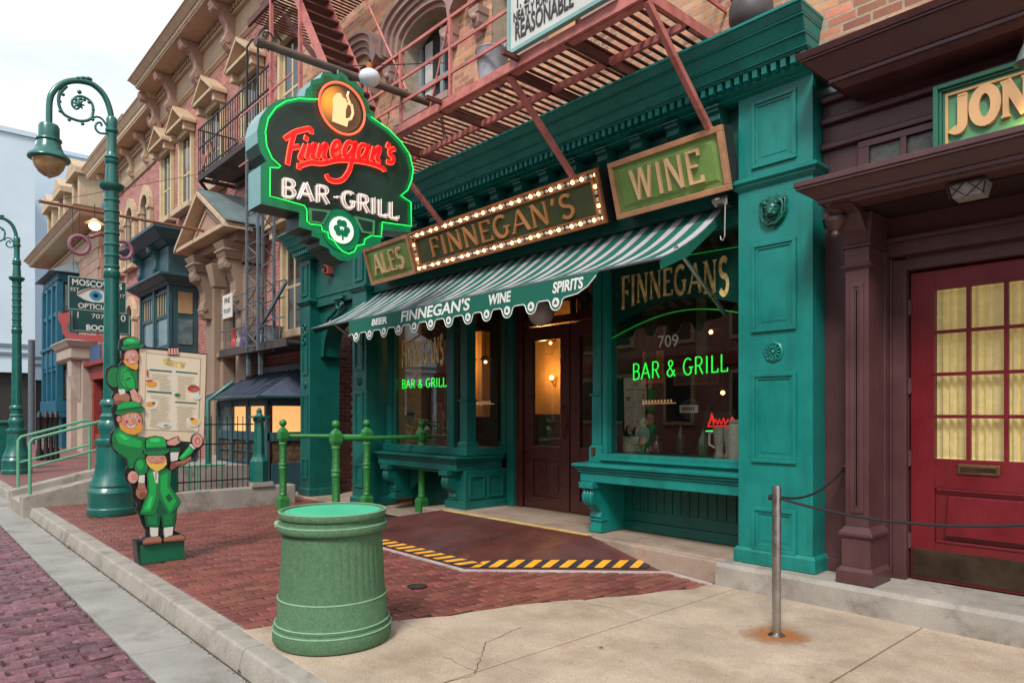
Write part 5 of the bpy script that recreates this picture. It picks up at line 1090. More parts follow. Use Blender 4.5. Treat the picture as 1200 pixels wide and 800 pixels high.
# clover badge and side plates
cc = r2(650, 437, NX); rr_ = abs(r2(650, 352, NX).z - r2(650, 522, NX).z) / 2
obj('badge_ring', lambda m: m.lathe((NX + .008, cc.y, cc.z), [(rr_*1.55, 0), (rr_*1.55, .006)], 32, axis='x'), SGN, ns_)
obj('badge_disc', lambda m: m.lathe((NX + .016, cc.y, cc.z), [(rr_, 0), (rr_, .008)], 32, axis='x'), glow('badge_cream', (.75, .9, .7), .5), ns_)
def clover(m):
    for a in (90, 210, 330):
        for d in (-22, 22): m.lathe((NX + .026, cc.y + rr_*.42*math.cos(R_(a+d)), cc.z + rr_*.1 + rr_*.42*math.sin(R_(a+d))), [(rr_*.27, 0), (rr_*.27, .003 + .0003*(a+d)/100)], 14, axis='x')
    m.prism([(NX + .026, cc.y - rr_*.06, cc.z + rr_*.1), (NX + .026, cc.y + rr_*.06, cc.z + rr_*.1), (NX + .026, cc.y + rr_*.16, cc.z - rr_*.72), (NX + .026, cc.y + rr_*.0, cc.z - rr_*.76)], (.0035, 0, 0))
obj('clover', clover, SGN, ns_)
for pl in ([(440,295),(585,312),(535,400),(442,385)], [(725,345),(865,375),(860,465),(780,452)]):
    c_ = Vector((sum(p[0] for p in pl)/4, sum(p[1] for p in pl)/4))
    obj('side_plate', lambda m: m.prism([r2(x, y, NX) + Vector((.012, 0, 0)) for x, y in pl], (.008, 0, 0)), mat('plate_pale_green', (.08,.3,.14), .4) if 'plate_pale_green' not in MATS else MATS['plate_pale_green'], ns_)
    obj('plate_field', lambda m: m.prism([r2(c_.x + (x-c_.x)*.68, c_.y + (y-c_.y)*.68, NX) + Vector((.022, 0, 0)) for x, y in pl], (.003, 0, 0)), FACE, ns_)
IRP = mat('rusted_pole', (.1,.07,.055), .6, var=.4, vscale=7, dirt=.5, dirtcol=(.3,.1,.03,1), dscale=4)
pm = NX - .17
pa_, pb_ = atx(302, 49, pm), atx(520, 127, pm)
obj('pole', lambda m: m.tube([pa_, pb_], .04, 12).tube([pb_ + Vector((0, -.06, 0)), (pm, 4.82, PZ + .05)], .02, 8).lathe(pa_, [(.05, -.02), (.05, .05)], 12, axis='y'), IRP, ns_, smooth=40)
for px, py in ((394, 84), (391, 84)):
    hp = atx(px, py, pm); obj('shackle', lambda m: m.tube([hp + Vector((.03 if px > 392 else -.08, 0, 0)), hp + Vector((.03 if px > 392 else -.08, 0, -.14))], .014, 8), STEEL, ns_)
hp = atx(314, 44, pm); obj('eye_ring', lambda m: m.tube([hp + Vector((0, .05*math.cos(R_(a)), .05*math.sin(R_(a)))) for a in range(0, 360, 30)], .009, 6, closed=True), BLKI, ns_)
hp = atx(399, 78, pm)
obj('stay_wire', lambda m: m.tube([atx(397, 78, pm), (pm + .0, 4.82, 5.55)], .005, 5).tube([atx(430, 100, pm), atx(432, 128, pm)], .004, 4), BLKI, ns_)
# white enamel lamp on the pole
lp_ = atx(433, 90, pm + .1)
wl2 = thing('pole_lamp', 'white egg shaped lamp shade on the pole beside the hanging sign', 'lamp', tuple(lp_))
obj('shade', lambda m: m.lathe(lp_, [(.02,.085), (.05,.07), (.095,.04), (.115,-.01), (.1,-.055), (.065,-.085), (.02,-.095)], 22), mat('white_enamel', (.72,.76,.8), .25, var=.06, coat=.4), wl2, smooth=True)
obj('cap', lambda m: m.lathe(lp_, [(.03,.14), (.035,.1), (.035,.08)], 12), mat('orange_rust', (.35,.1,.02), .6), wl2)
obj('hook', lambda m: m.tube([lp_ + Vector((0,0,.17)), lp_ + Vector((-.05,.04,.22)), lp_ + Vector((-.1,.05,.06))], .01, 6), BLKI, wl2)

# ================================================================ plum painted shop front on the right
pb = thing('plum_building', 'plum painted shop front with hood, carved column and deep red glazed door', 'building', (-1, 5.6, .2))
obj('wall', lambda m: m.box(-2.45, -1.996, 5.602, 5.9, .2, 3.0).box(-2.445, 3, 5.55, 5.9, 3.0, 4.0).frus(-2.44, -2.2, 5.585, 5.6, .2, .3, 0, 0), PURP, pb, bevel=.004)
for z in (3.96, 3.79, 3.59): bx('band_moulding', PURP, pb, -2.445, 3, 5.5, 5.55, z-.05, z, bevel=.01)
obj('cornice', lambda m: m.stack(-2.12, 3, 5.3, 5.9, [(3.86, 3.9, .05, .1), (3.9, 3.93, .12, .12), (3.93, 4.06, .13, .25), (4.06, 4.075, .27, .27), (4.075, 4.12, .28, .3)]), PURP, pb, bevel=.004)
col_ = obj('column', lambda m: m.stack(-2.19, -1.985, 5.29, 5.6, [(.2, .29, .03, .03), (.29, .32, .03, .005), (.32, .53, 0, 0), (.53, .55, 0, .02), (.55, .57, .02, .02), (.57, .62, .02, -.02), (.62, 2.52, -.02, -.02), (2.52, 2.54, -.02, .012), (2.54, 2.56, .012, -.01), (2.56, 2.68, -.015, -.015), (2.68, 2.7, 0, 0), (2.7, 2.92, -.01, .02)]), PURP, pb, bevel=.003)
panelled(col_, -2.135, -2.04, .72, 2.42, 5.312, PURP, inner=False, d=.012)
obj('console', lambda m: m.prism([(-2.16, a, b) for a, b in ((5.3, 2.7), (5.27, 2.8), (5.16, 2.9), (5.0, 2.94), (5.3, 2.94))], (.15, 0, 0)), PURP, pb, bevel=.006)
obj('pendant', lambda m: m.lathe((-2.16, 5.12, 2.75), [(.012, -.02), (.035, .0), (.025, .03), (.05, .06), (.075, .1), (.07, .13), (.04, .14), (.06, .17), (.085, .19)], 18), PURP, pb, smooth=40)
hood = obj('hood', lambda m: m.stack(-2.1, 3, 5.1, 5.56, [(2.94, 2.96, .08, .1), (2.96, 2.99, .13, .13), (2.99, 3.06, .14, .22), (3.06, 3.08, .24, .24), (3.08, 3.12, .25, .25)]).box(-2.3, 3, 4.9, 5.6, 3.12, 3.135), PURP, pb, bevel=.004)
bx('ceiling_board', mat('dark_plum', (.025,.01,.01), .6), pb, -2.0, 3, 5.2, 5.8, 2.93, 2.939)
obj('door_frame', lambda m: m.box(-1.98, -1.885, 5.7, 5.95, .2, 2.62).box(-1.885, 0, 5.7, 5.95, 2.535, 2.64).box(-2.0, 3, 5.62, 5.95, 2.64, 2.93).box(-2.0, 3, 5.58, 5.62, 2.74, 2.77).box(-.55, 3, 5.7, 5.95, .2, 2.64).box(-1.995, -1.98, 5.68, 5.9, .2, 2.64), PURP, pb, bevel=.005)
dxs = [(-1.713, -1.511), (-1.484, -1.284), (-1.257, -1.057), (-1.03, -.83)]
rows = [2.37 - i * .3125 for i in range(5)]
door = obj('door', lambda m: (m.box(-1.875, -1.713, 5.77, 5.82, .21, 2.52).box(-.83, -.67, 5.77, 5.82, .21, 2.52).box(-1.713, -.83, 5.77, 5.82, 2.37, 2.52).box(-1.713, -.83, 5.77, 5.82, .9, 1.12).box(-1.713, -.83, 5.77, 5.82, .21, .5).box(-1.713, -.83, 5.79, 5.82, .5, .9)), DOORR, pb, bevel=.004)
for a, b in zip(dxs, dxs[1:]): bx('glazing_bar', DOORR, door, a[1], b[0], 5.775, 5.81, 1.12, 2.37, bevel=.003)
for z in rows[1:4]:
    for a, b in dxs: bx('glazing_bar', DOORR, door, a, b, 5.777, 5.808, z - .013, z + .013, bevel=.003)
for a, b in dxs:
    for i in range(4):
        bx('pane', glass('door_glass', (.9,.9,.9), .7, .03) if 'dg' not in MATS else MATS['dg'], door, a, b, 5.79, 5.793, rows[i+1] + .013, rows[i] - .013)
        MATS['dg'] = bpy.data.materials['door_glass']
cu = MB(); n = 60
for i in range(n):
    x0 = -1.72 + i * .9 / n; x1 = x0 + .9 / n; w0 = .012 * math.sin(i * 1.7) + .006 * math.sin(i * 4.1); w1 = .012 * math.sin((i+1) * 1.7) + .006 * math.sin((i+1) * 4.1)
    cu.quad((x0, 5.85 + w0, 1.1), (x1, 5.85 + w1, 1.1), (x1, 5.85 + w1, 2.4), (x0, 5.85 + w0, 2.4))
cu.build('lace_curtain', CURT, door, smooth=True)
bx('door_backing', DARKV, door, -1.9, -.6, 5.9, 5.93, .2, 2.6)
obj('door_panel', lambda m: m.frus(-1.62, -.92, 5.765, 5.79, .56, .85, .02, .0).box(-1.7, -.84, 5.762, 5.77, .5, .52).box(-1.7, -.84, 5.762, 5.77, .885, .9), DOORR, door, bevel=.01)
bx('kick_plate', KICK, door, -1.86, -.69, 5.762, 5.77, .23, .44, bevel=.002)
a, b = aty(1122, 549, 5.76), aty(1172, 553, 5.76)
ml = obj('mail_slot', lambda m: m.box(a.x, b.x, 5.755, 5.77, a.z - .035, a.z + .035), BRASS, door, bevel=.004)
bx('flap', KICK, ml, a.x + .02, b.x - .02, 5.75, 5.755, a.z - .018, a.z + .015, bevel=.002)
for py in (360, 452, 537, 633): p = aty(1070, py, 5.76); obj('hinge', lambda m: m.lathe((-1.88, 5.755, p.z), [(.011, -.06), (.011, .06)], 8).box(-1.895, -1.865, 5.758, 5.77, p.z-.05, p.z+.05), PURP, door)
# transom lights above the hood
tr = obj('transom', lambda m: m.box(-2.16, -1.5, 5.51, 5.549, 3.28, 3.33).box(-2.16, -1.5, 5.51, 5.549, 3.48, 3.53).box(-2.16, -2.08, 5.51, 5.549, 3.33, 3.48).box(-1.86, -1.82, 5.51, 5.549, 3.33, 3.48), PURP, pb, bevel=.003)
for a, b in ((-2.08, -1.86), (-1.82, -1.5)): bx('pane', LEAD, tr, a, b, 5.54, 5.548, 3.33, 3.48)
# shop board with big serif letters
JY = 5.36
j0 = aty(1094, 103, JY); jz1 = j0.z; jx0 = j0.x
js = thing('letter_board', 'green framed shop board with big cream serif letters above the plum hood', 'sign', (jx0, JY, 3.14))
GRF = mat('board_green_frame', (.02,.14,.08), .4, var=.1); FLD = mat('board_green_field', (.09,.3,.14), .5, var=.2, vscale=3)
def frm2(m, i, w, y0, y1):
    m.box(jx0+i, jx0+i+w, y0, y1, 3.14, jz1-i).box(jx0+i+w, .6, y0, y1, jz1-i-w, jz1-i)
obj('frame', lambda m: (frm2(m, 0, .03, JY-.02, JY+.05), frm2(m, .03, .018, JY, JY+.05), frm2(m, .048, .018, JY+.015, JY+.05)), GRF, js, bevel=.004)
obj('inner_trim', lambda m: frm2(m, .066, .018, JY+.01, JY+.05), mat('board_gold_trim', (.6,.36,.15), .45, var=.1), js, bevel=.003)
bx('field', FLD, js, jx0+.08, .6, JY+.03, JY+.1, 3.13, jz1-.08)
bx('backing', PURP, js, jx0+.02, .6, JY+.051, 5.55, 3.13, jz1-.02)
BL = mat('cream_board_letter', (.72,.43,.2), .45, var=.06)
jl = aty(1116, 155, JY+.02); jt = aty(1128, 112, JY+.02); jr = aty(1207, 128, JY+.02)
letters('JONE', (jl.x, JY+.03, jl.z), (1,0,0), (0,0,1), (jt.z-jl.z)*1.02, (jr.x-jl.x)*1.33, BL, js, thick=.125, thin=.07, depth=.03, serif=.1, gap=.06)
# gooseneck lamp over the board, light fitting under the hood
lp = aty(1205, 62, 5.0)
gn = thing('gooseneck_lamp', 'grey bell lamp above the cream lettered board at the right edge', 'lamp', tuple(lp))
obj('bell', lambda m: m.lathe(lp + Vector((.02,0,-.06)), [(.03, .2), (.04, .16), (.042, .12), (.055, .09), (.075, .04), (.09, 0)], 20, cap=False), mat('grey_enamel', (.13,.16,.15), .35, var=.15, coat=.3), gn, smooth=50)
obj('neck', lambda m: m.tube([lp + Vector((.02,0,.19)), lp + Vector((.02,.0,.3)), lp + Vector((.02,.15,.42)), lp + Vector((.02,.4,.4)), (lp.x+.02, 5.4, lp.z+.38)], .018, 8), BLKI, gn, smooth=True)
li = bpy.data.lights.new('gooseneck_light', 'SPOT'); li.energy = 60; li.color = (1, .6, .22); li.spot_size = R_(120); li.spot_blend = .8; li.shadow_soft_size = .05
lo = bpy.data.objects.new('gooseneck_light', li); C.objects.link(lo); lo.location = (.22, 0.1, -.08); lo.parent = gn; lo.rotation_euler = (R_(38), R_(0), 0)
fx = aty(1136, 219, 5.15)
fxx = thing('soffit_light', 'small wire caged box light fixed under the plum hood', 'light fitting', (fx.x, 5.15, 2.93))
obj('glass_box', lambda m: m.frus(fx.x-.1, fx.x+.1, 5.08, 5.26, 2.84, 2.93, -.02, 0, True), mat('frosted_glass', (.35,.32,.3), .3), fxx)
obj('cage', lambda m: [m.bar((fx.x+a, 5.07, 2.93), (fx.x+b, 5.085, 2.835), (.004,0,0), (0,.004,0)) for a, b in ((-.11,.0), (0,-.1), (0,.1), (.11,0), (-.11,-.09), (.11,.09))] + [m.box(fx.x-.11, fx.x+.11, 5.065, 5.075, 2.918, 2.93)], BLKI, fxx)

# ================================================================ stanchion and rope
sp_ = Vector((-2.196, 4.304, .003))
st = thing('rope_post', 'brushed steel rope post standing in a rust stained patch of concrete', 'post', tuple(sp_))
obj('tube', lambda m: m.lathe(sp_, [(.028, 0), (.028, .97), (.026, .98)], 24), STEEL, st, smooth=40)
obj('flange', lambda m: m.lathe(sp_, [(.055, 0), (.055, .006), (.035, .02), (.028, .022)], 24), STEEL, st, smooth=40)
obj('rope_eye', lambda m: m.lathe(sp_ + Vector((-.03, 0, .9)), [(.02, -.02), (.02, .02)], 10, axis='x'), BLACK, st)
def sag(a, b, d, n=16): return [a.lerp(b, i/n) - Vector((0, 0, d * 4 * (i/n) * (1 - i/n))) for i in range(n+1)]
hk = aty(990, 547, 5.58)
rp1 = thing('black_rope', 'short black rope sagging from the steel post to the plum wall hook', 'rope', tuple(hk))
obj('rope', lambda m: m.tube(sag(sp_ + Vector((0, .03, .905)), hk, .09), .0085, 8), ROPE, rp1, smooth=True)
obj('hook', lambda m: m.lathe(hk, [(.02, -.0), (.012, .04)], 10, axis='y').ball(hk, .016, 8), BRASS, rp1)
e2 = aty(1300, 606, 4.35)
rp2 = tag(obj('black_rope', lambda m: m.tube(sag(sp_ + Vector((.02, .0, .9)), e2, .1, 24), .0085, 8), ROPE, None, smooth=True), 'long black rope running from the steel post past the red door', 'rope')

# ================================================================ trash can
tcn = Vector((-4.10, 2.13, 0.004))
tr_ = thing('trash_can', 'large round green stone aggregate trash can with mint lid', 'trash can', tuple(tcn))
obj('base', lambda m: m.lathe(tcn, [(.34, 0), (.362, .008), (.372, .03), (.372, .095), (.366, .105), (.358, .112), (.36, .118), (.36, .128), (.352, .14), (.345, .15), (.343, .285), (.335, .3)], 72), CANM, tr_, smooth=40)
obj('edge_ring', lambda m: [m.tube([tcn + Vector((r*math.cos(2*math.pi*i/72), r*math.sin(2*math.pi*i/72), z)) for i in range(72)], .0045, 6, closed=True) for r, z in ((.371, .1), (.358, .136), (.341, .292))], CANL, tr_, smooth=True)
fb = MB(); seg = 168; vs = []; fs = []
prof = [(.336, .295), (.33, .34), (.322, .5), (.314, .66), (.31, .70), (.3, .72)]
for r, z in prof:
    for i in range(seg):
        a = 2*math.pi*i/seg; g = .0045 if (i % 4 in (0,)) and .3 < z < .7 else 0; rr = r - g; vs.append(tcn + Vector((rr*math.cos(a), rr*math.sin(a), z)))
for k in range(len(prof)-1):
    for i in range(seg): fs.append((k*seg+i, k*seg+(i+1) % seg, (k+1)*seg+(i+1) % seg, (k+1)*seg+i))
fb.add(vs, fs).build('fluted_body', CANM, tr_, smooth=25)
obj('rim', lambda m: m.lathe(tcn, [(.3, .69), (.318, .7), (.338, .705), (.345, .715), (.345, .745), (.338, .755), (.322, .76), (.32, .785), (.332, .79), (.337, .8), (.337, .825), (.332, .832), (.312, .832), (.308, .81)], 72, cap=False), CANM, tr_, smooth=40)
obj('rim_edge', lambda m: [m.tube([tcn + Vector((r*math.cos(2*math.pi*i/72), r*math.sin(2*math.pi*i/72), z)) for i in range(72)], .004, 6, closed=True) for r, z in ((.342, .75), (.334, .83))], CANL, tr_, smooth=True)
obj('lid', lambda m: m.lathe(tcn, [(.309, .822), (.3, .812), (.27, .79), (.2, .765), (.1, .75), (.01, .747)], 60), MINT, tr_, smooth=60)
obj('side_lug', lambda m: m.lathe(tcn + Vector((-.245, -.265, .735)), [(.018, -.02), (.022, .0), (.014, .02)], 12), CANL, tr_)

# ================================================================ green rail posts
def railpost(x, y, zb, lb, twist=True):
    t = thing('rail_post', lb, 'post', (x, y, zb), 'green ball topped rail posts'); b = Vector((x, y, zb)); h = 1.38 - zb
    obj('base', lambda m: m.frus(x-.075, x+.075, y-.075, y+.075, zb, zb+.17, 0, 0, True).frus(x-.075, x+.075, y-.075, y+.075, zb+.17, zb+.21, 0, -.02, True), RAILG, t, bevel=.008)
    prof = [(.052, .2), (.062, .24), (.05, .26), (.05, .6), (.055, .61), (.062, .63), (.062, .645), (.052, .66), (.064, .68), (.064, .7), (.05, .72), (.048, .98), (.06, .99), (.06, 1.01), (.05, 1.03)]
    k = h / 1.38; obj('shaft', lambda m: m.lathe(b, [(r, z*k) for r, z in prof], 18), RAILG, t, smooth=40)
    if twist:
        obj('spiral_groove', lambda m: [m.tube([b + Vector((.051*math.cos(a*.6+q*math.pi/2), .051*math.sin(a*.6+q*math.pi/2), (.72 + .25*a/24)*k)) for a in range(25)], .006, 5) for q in range(4)] + [m.tube([b + Vector((.052*math.cos(a*.6+q*math.pi/2), .052*math.sin(a*.6+q*math.pi/2), (.27 + .32*a/30)*k)) for a in range(31)], .006, 5) for q in range(4)], RAILG, t, smooth=True)
    obj('head', lambda m: m.frus(x-.068, x+.068, y-.068, y+.068, zb+1.03*k, zb+1.08*k, -.02, .0, True).frus(x-.068, x+.068, y-.068, y+.068, zb+1.08*k, zb+1.18*k, 0, 0, True).frus(x-.068, x+.068, y-.068, y+.068, zb+1.18*k, zb+1.24*k, 0, -.035, True).lathe((x, y, zb+1.13*k), [(.035, .072), (.045, .09), (.02, .09)], 12, axis='y'), RAILG, t, bevel=.006)
    obj('ball_cap', lambda m: (m.lathe((x, y, zb+1.24*k), [(.035, 0), (.022, .02), (.035, .035)], 14), m.ball((x, y, zb+1.315*k), .056, 16)), RAILG, t, smooth=True)
    return t
PA, PBq, PC_, PD = (-10.12, 4.43), (-8.44, 4.43), (-9.1, 5.28), (-8.35, 5.75)
railpost(*PA, 0, 'green ball topped rail post furthest left, joined by a rail beside the brown doorway'); railpost(*PBq, 0, 'green rail post with spiral grooves just above the trash can')
railpost(*PC_, .03, 'green rail post in front of the narrow left pilaster'); railpost(*PD, .03, 'green rail post nearest the maroon ramp in front of the left bench', False)
for (a, b, lb) in ((PA, PC_, 'green rail joining the left post to the one by the narrow pilaster'), (PBq, PD, 'green rail joining the spiral post to the post by the ramp')):
    tag(obj('hand_rail', lambda m: m.tube([(a[0], a[1]+.07, 1.12), (b[0], b[1]-.07, 1.12)], .03, 12), RAILG, None, smooth=40), lb, 'rail')

# ================================================================ street lamps
def street_lamp(x0, y0, z0, lb):
    t = thing('street_lamp', lb, 'street lamp', (x0, y0, z0), 'green cast iron street lamps with scroll arms')
    b = Vector((x0, y0, z0))
    prof = [(.305, 0), (.315, .02), (.315, .1), (.3, .12), (.3, .3), (.31, .33), (.3, .36), (.275, .4), (.285, .43), (.27, .47), (.235, .55), (.215, .64), (.2, .75), (.195, .98), (.21, 1.0), (.225, 1.03), (.22, 1.08), (.16, 1.1), (.15, 1.18), (.17, 1.22), (.175, 1.3), (.14, 1.36), (.15, 1.42), (.12, 1.46), (.125, 1.56), (.15, 1.58), (.15, 1.62), (.125, 1.66)]
    obj('base', lambda m: m.lathe(b, prof, 40), LAMPG, t, smooth=35)
    pr2 = [(.11, 1.66), (.096, 3.4), (.11, 3.42), (.11, 3.5), (.094, 3.52)]
    for k in range(7): z = 3.55 + k * .16; pr2 += [(.092, z), (.104, z+.015), (.104, z+.035), (.092, z+.05)]
    pr2 += [(.095, 4.66), (.15, 4.7), (.165, 4.74), (.165, 4.76), (.09, 4.79), (.085, 4.9), (.075, 5.05), (.095, 5.08), (.095, 5.11), (.075, 5.13), (.095, 5.15), (.075, 5.18), (.062, 5.24), (.062, 5.5), (.085, 5.53), (.085, 5.56), (.065, 5.58), (.075, 5.7), (.055, 5.74)]
    obj('shaft', lambda m: m.lathe(b, [(r, z) for r, z in pr2], 28), LAMPG, t, smooth=35)
    ax = lambda px, py: Vector((x0, atx(px, py, -11.3).y - 2.381 + y0, atx(px, py, -11.3).z + z0))
    arm = [ax(131.5, 175), ax(131, 150), ax(129, 130), ax(122, 112), ax(110, 100), ax(97, 95.5), ax(84, 95), ax(72, 99), ax(62, 108), ax(58, 120), ax(57.5, 146)]
    def sm(pts, n=4):
        q = []
        for i in range(len(pts)-1):
            p0, p1, p2, p3 = pts[max(i-1,0)], pts[i], pts[i+1], pts[min(i+2, len(pts)-1)]
            for s_ in range(n): tt = s_/n; q.append(.5*((2*p1)+(p2-p0)*tt+(2*p0-5*p1+4*p2-p3)*tt*tt+(3*p1-p0-3*p2+p3)*tt**3))
        return q + [pts[-1]]
    obj('arm', lambda m: m.tube(sm(arm), .04, 12), LAMPG, t, smooth=True)
    def scroll(m):
        sp1 = [ax(*p) for p in ((78,101),(70,110),(69,122),(74,133),(84,139),(95,142),(105,140),(109,132),(108,122),(101,115),(92,113),(85,117),(85,124),(90,128),(95,124))]
        m.tube(sm(sp1), [.024 - .010*i/(4*14) for i in range(4*14+1)], 8)
        sp2 = [ax(*p) for p in ((105,140),(113,137),(120,140),(126,150),(125,156),(117,156),(112,151),(113,145),(118,144),(119,148))]
        m.tube(sm(sp2), .016, 8)
        for i, p in enumerate(sp1[1:12]): m.ball(p + Vector((0, .04*math.cos(i*1.3), .04*math.sin(i*1.3))), .024, 8)
        for a in range(0, 360, 45): m.tube([ax(92,122), ax(92,122) + Vector((0, .075*math.cos(R_(a)), .075*math.sin(R_(a))))], [.03, .008], 6)
        for i in range(7): m.ball(ax(88 + i*3, 95 + (i-3)**2*.12) + Vector((.02*(i % 2), 0, .035)), .026, 8)
        m.ball(ax(93,108), .03, 8)
    obj('scroll', scroll, LAMPG, t, smooth=60)
    hp = ax(57.5, 146); hp.z -= .0
    obj('lamp_hood', lambda m: m.lathe(hp, [(.05, .0), (.11, -.005), (.125, -.04), (.125, -.19), (.15, -.2), (.155, -.225), (.135, -.24), (.15, -.3), (.17, -.36), (.2, -.4), (.245, -.44), (.255, -.47), (.25, -.485), (.2, -.49)], 32), LAMPG, t, smooth=35)
    obj('glass_globe', lambda m: m.lathe(hp, [(.2, -.485), (.195, -.53), (.17, -.6), (.12, -.67), (.06, -.71), (.02, -.72), (.02, -.735), (.003, -.74)], 32), GLOBE, t, smooth=60)
    return t
L1 = street_lamp(-11.3, 2.381, 0, 'tall green street lamp with scroll arm beside the cut out menu sign')
L2 = copy_tree(L1); L2.location = (-20.5, 2.28, .0); L2['label'] = 'further street lamp cut by the left edge of the photo beyond the ramp rails'
# ================================================================ cut out sign of bearded men in green holding a menu
LX = -7.34
def qa(x, y): return atx(110 + x/5.3333, 380 + y/5.3333, LX)
def qb(x, y): return atx(110 + x/5.3333, 520 + y/5.3333, LX)
ms = thing('menu_sign', 'flat cut out sign of three bearded men in green hats holding a big cream menu', 'sign', (LX, 1.98, 0))
def PM(n, c, **k): return mat('print_' + n, c, .35, var=.05, **k)
KB = PM('black', (.012,.012,.012)); G1 = PM('bright_green', (.01,.4,.07)); G2 = PM('green', (.006,.2,.05)); G3 = PM('dark_green', (.004,.1,.04)); SKN = PM('skin', (.62,.24,.16)); SK2 = PM('pink_skin', (.68,.33,.26)); ORG = PM('orange_beard', (.75,.33,.04)); YEB = PM('yellow_beard', (.8,.5,.08)); BRN = PM('brown', (.24,.08,.05)); BR2 = PM('light_brown', (.4,.17,.1)); WHT = PM('white', (.7,.68,.6)); CRE = PM('cream', (.75,.58,.4)); CR2 = PM('pale_cream', (.78,.66,.48)); GRY = PM('grey_line', (.35,.3,.24)); TLB = PM('teal_bar', (.02,.15,.12)); RDP = PM('red', (.5,.05,.04)); LG = PM('light_green', (.05,.62,.16))
bk_ = [qa(*p) for p in [(160,95),(200,76),(255,78),(285,110),(318,125),(332,140),(455,152),(470,138),(518,138),(540,165),(708,184),(690,745),(668,775)]] + [qb(*p) for p in [(660,35),(625,85),(600,110),(545,138),(505,165),(485,200),(480,270),(538,355),(530,390),(520,405),(515,480),(502,540),(535,555),(565,570),(570,602)]] + \
      [qb(*p) for p in [(282,625),(290,600),(325,570),(325,540),(300,500),(282,440),(262,415),(275,370),(240,340),(240,290),(232,250),(205,235),(190,200),(200,150),(215,140),(200,90),(135,55)]] + [qa(*p) for p in [(100,745),(108,680),(135,640),(122,575),(112,520),(130,480),(110,450),(125,420),(85,375),(74,320),(78,275),(110,255),(155,258),(178,225),(172,165),(155,155)]]
obj('backing_board', lambda m: m.prism(bk_, (-.035, 0, 0)), KB, ms)
layer = [0]
def pr(name, mt, pts, f=qa, h=None, par=None):
    layer[0] += 1
    d = h if h is not None else .002 + layer[0] * .00035
    if name in ('coat', 'hat_brim', 'hat_crown', 'face', 'hand', 'shoe', 'trousers', 'boot', 'sleeve', 'ear', 'trouser_seat', 'leg', 'finger'):
        k = len(pts); cx_, cy_ = sum(p[0] for p in pts)/k, sum(p[1] for p in pts)/k; ol = []
        for p in pts:
            v = Vector((p[0]-cx_, p[1]-cy_)); v = v * (1 + 4.5 / max(v.length, 6)); ol.append((cx_ + v.x, cy_ + v.y))
        obj('ink_outline', lambda m: m.prism([f(*p) + Vector((.0005, 0, 0)) for p in ol], (d - .00018, 0, 0)), KB, par or ms)
    return obj(name, lambda m: m.prism([f(*p) + Vector((.0005, 0, 0)) for p in pts], (d, 0, 0)), mt, par or ms)
def ell(cx, cy, rx, ry, n=18, a0=0, a1=360): return [(cx + rx*math.cos(R_(a0+(a1-a0)*i/n)), cy + ry*math.sin(R_(a0+(a1-a0)*i/n))) for i in range(n if a1-a0 == 360 else n+1)]
# menu board
mb = pr('menu_board', CRE, [(285,150),(703,190),(684,742),(270,700)])
pr('menu_border', GRY, [(326,176),(670,213),(657,676),(312,660)]); pr('menu_sheet', CR2, [(330,182),(664,218),(651,668),(318,655)]); pr('menu_column_gap', WHT, [(492,215),(506,216),(498,665),(484,662)])
pr('menu_header', GOLD, [(425,215),(470,206),(480,225),(575,240),(560,275),(500,265),(440,255)])
for pts in ([(347,278),(488,290),(487,300),(346,289)], [(511,290),(647,303),(646,312),(510,300)], [(333,412),(486,424),(485,434),(332,423)], [(508,480),(643,489),(642,497),(507,489)]): pr('menu_heading', TLB, pts)
tl = MB()
for (x0, x1, ya, yb, ex) in ((348, 482, 305, 400, (330, 400, 345, 400)), (515, 640, 318, 470, (575, 660, 370, 470)), (345, 480, 440, 640, (315, 400, 465, 525)), (512, 636, 505, 655, (580, 660, 575, 640))):
    y = ya
    while y < yb:
        xa, xb = x0 + random.uniform(0, 12), x1 - random.uniform(0, 35)
        if ex[2] < y < ex[3]:
            if ex[0] < (x0 + 40): xa = ex[1] + 6
            else: xb = ex[0] - 5
        sl_ = .085; h_ = 1.6
        p = [qa(xa, y + (xa-x0)*sl_), qa(xb, y + (xb-x0)*sl_), qa(xb, y + h_ + (xb-x0)*sl_), qa(xa, y + h_ + (xa-x0)*sl_)]
        tl.prism([q_ + Vector((.009, 0, 0)) for q_ in p], (.0008, 0, 0)); y += 8.5
tl.build('menu_text_lines', GRY, ms)
for c, x, y, a, b in ((ORG,360,373,35,20),(RDP,345,352,22,7),(WHT,360,500,42,34),(ORG,350,500,28,18),(BRN,372,492,12,9),(RDP,620,400,38,22),(WHT,640,455,28,16),(BRN,612,388,16,9),(BR2,630,408,20,10),(WHT,622,608,40,32),(YEB,628,608,26,22),(RDP,612,590,14,9),(WHT,438,630,42,18),(GRY,450,632,18,10),(G2,520,440,18,10),(RDP,333,305,5,26)): pr('food_picture', c, ell(x, y, a, b, 12))
for i in range(4): pr('finger', SK2, [(462+i*17,150),(474+i*17,148),(477+i*17,188),(463+i*17,190)])
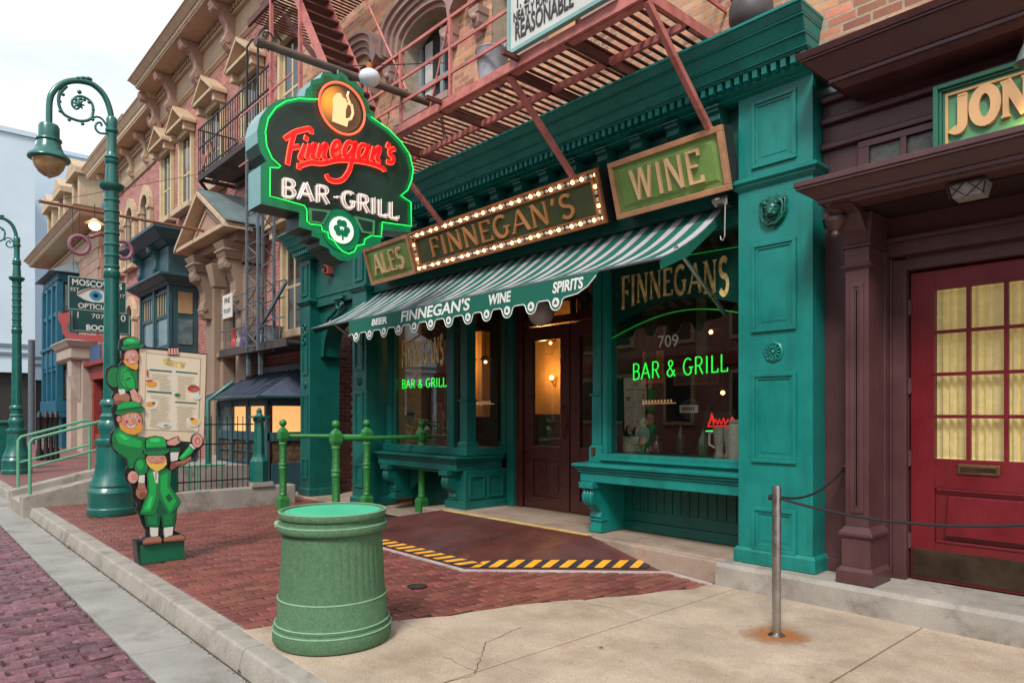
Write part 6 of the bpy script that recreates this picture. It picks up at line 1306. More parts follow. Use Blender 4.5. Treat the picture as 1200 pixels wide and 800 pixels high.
# top man
pr('trouser_seat', G2, ell(125, 330, 45, 62)); pr('coat', G2, [(155,265),(195,255),(235,290),(268,285),(272,400),(225,412),(175,425),(150,400),(140,330)]); pr('coat_light', G1, [(168,285),(200,268),(215,330),(205,395),(178,380),(165,330)]); pr('sleeve', G1, [(180,300),(215,290),(250,345),(255,400),(215,400),(180,345)])
pr('sleeve_shade', G3, [(195,340),(225,330),(230,338),(200,352)])
pr('leg', BR2, ell(172, 460, 52, 36)); pr('leg_shade', BRN, ell(160, 490, 35, 16)); pr('cuff', WHT, [(150,405),(190,405),(195,430),(160,440)])
pr('hand', SK2, [(222,415),(250,400),(270,430),(295,460),(290,490),(262,492),(235,470)]); 
for i in range(3): pr('finger_line', RDP, [(262+i*8,440+i*12),(288,452+i*12),(288,455+i*12),(262+i*8,444+i*12)])
pr('face', SKN, ell(232, 205, 46, 52)); pr('face_light', SK2, ell(226, 200, 30, 36)); pr('beard', ORG, [(188,215),(205,232),(235,250),(270,240),(275,265),(265,285),(235,278),(200,258),(183,235)]); pr('cheek', RDP, ell(206,222,8,7)); pr('mouth', WHT, ell(238,238,16,6)); pr('mouth_line', RDP, ell(238,244,14,3)); pr('eye', WHT, ell(218,190,9,6)); pr('eye', WHT, ell(252,193,9,6)); pr('pupil', KB, ell(220,191,3,4)); pr('pupil', KB, ell(254,194,3,4)); pr('nose', SKN, ell(238,210,9,11))
pr('hat_brim', G2, [(165,150),(175,135),(300,122),(315,130),(300,145),(240,152),(180,163)]); pr('hat_crown', G1, [(180,135),(180,105),(200,88),(235,82),(268,90),(280,110),(284,128),(240,138)]); pr('hat_band', G3, [(180,128),(284,118),(285,127),(181,138)]); pr('hat_light', LG, ell(225,102,26,10))
# middle man
pr('coat', G2, [(128,655),(165,640),(230,690),(320,710),(330,760),(320,800),(200,800),(110,760),(112,700)])
pr('coat', G2, [(115,-5),(330,-5),(330,60),(300,100),(260,150),(215,150),(205,90),(150,55),(118,25)], qb)
pr('coat_light', G1, [(130,690),(160,665),(230,705),(300,730),(290,770),(210,760),(150,740)]); pr('coat_light', LG, [(150,690),(175,685),(215,712),(190,722)])
pr('face', SKN, ell(225, 600, 74, 62)); pr('face_light', SK2, ell(235, 588, 48, 40)); pr('ear', SKN, ell(152,590,14,20)); pr('beard', ORG, [(150,610),(175,630),(210,650),(255,650),(290,610),(302,640),(290,670),(250,690),(200,680),(165,655)]); pr('smile', WHT, [(195,620),(225,632),(262,622),(245,643),(215,643)]); pr('mouth_line', BRN, [(190,616),(225,630),(266,618),(225,636)]); pr('eye', WHT, ell(215,570,11,7)); pr('eye', WHT, ell(263,572,11,7)); pr('pupil', KB, ell(217,571,4,5)); pr('pupil', KB, ell(265,573,4,5)); pr('nose', SKN, ell(240,598,14,16)); pr('cheek', RDP, ell(200,605,9,8)); pr('cheek', RDP, ell(278,600,9,8))
pr('brow', ORG, [(200,556),(226,552),(226,557),(202,562)]); pr('brow', ORG, [(252,554),(278,556),(277,562),(252,559)])
pr('hat_brim', G2, [(130,560),(135,535),(300,515),(308,530),(295,545),(220,545),(160,565)]); pr('hat_crown', G1, [(138,540),(145,505),(180,486),(240,480),(280,495),(298,520),(220,530)]); pr('hat_band', G3, [(138,532),(296,508),(300,520),(138,545)])
pr('hand', SK2, [(445,735),(490,712),(522,700),(515,720),(535,735),(500,755),(455,752)])
# lower man
pr('trousers', G3, [(308,430),(350,390),(400,350),(440,390),(512,400),(498,518),(425,518),(412,440),(402,518),(322,512)], qb); pr('trouser_light', G2, [(330,440),(390,430),(390,500),(335,500)], qb); pr('trouser_light', G2, [(430,440),(490,430),(480,500),(432,505)], qb)
pr('coat', G2, [(325,170),(350,150),(440,148),(478,170),(470,260),(535,355),(528,375),(468,442),(436,400),(405,340),(375,442),(282,436),(300,380),(322,320),(330,250)], qb)
pr('coat_light', G1, [(335,180),(358,170),(385,260),(380,330),(350,420),(295,420),(318,360),(342,290)], qb); pr('coat_light', G1, [(410,200),(455,175),(452,265),(510,355),(470,420),(440,370),(412,300)], qb); pr('coat_light', LG, [(345,330),(365,320),(345,400),(318,405)], qb); pr('pocket', G3, [(440,330),(465,305),(490,340),(462,362)], qb)
pr('shirt', WHT, [(362,170),(398,168),(395,245),(380,240)], qb); pr('tie', GRY, [(375,180),(386,180),(386,225),(378,225)], qb); pr('button', BRN, ell(396,300,5,6), qb)
pr('sleeve', G2, ell(290, 140, 42, 52), qb); pr('sleeve_light', G1, ell(283, 128, 22, 30), qb); pr('sock', WHT, [(270,195),(312,192),(310,246),(274,246)], qb); pr('boot', BR2, ell(292, 300, 36, 42), qb); pr('boot', BR2, [(270,245),(312,245),(318,280),(268,280)], qb); pr('boot_shade', BRN, ell(300, 318, 24, 22), qb)
pr('hand', SK2, ell(238, 205, 32, 38), qb)
for i in range(3): pr('finger_line', RDP, [(232,190+i*14),(262,186+i*14),(262,190+i*14),(232,194+i*14)], qb)
pr('sleeve', G3, [(460,25),(530,20),(535,50),(470,58)], qb); pr('sock', WHT, [(470,52),(525,50),(515,100),(478,108)], qb)
pr('sleeve', G1, [(520,90),(590,8),(622,25),(600,60),(545,98)], qb); pr('sleeve_light', LG, [(535,80),(590,22),(598,30),(548,86)], qb); pr('cuff', WHT, [(590,8),(603,0),(628,22),(620,32)], qb)
pr('hand', SK2, ell(638, 725, 32, 42)); pr('palm_spiral', RDP, ell(640, 728, 17, 22)); pr('palm', SK2, ell(641, 730, 12, 16))
pr('boot', BRN, [(474,115),(540,105),(598,72),(605,95),(560,130),(510,140),(478,162),(468,150)], qb); pr('boot_light', BR2, [(500,112),(560,100),(595,80),(598,90),(555,118),(505,125)], qb)
pr('face', SKN, ell(382, 95, 64, 42), qb); pr('face_light', SK2, ell(378, 85, 40, 24), qb); pr('beard', YEB, [(322,95),(345,125),(385,118),(425,125),(445,95),(448,125),(425,150),(385,172),(345,148),(325,120)], qb); pr('mouth_line', BRN, [(350,108),(382,118),(418,108),(384,124)], qb); pr('nose', SKN, ell(384, 98, 12, 12), qb)
pr('eye_line', KB, [(345,88),(368,84),(368,87),(346,91)], qb); pr('eye_line', KB, [(400,84),(424,88),(423,91),(400,87)], qb)
pr('hat_brim', G2, [(303,40),(460,28),(462,50),(420,68),(350,70),(308,60)], qb); pr('hat_crown', G1, [(320,770),(318,725),(340,706),(380,698),(420,705),(440,725),(445,770),(385,785)]); pr('hat_band', G3, [(320,768),(445,762),(452,782),(320,790)]); pr('hat_light', LG, ell(375,722,34,12))
pr('sock', WHT, [(345,518),(395,520),(392,582),(355,582)], qb); pr('sock', WHT, [(432,520),(488,515),(480,578),(438,580)], qb)
pr('shoe', BR2, [(298,602),(325,580),(400,572),(416,590),(414,612),(300,625)], qb); pr('shoe', BR2, [(428,585),(480,568),(540,562),(560,578),(558,598),(430,608)], qb); pr('shoe_shade', BRN, [(298,612),(414,602),(414,612),(300,625)], qb); pr('shoe_shade', BRN, [(430,600),(558,586),(558,598),(430,608)], qb)
bs = obj('base_block', lambda m: m.prism([qb(*p) for p in ((290,632),(563,602),(566,712),(292,752))], (.012, 0, 0)), PM('base_green', (.004,.13,.06)), ms)
obj('base_side', lambda m: m.prism([qb(*p) + Vector((-.0355, 0, 0)) for p in ((272,608),(565,598),(568,714),(285,757))], (-.16, 0, 0)).prism([qb(*p) for p in ((283,628),(565,598),(568,718),(284,757))], (-.035, 0, 0)), KB, ms)

# ================================================================ pale back buildings
for X_, y0, y1, z1, mt, lb, sl_ in ((-60, -40, aty(0,0,1).y*0 + atx(41, 300, -60).y, 21.3, PALE, 'tall pale blue plain building behind the left street lamp', 0), (-72, atx(41, 300, -60).y - 3, atx(128, 300, -72).y + 8, 24.4, PALE2, 'lower pale grey blue building filling the gap before the cream corner house', 0)):
    t = thing('pale_building', lb, 'building', (X_, (y0+y1)/2, 0), 'pale plain buildings closing the street')
    obj('wall', lambda m: m.box(X_ - 20, X_, y0, y1, 4.4, z1).box(X_-20.2, X_+.15, y0-.1, y1+.1, z1, z1+.35), mt, t)
    n = int((y1 - y0) / 4)
    for i in range(n): bx('wall_joint', mat('joint_' + str(X_), (.3,.4,.46), .8) if 'joint_' + str(X_) not in MATS else MATS['joint_' + str(X_)], t, X_, X_ + .02, y0 + 4*i, y0 + 4*i + .06, 4.4, z1)
    for z in (5.6, 6.2): bx('band', mat('grey_band', (.16,.19,.22), .7) if 'grey_band' not in MATS else MATS['grey_band'], t, X_, X_ + .12, y0, y1, z, z + .22)
    bx('lower_wall', mat('dark_loading_bay', (.03,.025,.022), .8) if 'dark_loading_bay' not in MATS else MATS['dark_loading_bay'], t, X_ - 1, X_ - .5, y0, y1, -.2, 4.4)
    for i in range(n + 1): bx('pier', mt, t, X_ - .5, X_ - .1, y0 + 4*i, y0 + 4*i + .6, -.2, 4.4)
p = atx(98, 222, -71.9)
obj('window', lambda m: m.box(-72, -71.9, p.y - 1, p.y + 2.2, p.z - 1.6, p.z + 1.6), mat('blue_window', (.03,.12,.18), .3), t)

# ================================================================ rose brick house with bracketed cornice (next to the bar)
PYW = 6.0
RB = bpy.data.materials.new('rose_brick_wall'); RB.use_nodes = True; nt = RB.node_tree; b = nt.nodes['Principled BSDF']; b.inputs['Roughness'].default_value = .85
g_ = N(nt, 'ShaderNodeNewGeometry'); sp3 = N(nt, 'ShaderNodeSeparateXYZ'); cb = N(nt, 'ShaderNodeCombineXYZ'); ad = N(nt, 'ShaderNodeMath', operation='ADD')
nt.links.new(g_.outputs['Position'], sp3.inputs[0]); nt.links.new(sp3.outputs[0], ad.inputs[0]); nt.links.new(sp3.outputs[1], ad.inputs[1]); nt.links.new(ad.outputs[0], cb.inputs[0]); nt.links.new(sp3.outputs[2], cb.inputs[1])
bt = N(nt, 'ShaderNodeTexBrick'); bt.inputs['Scale'].default_value = 1; bt.inputs['Brick Width'].default_value = .215; bt.inputs['Row Height'].default_value = .076; bt.inputs['Mortar Size'].default_value = .008
bt.inputs['Color1'].default_value = (.46,.17,.14,1); bt.inputs['Color2'].default_value = (.26,.075,.06,1); bt.inputs['Mortar'].default_value = (.45,.3,.26,1)
nt.links.new(cb.outputs[0], bt.inputs[0]); nz = N(nt, 'ShaderNodeTexNoise'); nz.inputs['Scale'].default_value = .9; nz.inputs['Detail'].default_value = 8; nt.links.new(g_.outputs['Position'], nz.inputs[0])
r_ = N(nt, 'ShaderNodeMapRange'); r_.inputs[1].default_value = .48; r_.inputs[2].default_value = .75; r_.inputs[4].default_value = .55; mi = N(nt, 'ShaderNodeMixRGB'); mi.inputs[2].default_value = (.45,.27,.22,1)
nt.links.new(nz.outputs[0], r_.inputs[0]); nt.links.new(r_.outputs[0], mi.inputs[0]); nt.links.new(bt.outputs[0], mi.inputs[1]); nt.links.new(mi.outputs[0], b.inputs['Base Color'])
bmp = N(nt, 'ShaderNodeBump'); bmp.inputs['Strength'].default_value = .4; bmp.inputs['Distance'].default_value = .01; nt.links.new(bt.outputs['Fac'], bmp.inputs['Height']); bmp.invert = True; nt.links.new(bmp.outputs[0], b.inputs['Normal'])

def cornice_y(parent, x0, x1, yw, z0, z1, out_, mt, nb=None, dent=True, nm='cornice', xt=0):
    h = z1 - z0
    c = obj(nm, lambda m: m.stack(x0, x1, yw - .05, yw + .4, [(z0, z0 + h*.12, .0, .06), (z0+h*.12, z0+h*.5, .04, .04), (z0+h*.5, z0+h*.54, .12, .14)]).stack(x0 + xt, x1, yw - .05, yw + .4, [(z0+h*.72, z0+h*.76, out_*.86, out_*.88), (z0+h*.76, z0+h*.84, out_*.9, out_*.92), (z0+h*.84, z0+h*.97, out_*.94, out_*1.1), (z0+h*.97, z1, out_*1.12, out_*1.14)]).box(x0, x1, yw - .04, yw + .4, z0+h*.54, z0+h*.72), mt, parent, bevel=.01)
    if dent:
        d0 = bx('dentil', mt, c, x0+.04, x0+.12, yw-.22, yw-.06, z0+h*.56, z0+h*.66); x = x0 + .2
        while x < x1 - .05: o = d0.copy(); C.objects.link(o); o.location.x += x - x0 - .04; x += .17
    return c
def console(parent, x, yw, z0, z1, dep, w, mt, name='cornice_bracket'):
    h = z1 - z0; pr_ = [(yw, z1), (yw - dep, z1), (yw - dep, z1 - .1*h), (yw - dep*.9, z1 - .2*h), (yw - dep*.6, z1 - .26*h), (yw - dep*.42, z1 - .42*h), (yw - dep*.38, z1 - .6*h), (yw - dep*.5, z1 - .72*h), (yw - dep*.5, z1 - .88*h), (yw - dep*.32, z0), (yw, z0)]
    return obj(name, lambda m: m.prism([(x - w, a, b) for a, b in pr_], (2*w, 0, 0)).lathe((x, yw - dep*.8, z1 - .14*h), [(dep*.16, -w*1.15), (dep*.16, w*1.15)], 12, axis='x').lathe((x, yw - dep*.4, z1 - .8*h), [(dep*.14, -w*1.15), (dep*.14, w*1.15)], 12, axis='x'), mt, parent, bevel=.012)
rh = thing('rose_brick_house', 'rose brick house with tan bracketed cornice and pedimented windows beside the hanging sign', 'building', (-17, PYW, 0))
bx('wall', RB, rh, -22.75, -11.6, PYW, PYW + 6, -.2, 10.1)
# near brickwork under the balcony can be picked out
cornice_y(rh, -22.75, -11.6, PYW, 10.1, 11.1, .76, CREAM, xt=1.3)
for x in (-22.2, -20.6, -18.4, -16.2, -14.0): console(rh, x, PYW - .04, 9.8, 10.82, .6, .11, ROSEB)
obj('frieze_moulding', lambda m: m.stack(-22.75, -11.6, PYW - .02, PYW + .1, [(10.0, 10.06, .0, .05), (10.06, 10.1, .06, .06)]), CREAM, rh)
def ped_window(parent, xc, w, z0, z1, yw=PYW, zs=None):
    a, b = xc - w/2, xc + w/2
    wn = obj('window', lambda m: (m.box(a-.1, a, yw-.1, yw, z0, z1+.1).box(b, b+.1, yw-.1, yw, z0, z1+.1).box(a-.14, b+.14, yw-.14, yw, z1+.1, z1+.28).box(a, a+.1, yw-.02, yw+.0, z0, z1+.1).box(b-.1, b, yw-.02, yw+.0, z0, z1+.1)
        .box((a+b)/2-.03, (a+b)/2+.03, yw-.03, yw-.001, z0, z1).box(a, b, yw-.028, yw-.002, (z0+z1)/2-.03, (z0+z1)/2+.03)), CREAMF, parent, bevel=.01)
    bx('pane', PANEU, wn, a+.1, b-.1, yw-.016, yw-.006, z0, z1+.1)
    bx('sill', CREAM, wn, a-.28, b+.28, yw-.24, yw, z0-.16, z0, bevel=.02)
    zz = z1 + .28; ov = .2; zp = .44
    tri = [(a-ov, zz), (b+ov, zz), ((a+b)/2, zz+zp)]
    obj('pediment', lambda m: m.prism([(x, yw-.12, z) for x, z in tri], (0, .12, 0)).bar((a-ov-.02, yw-.2, zz+.05), ((a+b)/2, yw-.2, zz+zp+.07), (0,.2,0), (.02,0,.06)).bar((b+ov+.02, yw-.2, zz+.05), ((a+b)/2, yw-.2, zz+zp+.07), (0,.2,0), (-.02,0,.06)).box(a-ov-.05, b+ov+.05, yw-.38, yw, zz-.02, zz+.06), CREAM, wn, bevel=.01)
    for q in (a-.1, b+.1): bx('pediment_block', CREAM, wn, q-.07, q+.07, yw-.3, yw-.01, zz-.22, zz-.02, bevel=.02)
    return wn
for xc in (-21.55, -19.8, -17.55, -15.25, -13.2): ped_window(rh, xc, .92, 7.05, 8.85)
ped_window(rh, -13.1, .85, 3.1, 4.9)
# dark iron balcony
bal = thing('iron_balcony', 'black iron balcony with slatted floor and upright bars under the pedimented windows', 'balcony', (-14.4, 5.15, 6.75), None)
BX0, BX1, BY0, BZ = -16.3, -12.3, 5.15, 6.78
DKB = mat('dark_brown_iron', (.035,.02,.018), .55, var=.3)
for y in (BY0, 5.45, 5.93): bx('floor_beam', DKB, bal, BX0, BX1, y, y+.04, BZ-.1, BZ)
for x in (BX0, -15.0, -13.6, BX1): bx('cross_beam', DKB, bal, x, x+.05, BY0+.04, 5.93, BZ-.09, BZ-.01)
s1 = None; x = BX0 + .1
while x < BX1:
    if s1 is None: s1 = bx('slat', DKB, bal, x, x+.045, BY0, PYW-.02, BZ+.001, BZ+.03); X1_ = x
    else: o = s1.copy(); C.objects.link(o); o.location.x += x - X1_
    x += .12
for z in (BZ+.08, BZ+1.05, BZ+.62): bx('rail', BLKI, bal, BX0, BX1, BY0, BY0+.025, z, z+.03)
b1_ = None; x = BX0 + .02
while x < BX1:
    if b1_ is None: b1_ = obj('rail_bar', lambda m: m.tube([(x, BY0+.012, BZ), (x, BY0+.012, BZ+1.06)], .01, 5), BLKI, bal); X1_ = x
    else: o = b1_.copy(); C.objects.link(o); o.location.x += x - X1_
    x += .13
for k in range(6): y = BY0 + .12 + k*.14; obj('rail_bar', lambda m: m.tube([(BX0+.012, y, BZ), (BX0+.012, y, BZ+1.06)], .01, 5), BLKI, bal)
bx('rail', BLKI, bal, BX0, BX0+.025, BY0, PYW, BZ+1.05, BZ+1.08)
for x in (BX0+.05, BX1-.1): obj('brace', lambda m: m.bar((x, BY0+.03, BZ-.1), (x, PYW-.02, BZ-1.0), (.025,0,0), (0,.02,.02)), BLKI, bal)
p = aty(238, 188, BY0 - .03); tag(obj('life_ring_plaque', lambda m: [m.lathe(p, [(.13, 0), (.13, .02), (.08, .02)], 16, axis='y'), m.tube([p + Vector((.35+.12*math.cos(a*.6), -.0, .12+.14*math.sin(a*.6))) for a in range(11)], .012, 6), m.tube([p + Vector((.6+.12*math.cos(a*.6), -.0, .12+.14*math.sin(a*.6))) for a in range(11)], .012, 6)], REDB, None, smooth=50), 'round red plaque fixed on the black balcony rail end', 'plaque')
# grey lattice ladder tower rising past the balconies
ld = thing('lattice_ladder', 'blue grey iron lattice ladder tower left of the hanging sign', 'ladder', (-12.64, 5.1, 2.6))
for x in (-12.9, -12.38):
    for y in (4.95, 5.25): obj('rail', lambda m: m.bar((x, y, 2.6), (x, y, 6.7), (.028,0,0), (0,.02,0)), GREYI, ld)
    obj('rail', lambda m: m.bar((x, 4.95, 6.7), (x, 4.95, 8.3), (.016,0,0), (0,.016,0)), BLKI, ld)
for k in range(15):
    z = 2.7 + k * .27; obj('rung', lambda m: m.tube([(-12.9, 4.95, z), (-12.38, 4.95, z)], .013, 6), GREYI, ld)
    obj('lattice_bar', lambda m: m.tube([(-12.9 if k % 2 else -12.38, 4.95, z), (-12.38 if k % 2 else -12.9, 4.95, z+.27)], .012, 5).tube([(-12.38, 4.95 if k % 2 else 5.25, z), (-12.38, 5.25 if k % 2 else 4.95, z+.27)], .012, 5), GREYI, ld)
obj('ladder_hoop', lambda m: m.tube([(-12.9, 4.95, 8.3), (-12.9, 5.05, 8.48), (-12.9, 5.25, 8.5), (-12.9, 5.4, 8.35)], .02, 8).tube([(-12.38, 4.95, 8.3), (-12.38, 5.05, 8.48), (-12.38, 5.25, 8.5), (-12.38, 5.4, 8.35)], .02, 8), BLKI, ld)
# lower balcony with clutter
lbz = 2.76
lbn = thing('lower_balcony', 'low iron balcony with thin rails above the slate roofed kiosk', 'balcony', (-13.2, 5.2, lbz))
obj('deck', lambda m: m.box(-14.9, -11.6, 5.15, PYW-.01, lbz-.06, lbz).box(-14.9, -11.6, 5.13, 5.16, lbz-.12, lbz+.03), mat('weathered_grey_iron', (.06,.05,.048), .6, var=.3), lbn)
for z in (lbz+.4, lbz+.75, lbz+1.05): obj('rail', lambda m: m.tube([(-14.9, 5.15, z), (-11.7, 5.15, z)], .012, 6), GREYI, lbn)
for i in range(11): x = -14.9 + i*.3; obj('rail_bar', lambda m: m.tube([(x, 5.15, lbz), (x, 5.15, lbz+1.05)], .009, 5), GREYI, lbn)
obj('stair_rail', lambda m: m.bar((-13.0, 5.1, 2.85), (-11.5, 5.1, 3.75), (0,.02,0), (-.01,0,.03)), GREYI, lbn)
obj('leg', lambda m: m.box(-13.6, -13.52, 5.2, 5.26, 2.2, lbz-.12).box(-13.0, -12.92, 5.2, 5.26, 2.2, lbz-.12), GREYI, lbn)
p = aty(316, 365, 5.6); tag(obj('wash_tub', lambda m: m.lathe((p.x, 5.6, lbz), [(.2, 0), (.26, .4), (.28, .42), (.24, .42)], 20), ZINC, None, smooth=40), 'round zinc wash tub on the low balcony beside the green pilaster', 'tub')
for px, c, lb, r in ((276, (.5,.06,.05), 'red tipped bundle on the left end of the low balcony', .13), (281, (.45,.4,.3), 'cream pot among the clutter on the low balcony', .1), (287, (.12,.08,.2), 'dark violet pot beside the lattice ladder on the low balcony', .11)):
    p = aty(px, 400, 5.4); tag(obj('balcony_pot', lambda m: m.lathe((p.x, 5.4, lbz), [(r*.7, 0), (r, .12), (r*.8, .24), (r*.5, .27), (r*.7, .4), (r*.2, .5)], 12), mat('pot_%d' % px, c, .6), None, smooth=50), lb, 'pot')
p0, p1 = aty(262, 347, 5.12), aty(273, 371, 5.12)
gv = thing('small_notice', 'small white notice board hung on the low balcony rail', 'sign', ((p0.x+p1.x)/2, 5.12, p1.z))
bx('board', mat('notice_white', (.65,.62,.55), .6, var=.1), gv, p0.x, p1.x, 5.1, 5.115, p1.z, p0.z)
text('FINE', .16, BLT, gv, ((p0.x+p1.x)/2, 5.098, p0.z-.13), depth=.004); text('TO LET', .12, BLT, gv, ((p0.x+p1.x)/2, 5.098, p1.z+.14), depth=.004)
# entrance portico
po = obj('portico', lambda m: m.box(-17.0, -16.45, 5.55, PYW, -.2, 4.3).box(-15.1, -14.55, 5.55, PYW, -.2, 4.3).box(-17.15, -14.4, 5.3, PYW, 4.75, 4.95).box(-17.0, -14.55, 5.5, PYW, 4.35, 4.75)
    .prism([(-17.3, 5.2, 4.95), (-14.25, 5.2, 4.95), (-15.78, 5.2, 5.85)], (0, .8, 0)), STONE, rh, bevel=.012)
obj('raking_cornice', lambda m: m.bar((-17.4, 5.25, 4.98), (-15.78, 5.25, 5.95), (0,.3,0), (.03,0,.07)).bar((-14.15, 5.25, 4.98), (-15.78, 5.25, 5.95), (0,.3,0), (-.03,0,.07)).box(-17.4, -14.15, 4.98, 5.3, 4.93, 5.02), CREAM, po, bevel=.01)
obj('roof', lambda m: m.bar((-17.45, 5.5, 5.06), (-15.78, 5.5, 6.05), (0,.52,0), (.01,0,.02)).bar((-14.1, 5.5, 5.06), (-15.78, 5.5, 6.05), (0,.52,0), (-.01,0,.02)), mat('lead_roof', (.14,.19,.2), .5, var=.2), po)
for xx in (-16.75, -14.85):
    console(po, xx, 5.56, 3.35, 4.4, .42, .16, STONE, 'scroll_bracket'); obj('capital', lambda m: m.stack(xx-.2, xx+.2, 5.18, 5.56, [(4.4, 4.45, 0, .02), (4.45, 4.55, .02, .06), (4.55, 4.6, .08, .08), (4.6, 4.75, .03, .1)]), STONE, po, bevel=.01)
obj('keystone', lambda m: m.prism([(-15.98, 5.2, 4.45), (-15.6, 5.2, 4.45), (-15.68, 5.3, 3.95), (-15.9, 5.3, 3.95)], (0, .3, 0)), STONE, po, bevel=.02)
obj('door_arch', lambda m: m.prism([(-16.45, 5.7, 4.3), (-16.45, 5.7, 3.1)] + [(-15.78 - .55*math.cos(R_(a)), 5.7, 3.1 + .8*math.sin(R_(a))) for a in range(0, 181, 15)] + [(-15.1, 5.7, 3.1), (-15.1, 5.7, 4.3)], (0, .25, 0)).box(-16.45, -16.25, 5.68, 5.95, -.2, 3.1).box(-15.3, -15.1, 5.68, 5.95, -.2, 3.1).box(-16.5, -15.05, 5.6, 5.95, 2.75, 2.85), STONE, po, bevel=.01)
bx('entrance_door', mat('tan_door', (.16,.12,.09), .5, var=.2), po, -16.25, -15.3, 5.95, 5.99, 0, 3.9)
obj('steps', lambda m: [m.box(-17.1, -14.4, 4.9 + k*.16, 5.6, -.1 + k*.12, .02 + k*.12) for k in range(5)], CONC, po)
for o in [po] + [c for c in rh.children_recursive if c.parent == po]:
    for v in o.data.vertices:
        if v.co.z > 3.2: v.co.z += .3
obj('tympanum', lambda m: [m.bar((xa, 5.19, za), (xb, 5.19, zb), (0, .03, 0), (.0, 0, .03)) for xa, za, xb, zb in ((-16.75, 5.38, -15.78, 5.93), (-14.82, 5.38, -15.78, 5.93), (-16.75, 5.36, -14.82, 5.36))], CREAM, po)
obj('tympanum_field', lambda m: m.prism([(-16.6, 5.185, 5.4), (-14.97, 5.185, 5.4), (-15.78, 5.185, 5.86)], (0, .014, 0)), ROSEB, po)
# teal bay window with two roofs
by = obj('bay_window', lambda m: m.box(-21.7, -18.95, 5.35, PYW, 1.6, 4.75), NAVY, rh, bevel=.01)
for xa, xb in ((-21.55, -20.4), (-20.25, -19.1)):
    for z0, z1, mt in ((1.9, 3.15, PANEU), (3.25, 3.95, PANEU), (4.05, 4.6, AMBER)):
        fr_ = obj('window', lambda m: m.box(xa, xb, 5.3, 5.35, z0-.06, z0).box(xa, xb, 5.3, 5.35, z1, z1+.05).box(xa, xa+.07, 5.3, 5.35, z0, z1).box(xb-.07, xb, 5.3, 5.35, z0, z1), NAVY, by)
        bx('pane', mat('bay_pane', (.1,.17,.18), .08, var=.5, vscale=3, spec=.9) if z0 < 4 and 'bay_pane' not in MATS else (MATS['bay_pane'] if z0 < 4 else MATS.get('bay_cream') or mat('bay_cream', (.4,.28,.14), .5)), fr_, xa+.07, xb-.07, 5.335, 5.345, z0, z1)
        if z0 > 4: [bx('mullion', NAVY, fr_, xa+.07+k*.22, xa+.11+k*.22, 5.31, 5.334, z0, z1) for k in range(1, 5)]
for z0, z1, mt in ((1.9, 3.0, MATS['bay_cream']), (3.25, 3.9, MATS['bay_pane']), (4.05, 4.6, MATS['bay_cream'])): bx('side_pane', mt, by, -18.95, -18.93, 5.5, 5.85, z0, z1)
for x in (-21.66, -20.32, -18.99): obj('bay_post', lambda m: m.box(x-.06, x+.06, 5.27, 5.35, 1.6, 4.75), NAVY, by)
obj('bay_cornice', lambda m: m.stack(-21.7, -18.95, 5.3, PYW, [(4.75, 4.82, .05, .1), (4.82, 4.95, .12, .3), (4.95, 5.02, .33, .33), (5.02, 5.75, .05, .05), (5.75, 5.85, .1, .25), (5.85, 6.05, .28, .5), (6.05, 6.12, .52, .52)]), NAVY, by, bevel=.01)
bx('bay_roof', SLATE, by, -22.1, -18.5, 4.85, PYW, 6.125, 6.2)
for x in (-21.3, -19.8): console(by, x, 5.28, 5.1, 5.8, .3, .08, NAVY, 'bay_bracket')
obj('bay_apron', lambda m: m.box(-21.7, -18.95, 5.3, PYW, .2, 1.6).box(-21.75, -18.9, 5.25, PYW, 1.5, 1.62).box(-21.75, -18.9, 5.25, PYW, -.1, .3), NAVY, by, bevel=.01)
# ================================================================ kiosk with slate roof and lit panes
ks = thing('corner_kiosk', 'low slate roofed blue green kiosk with two glowing amber panes beside the green pilaster', 'kiosk', (-13.4, 5.6, 0))
KY = 5.12
obj('wall', lambda m: m.box(-14.9, -12.35, KY, KY+.05, -.1, .55).box(-14.9, -12.3, KY-.03, KY+.05, .95, 1.12).box(-12.34, -12.3, KY+.05, PYW-.02, -.1, .55).box(-12.34, -12.27, KY+.05, PYW-.02, .95, 1.12).box(-14.9, -12.3, KY-.02, KY+.05, 1.6, 1.74).box(-12.34, -12.28, KY+.05, PYW-.02, 1.6, 1.74), NAVY, ks, bevel=.008)
for x in (-14.87, -14.1, -13.25, -12.36): obj('post', lambda m: m.box(x-.06, x+.06, KY-.04, KY+.02, -.1, 1.7), NAVY, ks, bevel=.006)
obj('post', lambda m: m.box(-12.36, -12.24, PYW-.14, PYW-.02, -.1, 1.7), NAVY, ks)
ROOMW = mat('amber_lit_pane', (.6,.3,.1), .4, var=.12, vscale=1.5, emit=(1, .5, .18), es=.5)
GP = mat('grey_kiosk_pane', (.16,.2,.19), .15, var=.2, vscale=4, spec=.8); DP = mat('kiosk_display', (.12,.08,.05), .2, var=.7, vscale=9, spec=.7)
for xa, xb, mt in ((-14.81, -14.16, GP), (-14.04, -13.31, ROOMW), (-13.19, -12.42, ROOMW)):
    bx('lit_pane' if mt is ROOMW else 'upper_pane', mt, ks, xa, xb, KY+.02, KY+.03, 1.12, 1.6); bx('lower_pane', DP, ks, xa, xb, KY+.02, KY+.03, .55, .95)
    bx('lower_frame', NAVY, ks, xa, xb, KY-.01, KY+.02, .72, .75)
bx('lit_pane', ROOMW, ks, -12.33, -12.32, KY+.08, PYW-.16, 1.12, 1.6); bx('lower_pane', DP, ks, -12.33, -12.32, KY+.08, PYW-.16, .55, .95)
